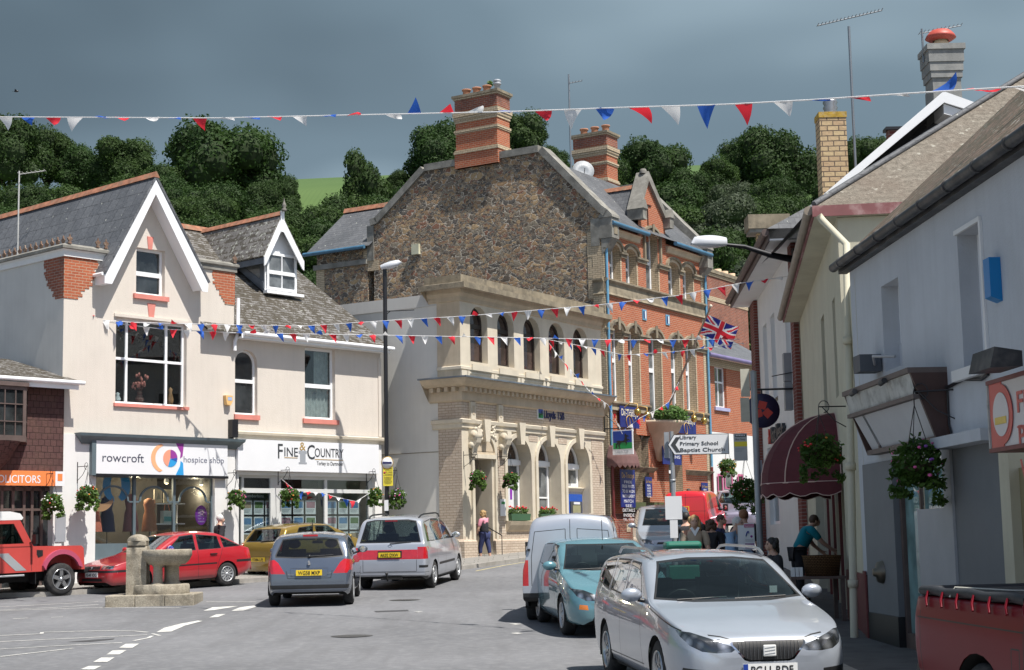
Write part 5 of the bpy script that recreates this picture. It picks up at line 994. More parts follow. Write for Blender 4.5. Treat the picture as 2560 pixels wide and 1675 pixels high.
for k,zi in ((0,zim2),(1,zim1)):
 for i in range(0,len(edges)-1,2):
  a,b=edges[i]-0.03,edges[i+1]+0.03; zz=zi-0.1
  mb.box(a,b,-0.14,-0.021,zz,zz+0.07,STONED); mb.box(a+0.02,b-0.02,-0.09,-0.021,zz-0.12,zz,STONED)
 for i,(a,b) in enumerate(cx):
  c=(a+b)/2; zt=(wt2 if k==0 else wt1)+(0.95 if (k==1 and i==2) else 0); w=(b-a)/2
  def A_(r,zz): return [(c+(w+r)*math.cos(R(q)),zz-0.22+(0.22+r)*math.sin(R(q))) for q in range(0,181,15)]
  hm.prism(A_(0.2,zt)+A_(0.1,zt)[::-1],-0.13,-0.021,STONED); hm.prism(A_(0.098,zt)+A_(0.0,zt)[::-1],-0.05,-0.021,STONE)
  zl=zt-0.22; hm.box(a-0.2,a-0.1,-0.12,-0.021,zi-0.03+0.001,zl,STONED); hm.box(b+0.1,b+0.2,-0.12,-0.021,zi-0.03+0.001,zl,STONED)
  if k==0 or i==2: hm.box(c-0.08,c+0.08,-0.16,-0.131,zt-0.2,zt+0.26,STONED)
mb.build('impost_band',TH); hm.build('hood_mould',TH)
mb=MB()
for i in range(6):
 pass
for i,(a,b) in enumerate(cx):
 for z0,z1 in ((wb2,wt2-0.3),(wb1,wt1-0.3)): mb.box(b-0.004,b+0.1,-0.028,-0.021,z0,z1,BUFF)
mb.box(XT1-0.3,XT1+0.02,-0.04,-0.021,zs1t+0.04,zEv-0.34,BUFF); mb.box(XT1-0.3,XT1+0.02,-0.04,-0.021,zg5,zs1b-0.01,BUFF); mb.box(XT0-0.021,XT0+0.25,-0.04,-0.021,zs1t+0.04,zEv-0.34,BUFF); mb.box(XT0-0.021,XT0+0.25,-0.04,-0.021,zg5,zs1b-0.01,BUFF)
mb.build('brick_dressings',TH)
for i,(a,b) in enumerate(cx):
 window(TH,a+0.02,b-0.02,wb2+0.02 if i!=2 else wb2-1.5,wt2-0.02,0.28,PVC,GREYGLASS,0.08,(),(0.55 if i!=2 else 0.68,),bw=0.16)
 window(TH,a+0.02,b-0.02,wb1+0.02,(wt1 if i!=2 else wt1+0.95)-0.02,0.28,PVC,GREYGLASS,0.08,(),(0.5,),bw=0.1)
for i,h in enumerate(gfh): window(TH,h[0][0]+0.03,h[1][0]-0.03,h[0][1]+0.02,zf(1078),0.28,PVC,DGLASS,0.1,(),(0.5,),bw=0.12)
mb=MB()
for k,(px_,py_) in enumerate(((1610,787),(1668,800))): mb=MB(); a=fb(px_,py_,-0.02); mb.box(a.x-0.16,a.x+0.16,-0.05,-0.021,a.z-0.2,a.z+0.2,BLUEP); mb.box(a.x-0.1,a.x-0.02,-0.06,-0.051,a.z-0.14,a.z+0.14,NAVY); mb.box(a.x+0.02,a.x+0.1,-0.06,-0.051,a.z-0.14,a.z+0.14,SIGNW); mb.build('wall_vent',TH)
pass
mb=MB(); x=XT0+0.06; mb.tube([(x,-0.12,zEv-0.1),(x,-0.12,zf(1135))],0.05,BLUEP,8); mb.build('downpipe',TH)
mb=MB(); mb.tube([(x,-0.12,zf(1136)),(x,-0.12,zf(1290)),(x+0.25,-0.14,zf(1320)),(x+0.25,-0.14,zg5)],0.055,MAROON,8); mb.build('downpipe',TH)
mb=MB(); x=XT1-0.05; mb.tube([(x,-0.12,zEv-0.1),(x,-0.12,zf(1150))],0.05,BLUEP,8); mb.lathe([(0.12,0.2),(0.1,0.0),(0.05,-0.1)],(x,-0.12,zEv-0.25),BLUEP,8); mb.build('downpipe',TH)
mb=MB(); mb.tube([(x,-0.12,zf(1151)),(x,-0.12,zg5)],0.055,MAROON,8); mb.build('downpipe',TH)
mb=MB(); mb.sweep([(XT0,-0.02),(XT1,-0.02)],[(0,zg5-0.2),(0.16,zg5-0.2),(0.16,zf(1300)),(0.06,zf(1290)),(0,zf(1285))],BRICKDK);
for px_ in (1562,1610,1690,1756): x=fb(px_,1250).x; mb.box(x-0.28,x+0.02,-0.2,-0.021,zf(1330),zf(1310),STONE); mb.box(x-0.24,x-0.02,-0.17,-0.021,zg5,zf(1332),BUFF)
zc=zf(1162);
for a,b in ((XT0+1.1,fb(1632,1150).x),(fb(1712,1150).x,XT1)): mb.sweep([(a,-0.02),(b,-0.02)],[(0,zc-0.2),(0.1,zc-0.12),(0.2,zc-0.03),(0,zc)],STONED)
mb.build('plinth',TH)
cxx=(cx[2][0]+cx[2][1])/2+0.1; ob_=fb(1660,1060,-0.6)
mb=MB(); zt=zf(1040); mb.lathe([(0.0,-1.5),(0.2,-1.45),(0.35,-1.1),(0.62,-0.5),(0.78,-0.42),(0.9,-0.15),(1.0,-0.1),(1.0,0.0),(0,0.02)],(cxx,-0.02,zt),STONE,18,ang=(math.pi,2*math.pi)); mb.build('oriel_base',TH)
BRN=pm('brown_canvas',(0.16,0.085,0.08),0.8,0.1,3); PUBB=pm('pub_blue',(0.015,0.025,0.17),0.45,0.08); CRM=pm('sign_cream',(0.8,0.74,0.55),0.5,0.05)
ax=fb(1562,1140,-0.4).x; az=zf(1160)
def aw(mb):
 n=14; R0=0.62; prev=None
 for i in range(n):
  a0=math.pi+math.pi*i/n; a1=math.pi+math.pi*(i+1)/n
  pr=[(0.05,0.95),(0.3,0.88),(0.52,0.6),(0.64,0.25),(0.68,0.0)]
  for (r0,h0),(r1,h1) in zip(pr,pr[1:]): mb.face([(ax+r0*math.cos(a0),-0.03+r0*math.sin(a0)*1.3,az+h0),(ax+r0*math.cos(a1),-0.03+r0*math.sin(a1)*1.3,az+h0),(ax+r1*math.cos(a1),-0.03+r1*math.sin(a1)*1.3,az+h1),(ax+r1*math.cos(a0),-0.03+r1*math.sin(a0)*1.3,az+h1)],BRN,True)
  am=(a0+a1)/2; r=0.69; mb.face([(ax+r*math.cos(a0),-0.03+r*math.sin(a0)*1.3,az),(ax+r*math.cos(a1),-0.03+r*math.sin(a1)*1.3,az),(ax+r*math.cos(a1),-0.03+r*math.sin(a1)*1.3,az-0.06),(ax+r*math.cos(am),-0.03+r*math.sin(am)*1.3,az-0.16),(ax+r*math.cos(a0),-0.03+r*math.sin(a0)*1.3,az-0.06)],BRN)
single('dome_awning','small brown scalloped dome awning over the pub corner window','awning',aw,FB)
def banner(lb,p0,p1,lines,y=-0.1,top=None,hh=0.2,ct='sign',nm='pub_sign'):
 x0,x1,z0,z1=f2(FB,p0,p1,y);
 def f(mb):
  mb.box(x0,x1,y-0.03,y,z0,z1,PUBB); zz=z1-0.1
  for s_,h,m2 in lines:
   zz-=h; mb.text(s_,(x0+x1)/2,zz,h,y-0.036,m2,width=(x1-x0)*min(0.84,0.1*len(s_)+0.14),align='C',depth=0.004); zz-=h*0.45
 return single(nm,lb,ct,f,FB)
W_=SIGNW
banner('tall blue pub banner with white lines of lettering beside the brown awning',(1552,1268),(1585,1175),[('De-Traceys',0.2,GOLD),('FREE',0.1,W_),('FREE PINTS',0.12,W_),('TO BE WON',0.12,W_),('WITH EVERY',0.12,W_),('MATCH',0.12,W_),('SEE',0.1,W_),('DETAILS',0.12,W_),('INSIDE',0.12,W_),('TEL. 01626',0.08,W_)],y=-0.35)
def swirl(mb,cx_,cz_,s,y): mb.tube([(cx_+s*(-0.2+0.7*math.cos(t*0.5)*(1-t/16)),y,cz_+s*0.5*math.sin(t*0.5)) for t in range(0,15)],0.016,GOLD,5)
for lb,p0,p1 in (('blue pub name board with gold swirl on the left of the brick front',(1550,1067),(1596,1020)),('blue pub name board with gold swirl partly behind the planter greenery',(1694,1082),(1738,1042))):
 x0,x1,z0,z1=f2(FB,p0,p1,-0.15)
 def f(mb,x0=x0,x1=x1,z0=z0,z1=z1): mb.box(x0,x1,-0.17,-0.14,z0,z1,PUBB); mb.text('De-Traceys',(x0+x1)/2,z0+(z1-z0)*0.55,0.26,-0.176,CRM,width=(x1-x0)*0.86,align='C',depth=0.004); mb.text('PUBLIC HOUSE',(x0+x1)/2,z1-0.16,0.07,-0.176,CRM,width=(x1-x0)*0.5,align='C',depth=0.004); swirl(mb,(x0+x1)/2,z0+(z1-z0)*0.28,0.45,-0.18)
 single('pub_sign',lb,'sign',f,FB)
banner('small blue pub board with gold heading between the ground floor windows',(1613,1241),(1628,1193),[('De-Traceys',0.12,GOLD),('REAL',0.07,W_),('ALES',0.07,W_),('FOOD',0.07,W_),('LIVE',0.07,W_),('MUSIC',0.07,W_)],y=-0.1)
banner('small blue pub board at the far right of the brick front',(1753,1232),(1768,1207),[('De-Traceys',0.1,GOLD),('BAR',0.07,W_)],y=-0.1)
banner('blue pub menu board above the door, partly behind the road sign',(1656,1160),(1700,1096),[('PUB FOOD',0.14,W_),('DRINKS',0.13,W_),('FUNCTIONS',0.12,W_),('RELAXING',0.12,W_)],y=-0.3)
for k,(px_,py_) in enumerate(((1594,1030),(1618,1038),(1735,1047),(1760,1052))):
 a=fb(px_,py_,-0.7)
 def lf(mb,a=a): mb.tube([(a.x,-0.03,a.z+0.1),(a.x,-0.4,a.z+0.35),(a.x,-0.7,a.z+0.28),(a.x,-0.7,a.z+0.1)],0.02,GOLD,6); mb.ball((a.x,-0.7,a.z),0.13,pm('brass',(0.6,0.42,0.12),0.25,0.1,metal=1),10,(1,1,1.1))
 single('brass_lamp','brass globe lamp on a bent bracket, %s along the pub front'%('first','second','third','fourth')[k],'lamp',lf,FB,'brass lamps over the pub signs')
def chimney(par,cx0,cx1,cy0,cy1,z0,z1,pots,bands=True,mat=BRICK,nm='chimney'):
 mb=MB(); H=z1-z0; mb.box(cx0,cx1,cy0,cy1,z0,z1-H*0.06,mat)
 def ring(a,b,o,m_): mb.box(cx0-o,cx1+o,cy0-o,cy1+o,z0+H*a,z0+H*b,m_)
 if bands:
  ring(0,0.19,0.04,mat); ring(0.19,0.225,0.07,BUFF); ring(0.225,0.25,0.04,BUFF); ring(0.47,0.49,0.03,BUFF); ring(0.49,0.52,0.05,BUFF); ring(0.62,0.66,0.03,BUFF); ring(0.66,0.7,0.06,BUFF); ring(0.7,0.76,0.09,BUFF); ring(0.78,0.94,0.02,BRICKDK); ring(0.94,0.965,0.07,BUFF); ring(0.965,1.0,0.11,STONED)
 ch=mb.build(nm,par)
 POT=pm('clay_pot',(0.42,0.2,0.12),0.9,0.15,5)
 n=len(pots)
 for i,pt in enumerate(pots):
  t=(i+0.5)/n; x=(cx0+cx1)/2; y=cy0+(cy1-cy0)*t
  if cx1-cx0>cy1-cy0: x=cx0+(cx1-cx0)*t; y=(cy0+cy1)/2
  P=MB()
  if pt=='p': P.lathe([(0.17,0),(0.15,0.05),(0.14,0.26),(0.18,0.29),(0.18,0.34),(0.12,0.34),(0.12,0.1)],(x,y,z1),POT,14)
  elif pt=='c': P.lathe([(0.15,0),(0.13,0.05),(0.13,0.3),(0.16,0.33),(0.1,0.36)],(x,y,z1),pm('pale_pot',(0.55,0.43,0.3),0.9,0.1,5),14)
  else: P.lathe([(0.11,0),(0.11,0.28),(0.15,0.3),(0.15,0.36),(0.11,0.38),(0.15,0.42),(0.15,0.47),(0.11,0.5),(0,0.52)],(x,y,z1),SIGR,12)
  P.build('chimney_pot',ch)
 return ch
c1a=sd(1256,400); c1b=sd(1140,400); ct1=sd(1200,233).z; cb1=ztopf-0.1
chimney(TH,XT0-0.14,XT0+0.75,c1a.y+0.12,c1b.y-0.1,cb1-0.15,ct1,['m','p','p','p'])
xc2=XT0+5.5; c2a=sd(1517,400,xc2); c2b=sd(1435,400,xc2); chimney(TH,xc2,xc2+0.9,c2a.y,c2b.y,sd(1480,470,xc2).z-0.3,sd(1475,333,xc2).z,['p','p','p'])
def plantf(mb,c,r,n,mat,seed=1,sz=0.05,sc=(1,1,1)):
 rr=random.Random(seed)
 for i in range(n):
  u=Vector((rr.gauss(0,1),rr.gauss(0,1),rr.gauss(0,1))).normalized()*r*(rr.uniform(0.45,1.0)**0.6)*(1.22 if rr.random()<0.08 else 1); p=Vector(c)+Vector((u.x*sc[0],u.y*sc[1],u.z*sc[2]))
  a=Vector((rr.gauss(0,1),rr.gauss(0,1),rr.gauss(0,1))).normalized(); b=a.orthogonal().normalized(); s_=sz*rr.uniform(0.6,1.4)
  mb.face([p-a*s_,p+b*s_*0.55,p+a*s_,p-b*s_*0.55],mat)
def leafm(n,c1,c2):
 m,t,b=nodes(n); oi=nn(t,'ShaderNodeObjectInfo'); gm=nn(t,'ShaderNodeTexCoord'); nz=noise(t,gm.outputs['Object'],2.5,3); o=mixc(t,rng(t,nz,0.3,0.7,0,1),c1,c2); b.inputs['Roughness'].default_value=0.6; t.links.new(o,b.inputs['Base Color']); b.inputs['Specular IOR Level'].default_value=0.3
 tl=nn(t,'ShaderNodeBsdfTranslucent'); t.links.new(o,tl.inputs[0]); ms=nn(t,'ShaderNodeMixShader'); ms.inputs[0].default_value=0.3; t.links.new(b.outputs[0],ms.inputs[1]); t.links.new(tl.outputs[0],ms.inputs[2]); t.links.new(ms.outputs[0],t.nodes['Material Output'].inputs[0]); return m
LEAF=leafm('basket_leaf',(0.03,0.075,0.012),(0.11,0.19,0.035)); HEDGE=leafm('box_leaf',(0.04,0.1,0.02),(0.12,0.22,0.05))
mb=MB(); plantf(mb,(c1a.x-0.0+0.5,c1b.y-1.3,ct1+0.45),0.12,60,LEAF,3,0.07); mb.build('chimney_weed',TH)
def planter(mb): plantf(mb,(cxx,-0.55,zt+0.22),0.95,2600,HEDGE,5,0.055,(1,0.6,0.38))
single('planter_shrub','clipped green shrub filling the carved ledge over the pub door','shrub',planter,FB)
def dish(mb):
 a=sd(1457,430,xc2-0.3); c=(a.x,a.y,a.z); nrm=Vector((-0.75,-0.6,0.28)).normalized(); q=nrm.to_track_quat('Z','Y'); prof=[(0,0.0),(0.2,0.02),(0.35,0.06),(0.45,0.11),(0.45,0.12),(0.2,0.035),(0,0.015)]; t_=MB(); t_.lathe(prof,(0,0,0),SIGR,18)
 mb.add([Vector(c)+q@Vector(v) for v in t_.v],t_.f,pm('dish_grey',(0.3,0.32,0.34),0.5,0.05),True); mb.tube([Vector(c)+q@Vector((0,-0.4,0.1)),Vector(c)+q@Vector((0.0,-0.1,0.5))],0.015,BLACK,5); mb.tube([c,(a.x+0.3,a.y+0.1,a.z-0.1)],0.03,SIGR,6)
single('satellite_dish','grey satellite dish fixed to the side of the second chimney','satellite dish',dish,FB)
WG=bthing('rear_wing','low rubble stone wing with a slate roof and red ridge left of the tall gable','building',FB,XT0,gy1+1,g(60))
yw1=sd(792,640).y; we=sd(925,617).z; rr_=FB.side(868,533,XT0+2.3)
mb=MB(); mb.box(XT0+0.002,XT0+4,gy1+0.31,yw1,g(60),we-0.05,RUBBLE); wl_=sd(860,663).z; mb.box(XT0-0.12,XT0+0.0,gy1+0.3,yw1+0.1,wl_-0.08,wl_+0.12,GREYSTONE); mb.box(XT0-0.02,XT0+0.001,yw1-0.4,yw1+0.02,g(60),wl_-0.08,BUFF); mb.box(XT0-0.02,XT0+0.001,gy1+0.31,gy1+0.5,wl_+0.12,we-0.1,BUFF); mb.build('wall',WG)
yr1=rr_.y
mb=MB(); mb.add([(XT0-0.3,gy1-0.0,we),(XT0-0.3,yw1+0.35,we),(XT0+2.3,yw1+0.35-(yw1-yr1)*0.0,rr_.z),(XT0+2.3,gy1-0.0,rr_.z),(XT0+5,yw1,we),(XT0+5,gy1,we)],[(0,3,2,1),(3,5,4,2)],SLATE); mb.add([(XT0+0.0,yw1+0.0,we),(XT0+4.4,yw1,we),(XT0+2.3,yw1,rr_.z-0.05)],[(0,1,2)],RUBBLE); mb.build('roof',WG)
mb=MB(); mb.tube([(XT0-0.36,gy1+0.2,we-0.04),(XT0-0.36,yw1+0.4,we-0.04)],0.08,BLUEG,8); mb.build('gutter',WG)
mb=MB(); mb.prism([(XT0+2.2,rr_.z),(XT0+2.3,rr_.z+0.2),(XT0+2.4,rr_.z)],gy1,yw1+0.36,RIDGE); mb.build('ridge',WG)
def vbox(mb): a=sd(1038,623,XT0-0.1); mb.box(XT0-0.12,XT0-0.001,a.y-0.17,a.y+0.17,a.z-0.2,a.z+0.2,pm('vent_cream',(0.6,0.58,0.42),0.6))
single('wall_box','small cream square box on the rubble gable wall','box',vbox,FB)
x0=XT1+0.03; x1=XT1+8; zg6=g(68); HB=bthing('brick_house','lower red brick house with slate roof beyond the pub, white shop front below','building',FB,x0,0.3,zg6)
ze6=zat(FB,1790,893,0.1); zw=zf(1075); q0,q1,qz0,qz1=f2(FB,(1789,1017),(1814,919),0.3)
mb=MB(); mb.wall([(x0,zat(FB,1780,1078,0.3)),(x1,zat(FB,1780,1078,0.3)),(x1,ze6),(x0,ze6)],[rect(q0,q1,qz0,qz1)],0.3,0.2,BRICK); mb.box(x0,x1,0.27,0.299,ze6-0.35,ze6,BUFF); mb.build('wall',HB)
window(HB,q0,q1,qz0,qz1,0.42,PVC,GREYGLASS,0.07,(0.5,),(0.62,),bw=0.07,sill=(0.15,0.14,0.2),sm=pm('lilac_sill',(0.4,0.4,0.6),0.6))
mb=MB(); rz6=FB.plane(1815,755,(0,3,0),(0,1,0)).z; mb.add([(x0,-0.1,ze6+0.05),(x1,-0.1,ze6+0.05),(x1,4,ze6+2.5),(x0,4,ze6+2.5),(x1,8,ze6),(x0,8,ze6)],[(0,1,2,3),(3,2,4,5)],SLATEBIG); mb.tube([(x0,-0.14,ze6),(x1,-0.14,ze6)],0.09,pm('lilac_gutter',(0.2,0.17,0.32),0.5),8); mb.build('roof',HB)
PTR=pm('pink_trim',(0.5,0.12,0.24),0.6,0.05); zwt=zat(FB,1780,1079,0.3)
mb=MB(); mb.box(x0,x1,0.3,0.6,zg6-0.3,zwt,WHITE); mb.build('shopfront_wall',HB)
for a,b,t,bt in ((1795,1807,1185,1232),(1812,1831,1176,1222),(1845,1858,1186,1226)):
 q0,q1,qz,qt=f2(FB,(a,bt),(b,t),0.25);
 window(HB,q0,q1,qz,qt,0.24,PTR,DGLASS if a!=1812 else GREYGLASS,0.09,(),(),d=0.05)
cz=FB.front(1810,690,5).z; q0=FB.front(1769,740,5).x; q1=FB.front(1868,740,5).x
CS=bthing('brick_stack','broad red brick stack with pale bands and clay pots behind the slate roof','chimney',FB,(q0+q1)/2,5,ze6)
mb=MB(); mb.box(q0,q1,5,6.4,ze6-2.5,cz-0.2,BRICKDK); mb.box(q0-0.05,q1+0.05,4.95,6.45,cz-0.2,cz-0.05,BUFF); mb.box(q0-0.12,q1+0.12,4.88,6.5,cz-0.05,cz+0.12,STONED); zz=FB.front(1810,755,5).z; mb.box(q0-0.02,q1+0.02,4.98,5.5,zz-0.12,zz+0.12,BUFF); mb.build('stack',CS)
for t in (0.12,0.3,0.55,0.72,0.9):
 mb=MB(); mb.lathe([(0.2,0),(0.18,0.05),(0.18,0.36),(0.14,0.36)],(q0+(q1-q0)*t,5.6,cz+0.12),pm('pale_pot2',(0.6,0.43,0.28),0.9),12); mb.build('chimney_pot',CS)
def aerial(nm,lb,base,h,boom,el=8,fr=None,rods=0.16,mat=None,r=0.022):
 """base, boom ends are world points"""
 mt=mat or pm('aerial_metal',(0.28,0.3,0.32),0.4,0.1,metal=0.6); o=thing(nm,lb,'aerial',base); mb=MB(); mb.tube([(0,0,0),(0,0,h)],r,mt,6); mb.build('mast',o)
 a,b=[Vector(q)-Vector(base) for q in boom]; mb=MB(); mb.tube([a,b],r*0.55,mt,5); d=(b-a).normalized(); s_=d.cross(Vector((0,0,1))).normalized()
 for i in range(el): q=a+(b-a)*(i/(el-1)); k=rods*(1 if i<2 else 0.8); mb.tube([q-s_*k+Vector((0,0,0.02)),q+s_*k+Vector((0,0,0.02))],r*0.3,mt,4)
 mb.build('boom',o); return o
bp_=atY(1431,460,62); tp=atY(1422,198,62); aerial('tv_aerial','thin tall mast with a small aerial beside the second brick chimney',(tp.x,tp.y,bp_.z-0.5),tp.z-bp_.z+0.7,[(atY(1424,208,62)),(atY(1455,202,62))],5,r=0.035)
bp_=atY(52,632,45); tp=atY(48,436,45); aerial('tv_aerial','white mast with a small aerial over the crested roof edge at the left',(tp.x,tp.y,bp_.z-0.3),tp.z-bp_.z+0.4,[(atY(48,436,45)),(atY(112,427,45))],7,mat=pm('aerial_white',(0.5,0.5,0.48),0.5),r=0.025)
# ================================================================ right-hand side of the street (in shade)
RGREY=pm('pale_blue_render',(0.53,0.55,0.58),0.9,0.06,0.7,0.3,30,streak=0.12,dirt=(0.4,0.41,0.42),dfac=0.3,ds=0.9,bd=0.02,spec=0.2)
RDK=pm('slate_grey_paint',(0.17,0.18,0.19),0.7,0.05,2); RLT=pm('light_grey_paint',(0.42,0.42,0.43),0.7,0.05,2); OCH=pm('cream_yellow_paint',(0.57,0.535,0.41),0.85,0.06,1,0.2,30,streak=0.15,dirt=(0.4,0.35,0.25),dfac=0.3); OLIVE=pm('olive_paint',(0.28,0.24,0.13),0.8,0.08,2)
def roughm():
 m,t,b=nodes('lichened_roof'); tcn=nn(t,'ShaderNodeTexCoord'); uv=tcn.outputs['UV']; n=noise(t,uv,9,6,0.75); n2_=noise(t,uv,1.2,4); n3=noise(t,uv,4.5,3)
 o=mixc(t,rng(t,n,0.3,0.7,0,1),(0.10,0.085,0.065),(0.31,0.275,0.225)); o=mixc(t,rng(t,n2_,0.4,0.65,0,0.5),o,(0.17,0.13,0.1)); o=mixc(t,rng(t,n3,0.64,0.68,0,0.75),o,(0.42,0.4,0.34)); t.links.new(o,b.inputs['Base Color']); b.inputs['Roughness'].default_value=0.95; bump(t,b,n,1.0,0.06); return m
ROUGH=roughm(); RTILE=slatem('worn_brown_tiles',(0.115,0.08,0.06),(0.19,0.13,0.095),(0.03,0.022,0.018),0.28,0.16,(0.06,0.055,0.03),0.35,lich=0.7)
c_=gp(2167,1592,0.12); F1=Frame((c_.x,c_.y),177.6)
f1=lambda px,py,y=0.0:F1.front(px,py,y)
zq=c_.z; zea=5.27
A1=bthing('grey_rendered_shop','pale grey-blue rendered shop row on the near right with a heavy gutter','building',F1,0,0,zq)
XN=13.0
wa=f2(F1,(2213,929),(2245,690)); wb=f2(F1,(2411,925),(2451,553))
zl=f1(2420,1086).z; gsz=f1(2230,1150).z
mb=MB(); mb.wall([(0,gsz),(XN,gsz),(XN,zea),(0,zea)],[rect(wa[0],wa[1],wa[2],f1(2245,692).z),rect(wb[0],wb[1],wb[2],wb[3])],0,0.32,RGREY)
mb.box(0,0.3,0.001,6,zq-0.1,zea,RGREY); mb.wall([(0.0,zq-0.2),(0.3,zq-0.2),(0.3,gsz-0.001),(0,gsz-0.001)],[],0.0,0.3,RGREY)
xg0=0.3; xg1=f1(2246,1400).x; xg2=f1(2299,1400).x; xg3=f1(2390,1400).x; xg4=f1(2523,1400).x; xg5=f1(2548,1400).x
zpl_=f1(2240,1540).z
mb.build('wall',A1)
mb=MB(); mb.box(xg0,xg1,-0.03,0.3,zpl_,gsz,RDK); mb.box(xg0,xg1,-0.04,0.3,zq-0.2,zpl_-0.002,BLACK); mb.build('dark_pilaster',A1)
mb=MB(); mb.lathe([(0,-0.12),(0.05,-0.12),(0.06,-0.08),(0.13,-0.06),(0.15,0.0)],((xg0+xg1)/2+0.05,-0.032,f1(2208,1430).z),pm('brass_dull',(0.16,0.14,0.11),0.35,0.1,metal=0.8),18,'y'); mb.build('round_vent',A1)
mb=MB(); mb.wall(rect(xg1,xg2,zq-0.1,gsz),[rect(xg1+0.08,xg2-0.06,zq+0.15,gsz-0.1)],0.05,0.06,BROWNW); df=mb.build('door_frame',A1); G=MB(); TEAL=darkglassm('teal_pane',(0.16,0.27,0.27),0.02); G.box(xg1+0.08,xg2-0.06,0.1,0.11,zq+0.15,gsz-0.1,TEAL); G.build('pane',df)
mb=MB(); zmid=f1(2350,1270).z; mb.box(xg2+0.002,xg3-0.3,0.0,0.3,zq-0.2,zmid,RLT); mb.box(xg3-0.298,xg3,-0.01,0.3,zq-0.2,gsz,RLT); mb.build('light_pilaster',A1); G=MB(); G.box(xg2,xg3-0.3,0.1,0.11,zmid,gsz,TEAL); G.build('shop_pane',A1)
mb=MB(); mb.box(xg3,xg4,-0.22,0.3,zl,gsz-0.002,RGREY); mb.box(xg3,xg4,0.02,0.3,zq-0.2,zl,RDK); pass ; mb.box(xg4,xg5,-0.05,0.3,zq-0.2,gsz,OCH); mb.box(xg5,XN,0.05,0.4,zq-0.2,gsz-0.3,OLIVE); mb.build('recess_wall',A1)
for k,(w,fr_) in enumerate(((wa,0),(wb,1))):
 wn_=window(A1,w[0],w[1],w[2] if k else w[2]+0.35,(w[3] if k else f1(2245,692).z),0.22,PVC,GREYGLASS if k else pm('cream_blind',(0.3,0.28,0.22),0.5),0.07,(),(0.46,),bw=0.09)
mb=MB(); mb.box(wa[0],wa[1],0.2,0.28,wa[2],wa[2]+0.35,RGREY); mb.box(wb[0]-0.15,wb[1]+0.1,-0.1,-0.001,wb[2]-0.12,wb[2],WHITE); mb.build('sill',A1)
mb=MB(); mb.box(wb[0]-0.03,wb[1]+0.03,-0.03,-0.001,wb[3],wb[3]+0.05,WHITE); mb.box(wb[1]+0.0,wb[1]+0.05,-0.03,-0.001,wb[2],wb[3],WHITE); mb.build('window_trim',A1)
tp_=0.90; mb=MB(); e0=-0.12;
mb.add([(-0.15,e0,zea),(XN,e0,zea),(XN,4,zea+(4-e0)*tp_),(-0.15,4,zea+(4-e0)*tp_),(-0.15,e0,zea-0.08),(XN,e0,zea-0.08),(XN,4,zea+(4-e0)*tp_-0.1),(-0.15,4,zea+(4-e0)*tp_-0.1)],[(0,1,2,3),(7,6,5,4),(0,4,5,1),(0,3,7,4)],RTILE); mb.build('roof',A1)
GUT=pm('black_gutter',(0.035,0.035,0.037),0.5,0.2,3,dirt=(0.14,0.13,0.12),dfac=0.6,ds=3)
mb=MB(); mb.tube([(-0.15,e0-0.07,zea-0.07),(XN,e0-0.07,zea-0.07)],0.065,GUT,10); mb.box(-0.15,XN,e0-0.0,0.0,zea-0.16,zea-0.1,GUT);
for i in range(14): x=0.3+i*0.95; mb.lathe([(0.066,-0.03),(0.075,-0.03),(0.075,0.03),(0.066,0.03)],(x,e0-0.07,zea-0.07),GUT,10,'x')
mb.build('gutter',A1)
mb=MB(); pts=[f1(x,y,-0.02) for x,y in ((2331,970),(2370,968),(2410,948),(2455,948),(2470,935))]; mb.tube([tuple(p) for p in pts],0.02,BLACK,5); pts=[f1(x,y,-0.02) for x,y in ((2368,970),(2372,1060),(2380,1086))]; mb.tube([tuple(p) for p in pts],0.012,BLACK,5); mb.build('cable',A1)
mb=MB(); x=f1(2354,700).x
def wedge(mb):
 a=f1(2125,985,-0.35); b=f1(2290,912,-0.35); c=f1(2149,1153,-0.05); d=f1(2322,1103,-0.05); zt,zb=(a.z+b.z)/2,(c.z+d.z)/2; x0,x1=a.x,b.x
 x0=max(0.0,x0); zm=zt-(zt-zb)*0.36; yt=-0.42; ymid=-0.36; yb=-0.12
 mb.face([(x0,yt+0.01,zt-0.06),(x1-0.05,yt+0.01,zt-0.06),(x1-0.05,ymid,zm),(x0,ymid,zm)],RLTW); mb.face([(x0+0.05,ymid+0.04,zm-0.05),(x1-0.05,ymid+0.04,zm-0.05),(x1-0.05,yb+0.02,zb+0.06),(x0+0.05,yb+0.02,zb+0.06)],RLT2)
 mb.box(x0-0.03,x1,yt-0.03,0,zt-0.06,zt,BWN); mb.prism([(ymid-0.04,zm-0.05),(ymid-0.04,zm),(ymid+0.1,zm),(ymid+0.1,zm-0.05)],x0,x1,BWN,'x'); mb.box(x0,x1,yb-0.04,0,zb,zb+0.06,BWN)
 for xa,xb in ((x0-0.03,x0),(x1-0.05,x1)): mb.prism([(yt,zt-0.06),(0,zt-0.06),(0,zb),(yb-0.03,zb)],xa,xb,BRD,'x')
 xm=x0+(x1-x0)*0.16; mb.box(xm,xm+0.04,yb-0.02,yb+0.1,zb+0.06,zb+0.1,BWN); mb.face([(xm,ymid+0.03,zm-0.05),(xm+0.05,ymid+0.03,zm-0.05),(xm+0.05,yb,zb+0.06),(xm,yb,zb+0.06)],RDK)
 for q in (0.22,0.68): xx=x0+(x1-x0)*q; mb.tube([(xx-0.08,yt-0.06,zm+0.22),(xx+0.1,yt-0.06,zm+0.24)],0.035,GUT,8); mb.tube([(xx,yt,zm+0.24),(xx,yt-0.06,zm+0.23)],0.02,GUT,6)
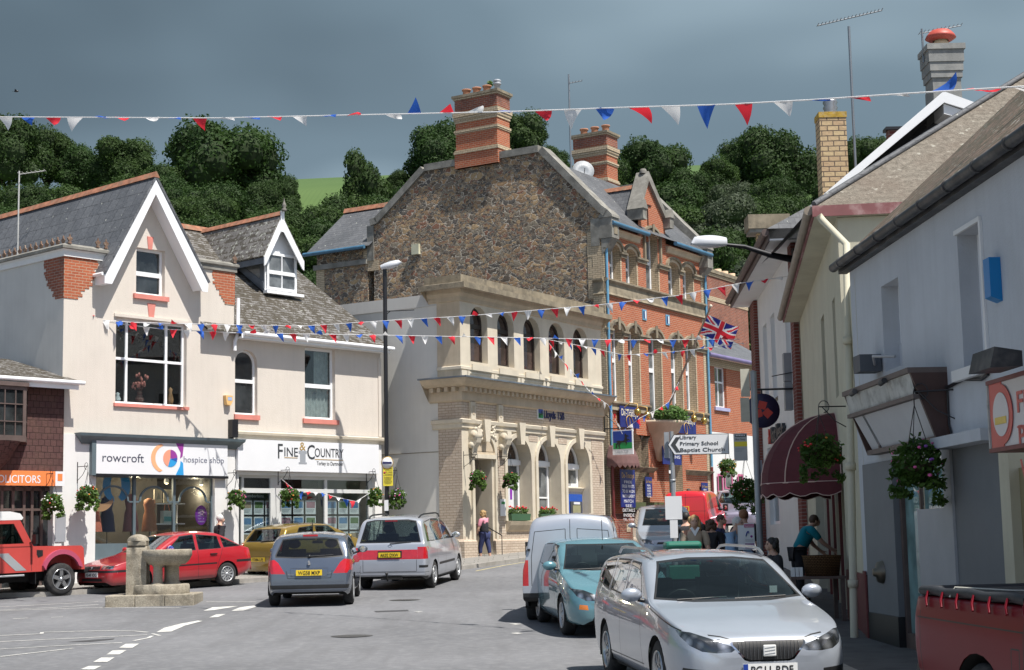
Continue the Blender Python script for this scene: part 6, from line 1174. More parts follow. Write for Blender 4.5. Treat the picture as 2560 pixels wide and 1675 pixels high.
RLTW=pm('peeling_white',(0.5,0.5,0.47),0.8,0.1,3,streak=0.35,dirt=(0.2,0.19,0.17),dfac=0.7,ds=5); RLT2=pm('sign_panel_grey',(0.5,0.51,0.53),0.7,0.04,2); BWN=pm('brown_frame',(0.13,0.1,0.09),0.6,0.1,5); BRD=pm('dark_brown_side',(0.07,0.035,0.028),0.5,0.1,5)
single('shop_sign_box','blank white wedge-shaped shop sign box with peeling paint','sign',wedge,F1)
def chick(mb):
 a=f1(2470,945,-0.4); zt=f1(2478,962,-0.4).z; zb=f1(2480,1122,-0.4).z; x0=f1(2476,1040,-0.4).x; x1=x0+3.2; y=-0.4
 REDS=pm('sign_red',(0.55,0.07,0.06),0.4,0.05); SP=pm('sign_paper',(0.62,0.6,0.6),0.4,0.03)
 mb.box(x0,x1,y,0,zb,zt,SP); mb.box(x0-0.03,x1,y-0.02,0,zt,zt+0.04,MAROON); mb.box(x0-0.03,x1,y-0.02,0,zb-0.04,zb,MAROON); mb.box(x0-0.03,x0,y-0.02,0,zb,zt,RLTW)
 mb.box(x0+0.02,x0+0.36,y-0.008,y-0.001,zb+0.0,zt,REDS); cx_,cz_=x0+0.34,(zb+zt)/2; H=(zt-zb)/2
 mb.prism(arc(cx_,cz_,0.3,0,360,28,H*0.93)[:-1],y-0.014,y-0.009,REDS); mb.prism(arc(cx_,cz_,0.21,0,360,28,H*0.68)[:-1],y-0.02,y-0.015,SP)
 yel=pm('sign_yellow',(0.7,0.5,0.08),0.4); mb.box(cx_-0.15,cx_+0.15,y-0.026,y-0.021,cz_-H*0.3,cz_-H*0.08,yel)
 for i,s_ in enumerate(('FRIED','PIZZA','WINGS')): mb.text(s_,x0+0.75,zt-0.32-i*0.31,0.2,y-0.008,REDS,width=0.95,depth=0.004,bold=0.015)
 mb.text('TEL: 01626',x0+0.72,zb+0.06,0.11,y-0.008,REDS,width=1.0,depth=0.004,bold=0.01)
single('takeaway_sign','red and white takeaway sign box with a round emblem at the right edge','sign',chick,F1)
def flood(mb): a=f1(2478,930,-0.5); mb.prism([(-0.75,a.z-0.03),(-0.45,a.z-0.02),(-0.45,a.z+0.12),(-0.7,a.z+0.16)],a.x+0.1,a.x+0.7,GUT,'x')
single('flood_light','grey sign floodlight over the takeaway sign','floodlight',flood,F1)
def ablue(mb):
 a=f1(2467,695,-0.12); mb.prism([(-0.12,a.z-0.2),(-0.12,a.z+0.2),(-0.001,a.z+0.2),(-0.001,a.z-0.25)],a.x-0.09,a.x+0.09,pm('alarm_bright_blue',(0.0,0.19,0.48),0.35,0.03),'x')
o=single('alarm_box','bright blue alarm box tilted on the grey wall by the upper window','alarm box',ablue,F1)
def gbox(mb): a=f1(2177,911,-0.1); mb.box(a.x-0.12,a.x+0.22,-0.3,-0.02,a.z-0.11,a.z+0.11,pm('box_grey',(0.09,0.1,0.115),0.6)); mb.tube([(a.x+0.2,-0.1,a.z-0.03),(a.x+0.5,-0.2,a.z+0.05),(a.x+0.9,-0.03,a.z+0.0)],0.02,RLT,6)
single('flood_light','small square grey floodlight above the blank sign box','floodlight',gbox,F1)
F2=Frame((5.0,23.9),187.3); L2=12.4; c2=F2.loc(Vector((5.0,23.9,0)))
A2=bthing('cream_shop_building','cream building with deep cream soffit and a lichen-covered hipped roof','building',F2,0,0,g(24)+0.12)
zs=6.35; z2=g(28); N0=-L2
hole=rect(-9.3,-1.5,z2-0.5,2.9)
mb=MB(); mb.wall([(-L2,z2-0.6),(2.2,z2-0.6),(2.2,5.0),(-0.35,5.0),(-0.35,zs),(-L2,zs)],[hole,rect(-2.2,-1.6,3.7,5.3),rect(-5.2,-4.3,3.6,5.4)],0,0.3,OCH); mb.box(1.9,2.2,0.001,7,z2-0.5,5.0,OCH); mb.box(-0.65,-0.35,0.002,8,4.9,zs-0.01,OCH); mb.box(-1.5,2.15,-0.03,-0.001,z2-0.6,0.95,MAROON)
mb.box(1.84,2.199,-0.05,-0.031,z2-0.6,1.0,MAROON)
mb.build('wall',A2)
mb=MB(); mb.box(-2.2,-1.6,0.26,0.28,3.7,5.3,DGLASS); mb.box(-5.2,-4.3,0.26,0.28,3.6,5.4,DGLASS); mb.build('upper_window',A2)
ec_=F2.loc(Vector((4.69,24.2,0))); ec_.x-=0.2; mb=MB(); oh=0.346
P=[(-L2-0.2,0.0),(-L2-0.2,-oh),(-L2+1.0,-oh),(ec_.x+0.2,-oh),(ec_.x+0.2,5.5),(ec_.x-0.4,5.5),(ec_.x-0.4,0.0)]
mb.prism(P,zs-0.002,zs+0.03,OCH,'z'); mb.build('soffit',A2)
PKB=pm('faded_maroon_board',(0.26,0.1,0.1),0.7,0.1,3,dirt=(0.5,0.36,0.34),dfac=0.7,ds=3)
mb=MB(); mb.sweep([(ec_.x+0.2,6.5),(ec_.x+0.2,-oh),(-L2+1.0,-oh),(-L2-0.2,-oh)][::-1],[(0,zs+0.0),(0.03,zs),(0.03,zs+0.17),(0,zs+0.17)],PKB); mb.build('fascia',A2)
mb=MB(); gp_=[(-L2-0.2,-oh-0.08),(-L2+1.0,-oh-0.08),(ec_.x+0.15,-oh-0.08)]
CGUT=pm('tan_gutter',(0.33,0.28,0.22),0.6,0.15,3,dirt=(0.15,0.12,0.09),dfac=0.6,ds=3)
mb.tube([(a,b,zs+0.11) for a,b in gp_],0.075,CGUT,8); mb.build('gutter',A2)
rs=0.73; ew=[F2.world(ec_.x+0.25,-oh-0.03,zs+0.17)]
H0=F2.loc(Vector((ew[0].x,ew[0].y,0))); h=6.6
hx,hy=ec_.x+0.2,-oh; rs=0.74
mb=MB()
mb.add([(hx,hy,zs+0.17),(hx,hy+11,zs+0.17),(hx-5.5,hy+5.5,zs+0.17+5.5*rs),(hx-0,hy+11,zs+0.10)],[(0,1,2)],ROUGH)
mb.add([(hx,hy,zs+0.16),(hx-5.5,hy+5.5,zs+0.17+5.5*rs),(-L2-0.2,hy+5.5,zs+0.17+5.5*rs),(-L2-0.2,hy,zs+0.16)],[(0,1,2,3)],SLATELICH); mb.build('roof',A2)
mb=MB(); mb.tube([(hx,hy,zs+0.2),(hx-5.5,hy+5.5,zs+0.22+5.5*rs)],0.05,SLATE,6); mb.build('hip_ridge',A2)
q1=F1.front(2119,640,-0.05);
w0=atY(2114,560,22.9); w1=atY(2135,1585,21.9)
DP=thing('drainpipe','tall cream drainpipe between the cream and grey buildings','drainpipe',(w1.x,w1.y,gp(2133,1590).z)); mb=MB(); bz=gp(2133,1590).z
wt=atY(2047,538,24.0); mb.tube([(wt.x-w1.x,wt.y-w1.y,wt.z-bz),(wt.x-w1.x+0.05,wt.y-w1.y,wt.z-bz-0.08),(w0.x-w1.x,w0.y-w1.y,w0.z-bz-0.3),(0,0,0)],0.055,OCH,10);
for k in (0.8,2.4,4.2): mb.lathe([(0.058,-0.05),(0.075,-0.05),(0.075,0.05),(0.058,0.05)],((w0.x-w1.x)*k/6,(w0.y-w1.y)*k/6,k),OCH,10)
mb.build('pipe',DP)
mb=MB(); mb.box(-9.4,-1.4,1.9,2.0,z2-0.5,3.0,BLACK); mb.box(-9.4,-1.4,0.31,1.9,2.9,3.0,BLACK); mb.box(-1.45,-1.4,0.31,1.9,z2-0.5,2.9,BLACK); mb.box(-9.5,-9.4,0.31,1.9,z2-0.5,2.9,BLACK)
for i in range(9): mb.box(-1.9-i*0.8,-1.83-i*0.8,0.1,0.16,z2-0.4,2.9,MAROON if i%2 else OCH)
mb.build('shopfront',A2)
G3=thing('gabled_roof_building','white-verged gabled house roof rising behind the lichened roof','building',(6.0,30.5,7));
q=lambda px,py,Y=30.0:atY(px,py,Y)
a=q(2052,492); b=q(2357,230); c=q(2425,248); BZ[G3.name]=0
def lw(P): return (P.x-6.0,P.y-30.5,P.z-7)
mb=MB(); sl2=(b.z-a.z)/(b.x-a.x)
mb.add([lw(a),lw(b),(b.x-6.0,7,b.z-7),(a.x-6.0,7,a.z-7)],[(0,1,2,3)],SLATE); mb.add([lw(b),(b.x+4-6,-0.5,b.z-4*0.5-7),(b.x+4-6,7,b.z-4*0.5-7),(b.x-6,7,b.z-7)],[(0,1,2,3)],SLATE); mb.build('roof',G3)
mb=MB(); th=0.17
mb.prism([(a.x-6,a.z-7),(b.x-6,b.z-7),(b.x-6,b.z-7-th*1.3),(a.x-6,a.z-7-th*0.9)],-0.56,-0.5,PVC); mb.prism([(b.x-6,b.z-7),(c.x-6+0.5,c.z-7-0.25),(c.x-6+0.5,c.z-7-0.25-th),(b.x-6,b.z-7-th*1.3)],-0.56,-0.5,PVC); mb.build('bargeboard',G3)
mb=MB(); mb.prism([(a.x-6+0.2,a.z-7-0.3),(b.x-6,b.z-7-0.4),(b.x-6+3,b.z-7-2),(b.x-6+3,-6.5),(a.x-6+0.2,-6.5)],0.2,0.4,BLACK); mb.prism([(b.x-6,b.z-7-th*1.35),(c.x-6+0.5,c.z-7-0.28-th),(c.x-6+0.5,c.z-7-0.4-th),(b.x-6,b.z-7-th*1.35-0.2)],-0.5,0.2,PVC); mb.build('gable_wall',G3)
p0=q(2318,252,31.5); p1=q(2402,250,31.5); pt=q(2350,122,31.5)
GC=thing('rendered_chimney','grey rendered chimney stack with a domed red cowl','chimney',((p0.x+p1.x)/2,31.5,p0.z-1.2));
CEM=pm('cement_render',(0.27,0.275,0.265),0.9,0.15,2,0.3,20,streak=0.3,dirt=(0.42,0.4,0.36),dfac=0.5,ds=3); w=(p1.x-p0.x)/2*0.93; H=pt.z-p0.z+1.2
mb=MB(); mb.box(-w*0.92,w*0.88,-w,w,0,H*0.62,CEM)
for i,(k,z0_,z1_) in enumerate(((0.9,0.62,0.7),(1.0,0.7,0.76),(1.06,0.76,0.84),(1.12,0.84,0.95),(1.22,0.95,1.0))): mb.box(-w*k,w*k,-w*k,w*k,H*z0_,H*z1_,CEM)
mb.build('stack',GC)
mb=MB(); mb.lathe([(w*0.5,0),(w*0.5,0.12),(w*0.42,0.14),(w*0.42,0.22)],(0,0,H),pm('cowl_cream',(0.6,0.5,0.32),0.6),18); CR=pm('cowl_red',(0.5,0.085,0.06),0.5,0.1,5); mb.lathe([(w*0.5,0.16),(w*0.75,0.17),(w*0.98,0.22),(w*0.9,0.27),(w*0.74,0.33),(w*0.6,0.37),(0,0.38)],(0,0,H),CR,22); mb.build('cowl',GC)
bs=q(2307,120,31.5); aerial('tv_aerial','aerial with crossed rods beside the red chimney cowl',(bs.x,31.5,bs.z-0.3),q(2307,78,31.5).z-bs.z+0.35,[q(2300,84,31.5),q(2403,64,31.5)],11,rods=0.13,r=0.02)
def yy(nm,lb,px0,px1,pyt,pyb,Y,mat,cap=None,rows=0):
 a=atY(px0,pyb,Y); b=atY(px1,pyb,Y); t=atY(px0,pyt,Y); o=thing(nm,lb,'chimney',((a.x+b.x)/2,Y,a.z)); w=(b.x-a.x)/2; mb=MB(); mb.box(-w,w,0,w*1.7,-0.6,t.z-a.z,mat); mb.build('stack',o); return o,w,t.z-a.z
o,w,h_=yy('brick_chimney','slim yellow brick chimney stained with orange lichen',2057,2124,282,480,33,YELB)
mb=MB(); LICH=pm('orange_lichen',(0.5,0.32,0.05),0.95,0.2,8,0.5,30,dirt=(0.45,0.35,0.2),dfac=0.9,ds=7); mb.box(-w-0.015,w+0.015,-0.015,w*1.7+0.015,h_-0.1,h_+0.02,LICH); mb.build('lichened_cap',o)
mb=MB(); mb.lathe([(0.13,0)]+[(0.13+0.03*(i%2),0.06*i) for i in range(1,7)]+[(0,0.4)],(0.02,0.3,h_),pm('steel_flue',(0.4,0.4,0.4),0.35,metal=0.8),14); mb.build('flue',o)
bs=atY(2129,430,33); tp2=atY(2122,66,33); aerial('tv_aerial','tall mast carrying a long slanting boom aerial above the yellow chimney',(tp2.x,33,bs.z),tp2.z-bs.z,[atY(2045,64,33),atY(2205,26,33)],18,rods=0.12,r=0.028)
F3=Frame((6.62,36.6),183.0); L3=10.2; zz3=g(40); z3=8.25
A3=bthing('white_bank_building','white rendered bank with dark red brick piers and a brown gutter','building',F3,-L3/2,0,zz3)
f3=lambda px,py,y=0.0:F3.front(px,py,y)
mb=MB(); w1=[(-7.9,-6.9),(-5.9,-4.9),(-2.6,-1.5)]
hs=[rect(a,b,5.1,7.3) for a,b in w1]+[rect(-8.0,-5.5,1.8,3.9)]
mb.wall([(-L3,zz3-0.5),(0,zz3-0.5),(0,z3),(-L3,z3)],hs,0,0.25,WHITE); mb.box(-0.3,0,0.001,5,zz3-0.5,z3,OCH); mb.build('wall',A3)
mb=MB(); mb.box(-L3-0.05,-L3+1.1,-0.12,-0.002,zz3-0.5,z3-0.02,DKBRICK); mb.build('brick_pier',A3); mb=MB(); mb.box(-0.6,0.05,-0.12,-0.002,zz3-0.5,z3-0.02,DKBRICK); pass; mb.build('brick_pier',A3)
for a,b in w1: window(A3,a,b,5.1,7.3,0.12,PVC,GREYGLASS,0.09,(0.5,),(0.4,),bw=0.05,sill=(0.08,0.12,0.12),sm=STONED)
window(A3,-8.0,-5.5,1.8,3.9,0.12,PVC,DGLASS,0.09,(0.5,),(0.4,),bw=0.09)
mb=MB(); mb.box(-L3-0.3,0.3,-0.62,0.0,z3-0.0,z3+0.04,WHITE); mb.build('soffit',A3)
mb=MB(); mb.box(-L3-0.3,0.3,-0.66,-0.621,z3-0.02,z3+0.28,BROWNW); mb.tube([(-L3-0.35,-0.72,z3+0.18),(0.35,-0.72,z3+0.18)],0.09,BROWNW,8); mb.build('gutter',A3)
mb=MB(); mb.face([(-L3-0.4,-0.68,z3+0.26),(0.4,-0.68,z3+0.26),(-2,4,z3+3.0),(-L3+3,4,z3+3.0)],SLATE); mb.face([(0.4,-0.68,z3+0.26),(0.4,8,z3+0.26),(-2,4,z3+3)],SLATE); mb.face([(-L3-0.4,-0.68,z3+0.26),(-L3+3,4,z3+3),(-L3-0.4,8,z3+0.26)],SLATE); mb.build('roof',A3)
def nw(mb):
 a=f3(1948,1018); zc_=3.95
 for i,ch in enumerate('NatWest'): mb.text(ch,-6.6+i*0.42+0.5,zc_,0.42,-0.1,SDK,width=0.36 if ch!='W' else 0.44,depth=0.09,bold=0.02)
 RD=pm('logo_red',(0.5,0.04,0.03),0.4);
 for k in range(3):
  an=math.pi/2+k*2*math.pi/3; mb.prism([(-6.75+0.14+0.13*math.cos(an)+0.12*math.cos(an+q),zc_+0.18+0.13*math.sin(an)+0.12*math.sin(an+q)) for q in (0.6,2.1,3.6,5.2)],-0.1,-0.01,RD)
single('bank_fascia_sign','black raised lettering with a red emblem on the white bank wall','sign',nw,F3)
def rnd_sign(mb):
 l=f3(1906,1027,-0.85); RD=pm('logo_red',(0.5,0.04,0.03),0.4); DK=pm('sign_midnight',(0.02,0.02,0.06),0.4)
 x=-6.3;
 x=l.x; mb.lathe([(0,-0.06),(0.4,-0.06),(0.4,0.06),(0,0.06)],(x,-0.85,l.z),DK,28,'x')
 for k in range(3):
  an=math.pi/2+k*2*math.pi/3; P=[(-0.85+0.13*math.cos(an)+0.13*math.cos(an+q),l.z+0.13*math.sin(an)+0.13*math.sin(an+q)) for q in (0.6,2.1,3.6,5.2)]; mb.prism(P,x+0.061,x+0.07,RD,'x')
 mb.tube([(x,0,l.z+0.5),(x,-1.25,l.z+0.5)],0.025,BLACK,6); mb.tube([(x,-0.02,l.z+0.95),(x,-0.02,l.z+0.35)],0.025,BLACK,6); mb.tube([(x,-0.85,l.z+0.5),(x,-0.85,l.z+0.38)],0.02,BLACK,6); mb.tube([(x,-0.02,l.z+0.9),(x,-0.6,l.z+0.8)],0.012,BLACK,5)
single('round_hanging_sign','round dark hanging sign with a red emblem on an iron bracket','hanging sign',rnd_sign,F3)
o,w,h_=yy('brick_chimney','squat buff brick chimney with a broad slate-grey cap behind the white bank',1897,1924,582,700,50,YELB)
mb=MB(); mb.box(-w-0.25,w*4.5,-0.2,w*1.7+0.3,h_-0.02,h_+0.1,GREYSTONE); mb.box(-w-0.3,w*5.0,-0.25,w*1.7+0.35,h_+0.1,h_+0.55,STONED); mb.box(w+0.001,w*4.2,0.02,w*1.6,-1,h_-0.03,BLACK); mb.build('cap',o)
o,w,h_=yy('brick_chimney','stub of a dark chimney peeping over the white verge',2222,2252,322,352,36,DKBRICK)
mb=MB(); mb.box(-w-0.06,w+0.06,-0.06,w*1.7+0.06,h_-0.03,h_+0.04,BLACK); mb.build('cap',o)
def abox(z,lb):
 def f(mb): a=atY(1996,z,37.4); l=F3.loc(a); mb.box(l.x-0.15,l.x+0.15,-0.3,-0.122,l.z-0.33,l.z+0.33,pm('box_steel',(0.3,0.32,0.34),0.5))
 single('wall_cabinet',lb,'box',f,F3)
abox(918,'tall grey metal box high on the brick pier'); abox(990,'lower pale metal box on the brick pier')
hd=atY(1772,616,35.6); bs=atY(1992,650,36.2)
LM=thing('bracket_lamp','large pale street lamp head on a black wall bracket arm','street lamp',(bs.x,bs.y,bs.z)); v=hd-bs
mb=MB(); e=Vector(v)*0.86; mb.tube([(0,0,0),tuple(Vector(v)*0.3+Vector((0,0,0.02))),tuple(Vector(v)*0.6+Vector((0,0,0.12))),tuple(Vector(v)*0.8+Vector((0,0,0.1)))],[0.09,0.07,0.05,0.04],BLACK,8); mb.box(-0.1,0.1,-0.12,0.1,-0.25,0.25,BLACK); mb.build('arm',LM)
def lamphead(par,c,dirv,L_=0.85,w=0.32,hh=0.16):
 d=Vector(dirv).normalized(); s_=Vector((0,0,1)).cross(d).normalized(); u=d.cross(s_); mb=MB(); n=10; rows=[]
 for i in range(n+1):
  t=i/n; ww=w/2*(math.sin(math.pi*min(1,0.15+t*0.9))**0.6)*(1-0.25*(1-t)); top=hh*(0.55+0.45*math.sin(math.pi*(0.2+0.7*t))); bot=-0.02-0.05*math.sin(math.pi*t)
  if i==n: ww=0.05; top=0.02; bot=-0.02
  p=Vector(c)+d*(t-0.5)*L_; rows.append([p+s_*ww*a+u*(top*b if b>0 else bot*(-b)) for a,b in ((1,0),(0.8,0.7),(0.3,1),(-0.3,1),(-0.8,0.7),(-1,0),(-0.7,-1),(0.7,-1))])
 V=[q for r in rows for q in r]; F=[(i*8+k,i*8+(k+1)%8,(i+1)*8+(k+1)%8,(i+1)*8+k) for i in range(n) for k in range(8)]; mb.add(V,F,pm('lamp_grey',(0.55,0.57,0.6),0.4,0.03),True); mb.add(rows[0],[tuple(range(8))],SIGR); mb.add(rows[-1],[tuple(range(8))],SIGR); return mb.build('lamp_head',par)
lamphead(LM,tuple(v*1.0+Vector((0.0,0,0.05))),(v.x,v.y,0.0),0.85,0.34,0.2)
aw0=atY(2068,1180,25.4); aw1=atY(1905,1225,28.0)
def awning(mb):
 l0=F2.loc(atY(2062,1020,25.3)); xr_=F2.loc(Vector((5.4,25.3,0))).x;
 xa,xb=-4.6,-1.9; D=1.25; zt=atY(2050,1020,25.5).z; zb_=2.35; n=12
 BUR=pm('burgundy_canvas',(0.1,0.018,0.024),0.85,0.12,3,0.2,60); PIP=pm('awning_piping',(0.6,0.42,0.36),0.7)
 prof=[(D*math.sin(R(a)),zb_+(zt-zb_)*math.cos(R(a))) for a in range(0,91,9)]
 m=6;
 def pt(u,a):
  y=-D*math.sin(R(a)); z=zb_+(zt-zb_)*math.cos(R(a))
  if u<0: q=R(90*(-u)); return (xa+0.9-0.9*math.sin(R(a))*math.sin(q)*1.0-0.0,y*math.cos(q),z)
  if u>1: q=R(90*(u-1)); return (xb-0.9+0.9*math.sin(R(a))*math.sin(q),y*math.cos(q),z)
  return (xa+0.9+(xb-xa-1.8)*u,y,z)
 us=[-1,-0.75,-0.5,-0.25,0,0.5,1,1.25,1.5,1.75,2]; As=list(range(0,91,9))
 for i in range(len(us)-1):
  for j in range(len(As)-1): mb.face([pt(us[i],As[j]),pt(us[i+1],As[j]),pt(us[i+1],As[j+1]),pt(us[i],As[j+1])],BUR,True)
 for u in (0,1,1.5,-0.5,2): mb.tube([pt(u,a) for a in As],0.012,PIP,5)
 mb.tube([pt(u,90) for u in us],0.012,PIP,5)
 uu=[-1+3*i/60 for i in range(61)]
 for a,b in zip(uu,uu[1:]):
  pa,pb=pt(a,90),pt(b,90); da=0.16+0.07*abs(math.sin(a*math.pi*4.5)); db=0.16+0.07*abs(math.sin(b*math.pi*4.5))
  mb.face([pa,pb,(pb[0],pb[1],pb[2]-db),(pa[0],pa[1],pa[2]-da)],BUR); mb.tube([(pa[0],pa[1]-0.004,pa[2]-da),(pb[0],pb[1]-0.004,pb[2]-db)],0.009,PIP,4)
single('burgundy_awning','burgundy dome awning with pale scalloped edging over the dark shop','awning',awning,F2)
# ================================================================ trees on the hill
def tleafm(n,c1,c2):
 m,t,b=nodes(n); oi=nn(t,'ShaderNodeObjectInfo'); tcn=nn(t,'ShaderNodeTexCoord'); nz=noise(t,tcn.outputs['Object'],2.2,4); o=mixc(t,rng(t,nz,0.3,0.7,0,1),c1,c2)
 o=mixc(t,rng(t,oi.outputs['Random'],0,1,0,0.55),o,(0.042,0.07,0.02)); b.inputs['Roughness'].default_value=0.65; b.inputs['Specular IOR Level'].default_value=0.25; t.links.new(o,b.inputs['Base Color'])
 tl=nn(t,'ShaderNodeBsdfTranslucent'); t.links.new(o,tl.inputs[0]); ms=nn(t,'ShaderNodeMixShader'); ms.inputs[0].default_value=0.35; t.links.new(b.outputs[0],ms.inputs[1]); t.links.new(tl.outputs[0],ms.inputs[2]); t.links.new(ms.outputs[0],t.nodes['Material Output'].inputs[0]); return m
TL=[tleafm('tree_leaf_dark',(0.02,0.048,0.012),(0.05,0.1,0.022)),tleafm('tree_leaf_mid',(0.026,0.056,0.014),(0.068,0.122,0.028)),tleafm('tree_leaf_grey',(0.045,0.065,0.038),(0.11,0.135,0.085))]
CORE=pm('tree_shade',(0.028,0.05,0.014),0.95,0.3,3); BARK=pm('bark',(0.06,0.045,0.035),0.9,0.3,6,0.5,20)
def crown_mesh(seed,nl,leaves,mat,tall=1.0,size=0.03,spread=0.62):
 rr=np.random.default_rng(seed); lob=[]
 for i in range(nl):
  a=rr.uniform(0,2*math.pi); h=rr.uniform(-0.55,0.8); rad=spread*math.sqrt(max(0.05,1-h*h*0.8))*rr.uniform(0.55,1.0); lob.append((rad*math.cos(a),rad*math.sin(a),h*tall*0.75,rr.uniform(0.26,0.44)))
 lob.append((0,0,0.1,0.6)); lob=np.array(lob); V=[];F=[]
 k=rr.integers(0,len(lob),leaves); k=np.where(rr.random(leaves)<0.06,len(lob)-1,k); C=lob[k]
 u=rr.normal(size=(leaves,3)); u/=np.linalg.norm(u,axis=1)[:,None]; u[:,2]=np.abs(u[:,2])*np.where(rr.random(leaves)<0.8,1,-1)
 bumps=1+0.16*np.sin(u[:,0]*9+C[:,0]*20)*np.sin(u[:,1]*8+C[:,1]*17)*np.cos(u[:,2]*7)
 P=C[:,:3]+u*(C[:,3]*bumps*rr.uniform(0.78,1.06,leaves))[:,None]
 a=rr.normal(size=(leaves,3))+u*0.2; a-= (a*u).sum(1)[:,None]*u*0.5; a/=np.linalg.norm(a,axis=1)[:,None]; b=np.cross(u+rr.normal(size=(leaves,3))*0.5,a); b/=np.linalg.norm(b,axis=1)[:,None]
 s=size*rr.uniform(0.6,1.5,leaves)[:,None]; V=np.concatenate([P-a*s,P+b*s*0.6,P+a*s,P-b*s*0.6],axis=1).reshape(-1,3)
 me=bpy.data.meshes.new('crown'); core=MB()
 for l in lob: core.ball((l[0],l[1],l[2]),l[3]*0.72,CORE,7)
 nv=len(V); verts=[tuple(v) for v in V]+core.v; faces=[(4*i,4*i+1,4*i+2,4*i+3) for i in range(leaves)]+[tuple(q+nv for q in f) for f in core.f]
 me.from_pydata(verts,[],faces); me.materials.append(mat); me.materials.append(CORE); mi=[0]*leaves+[1]*len(core.f); me.polygons.foreach_set('material_index',mi); me.update(); return me
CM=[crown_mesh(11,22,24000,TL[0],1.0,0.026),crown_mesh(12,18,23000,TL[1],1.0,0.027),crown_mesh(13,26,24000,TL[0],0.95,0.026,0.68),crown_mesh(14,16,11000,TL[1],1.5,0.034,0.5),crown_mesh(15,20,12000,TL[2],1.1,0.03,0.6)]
tm=MB(); tm.tube([(0,0,-1.6),(0.02,0,-0.9),(0,0.02,0.1)],[0.09,0.07,0.03],BARK,8)
for a in range(5): tm.tube([(0,0,-0.75),(0.25*math.cos(a*1.26),0.25*math.sin(a*1.26),-0.35),(0.5*math.cos(a*1.26),0.5*math.sin(a*1.26),0.05)],[0.04,0.028,0.012],BARK,6)
tmo=tm.build('trunk'); TM=tmo.data; bpy.data.objects.remove(tmo)
def tree(px,top,wpx,Y,k,label,h=None,group=None,rz=0,name='tree'):
 t=atY(px,top,Y); r=wpx/2/FPX*Y; hh=h or r*0.95; zc=t.z-hh
 o=thing(name,label,'tree',(t.x,Y,zc-1.6*hh*0.9),rz,group)
 c=bpy.data.objects.new('crown',CM[k]); COL.objects.link(c); c.parent=o; c.location=(0,0,1.6*hh*0.9); c.scale=(r*1.05,r*1.05,hh*1.12)
 tr=bpy.data.objects.new('trunk',TM); COL.objects.link(tr); tr.parent=o; tr.location=(0,0,1.6*hh*0.9); tr.scale=(r*0.8,r*0.8,hh*1.1)
 return o
crest=[(25,300,230,280,2,'dark tree against the sky at the far left of the hilltop'),(215,362,190,290,0,'smaller hilltop tree right of the leftmost one'),(310,348,180,285,1,'leafy hilltop tree behind the tall cream gable on its left side'),
(555,306,340,270,2,'big domed tree standing highest above the cream gable'),(915,416,165,265,3,'pointed young tree in front of the green field'),(1105,300,240,275,0,'tall hilltop tree directly left of the big brick chimney'),(1290,288,190,285,1,'hilltop tree between the two brick chimneys'),(1385,372,120,280,0,'lower dark tree just left of the second brick chimney'),
(1630,352,215,270,2,'rounded tree on the skyline above the brick gable of the pub'),(1520,405,140,262,1,'low tree right of the second brick chimney'),(1790,400,130,270,1,'olive green tree on the skyline left of the highest right-hand crown'),(1945,322,270,275,0,'tallest crown on the skyline behind the slim yellow chimney'),(2165,342,160,280,2,'tree on the skyline right of the slim yellow chimney'),(990,430,90,275,0,'small dark tree at the right edge of the green field'),(1860,350,150,282,2,'hilltop crown adjoining the tallest one on its left'),(120,330,170,292,1,'hilltop crown between the two leftmost trees'),(1735,425,170,262,0,'dark crown filling the dip in the skyline right of the pub gable'),(1500,440,150,255,1,'lower green crown between the second chimney and the pub gable'),(405,420,150,262,1,'green crown in the skyline dip left of the big domed tree'),(700,440,130,258,0,'dark crown at the foot of the big domed tree on its right')]
for i,(px,top,w,Y,k,lb) in enumerate(crest): tree(px,top,w,Y,k,lb,h=None if i!=4 else 8,rz=i*1.3)
rr=random.Random(5)
fill=[]
for row,(Y,top,step,w) in enumerate(((250,455,125,190),(225,505,140,200),(195,560,160,215),(165,610,190,250),(140,675,230,280))):
 px=-60+row*40
 while px<2300:
  tp=top+rr.uniform(-22,22)
  if 735<px<965 and row==0: tp+=55
  if 700<px<960 and row==1: tp=max(tp,505)
  if not(860<px<1500 and row>=2) : fill.append((px+rr.uniform(-20,20),tp,w*rr.uniform(0.85,1.2),Y+rr.uniform(-8,8)))
  px+=step
for i,(px,top,w,Y) in enumerate(fill):
 k=rr.choice((0,0,1,2,2,1))
 if (1850<px<1960 and top>560) or (1790<px<1900 and 440<top<560): k=4
 tree(px,top,w,Y,k,'grey-green tree among the darker ones on the wooded slope' if k==4 else 'tree packed among others on the wooded slope behind the roofs',group='trees packed on the wooded slope' if k!=4 else 'grey-green trees on the wooded slope',rz=rr.uniform(0,6.28))
bp_=atY(41,228,60); o=thing('bird','tiny dark bird flying in the grey sky at the far left','bird',bp_)
mb=MB(); mb.ball((0,0,0),0.05,BLACK,6,(1.9,0.8,0.8)); mb.add([(0.04,0,0.02),(-0.03,0.12,0.07),(-0.06,0.02,0.02)],[(0,1,2)],BLACK); mb.add([(0.04,0,0.02),(-0.03,-0.12,0.07),(-0.06,-0.02,0.02)],[(0,2,1)],BLACK); mb.add([(-0.08,0,0),(-0.16,0.03,0),(-0.16,-0.03,0)],[(0,1,2)],BLACK); mb.build('body',o)
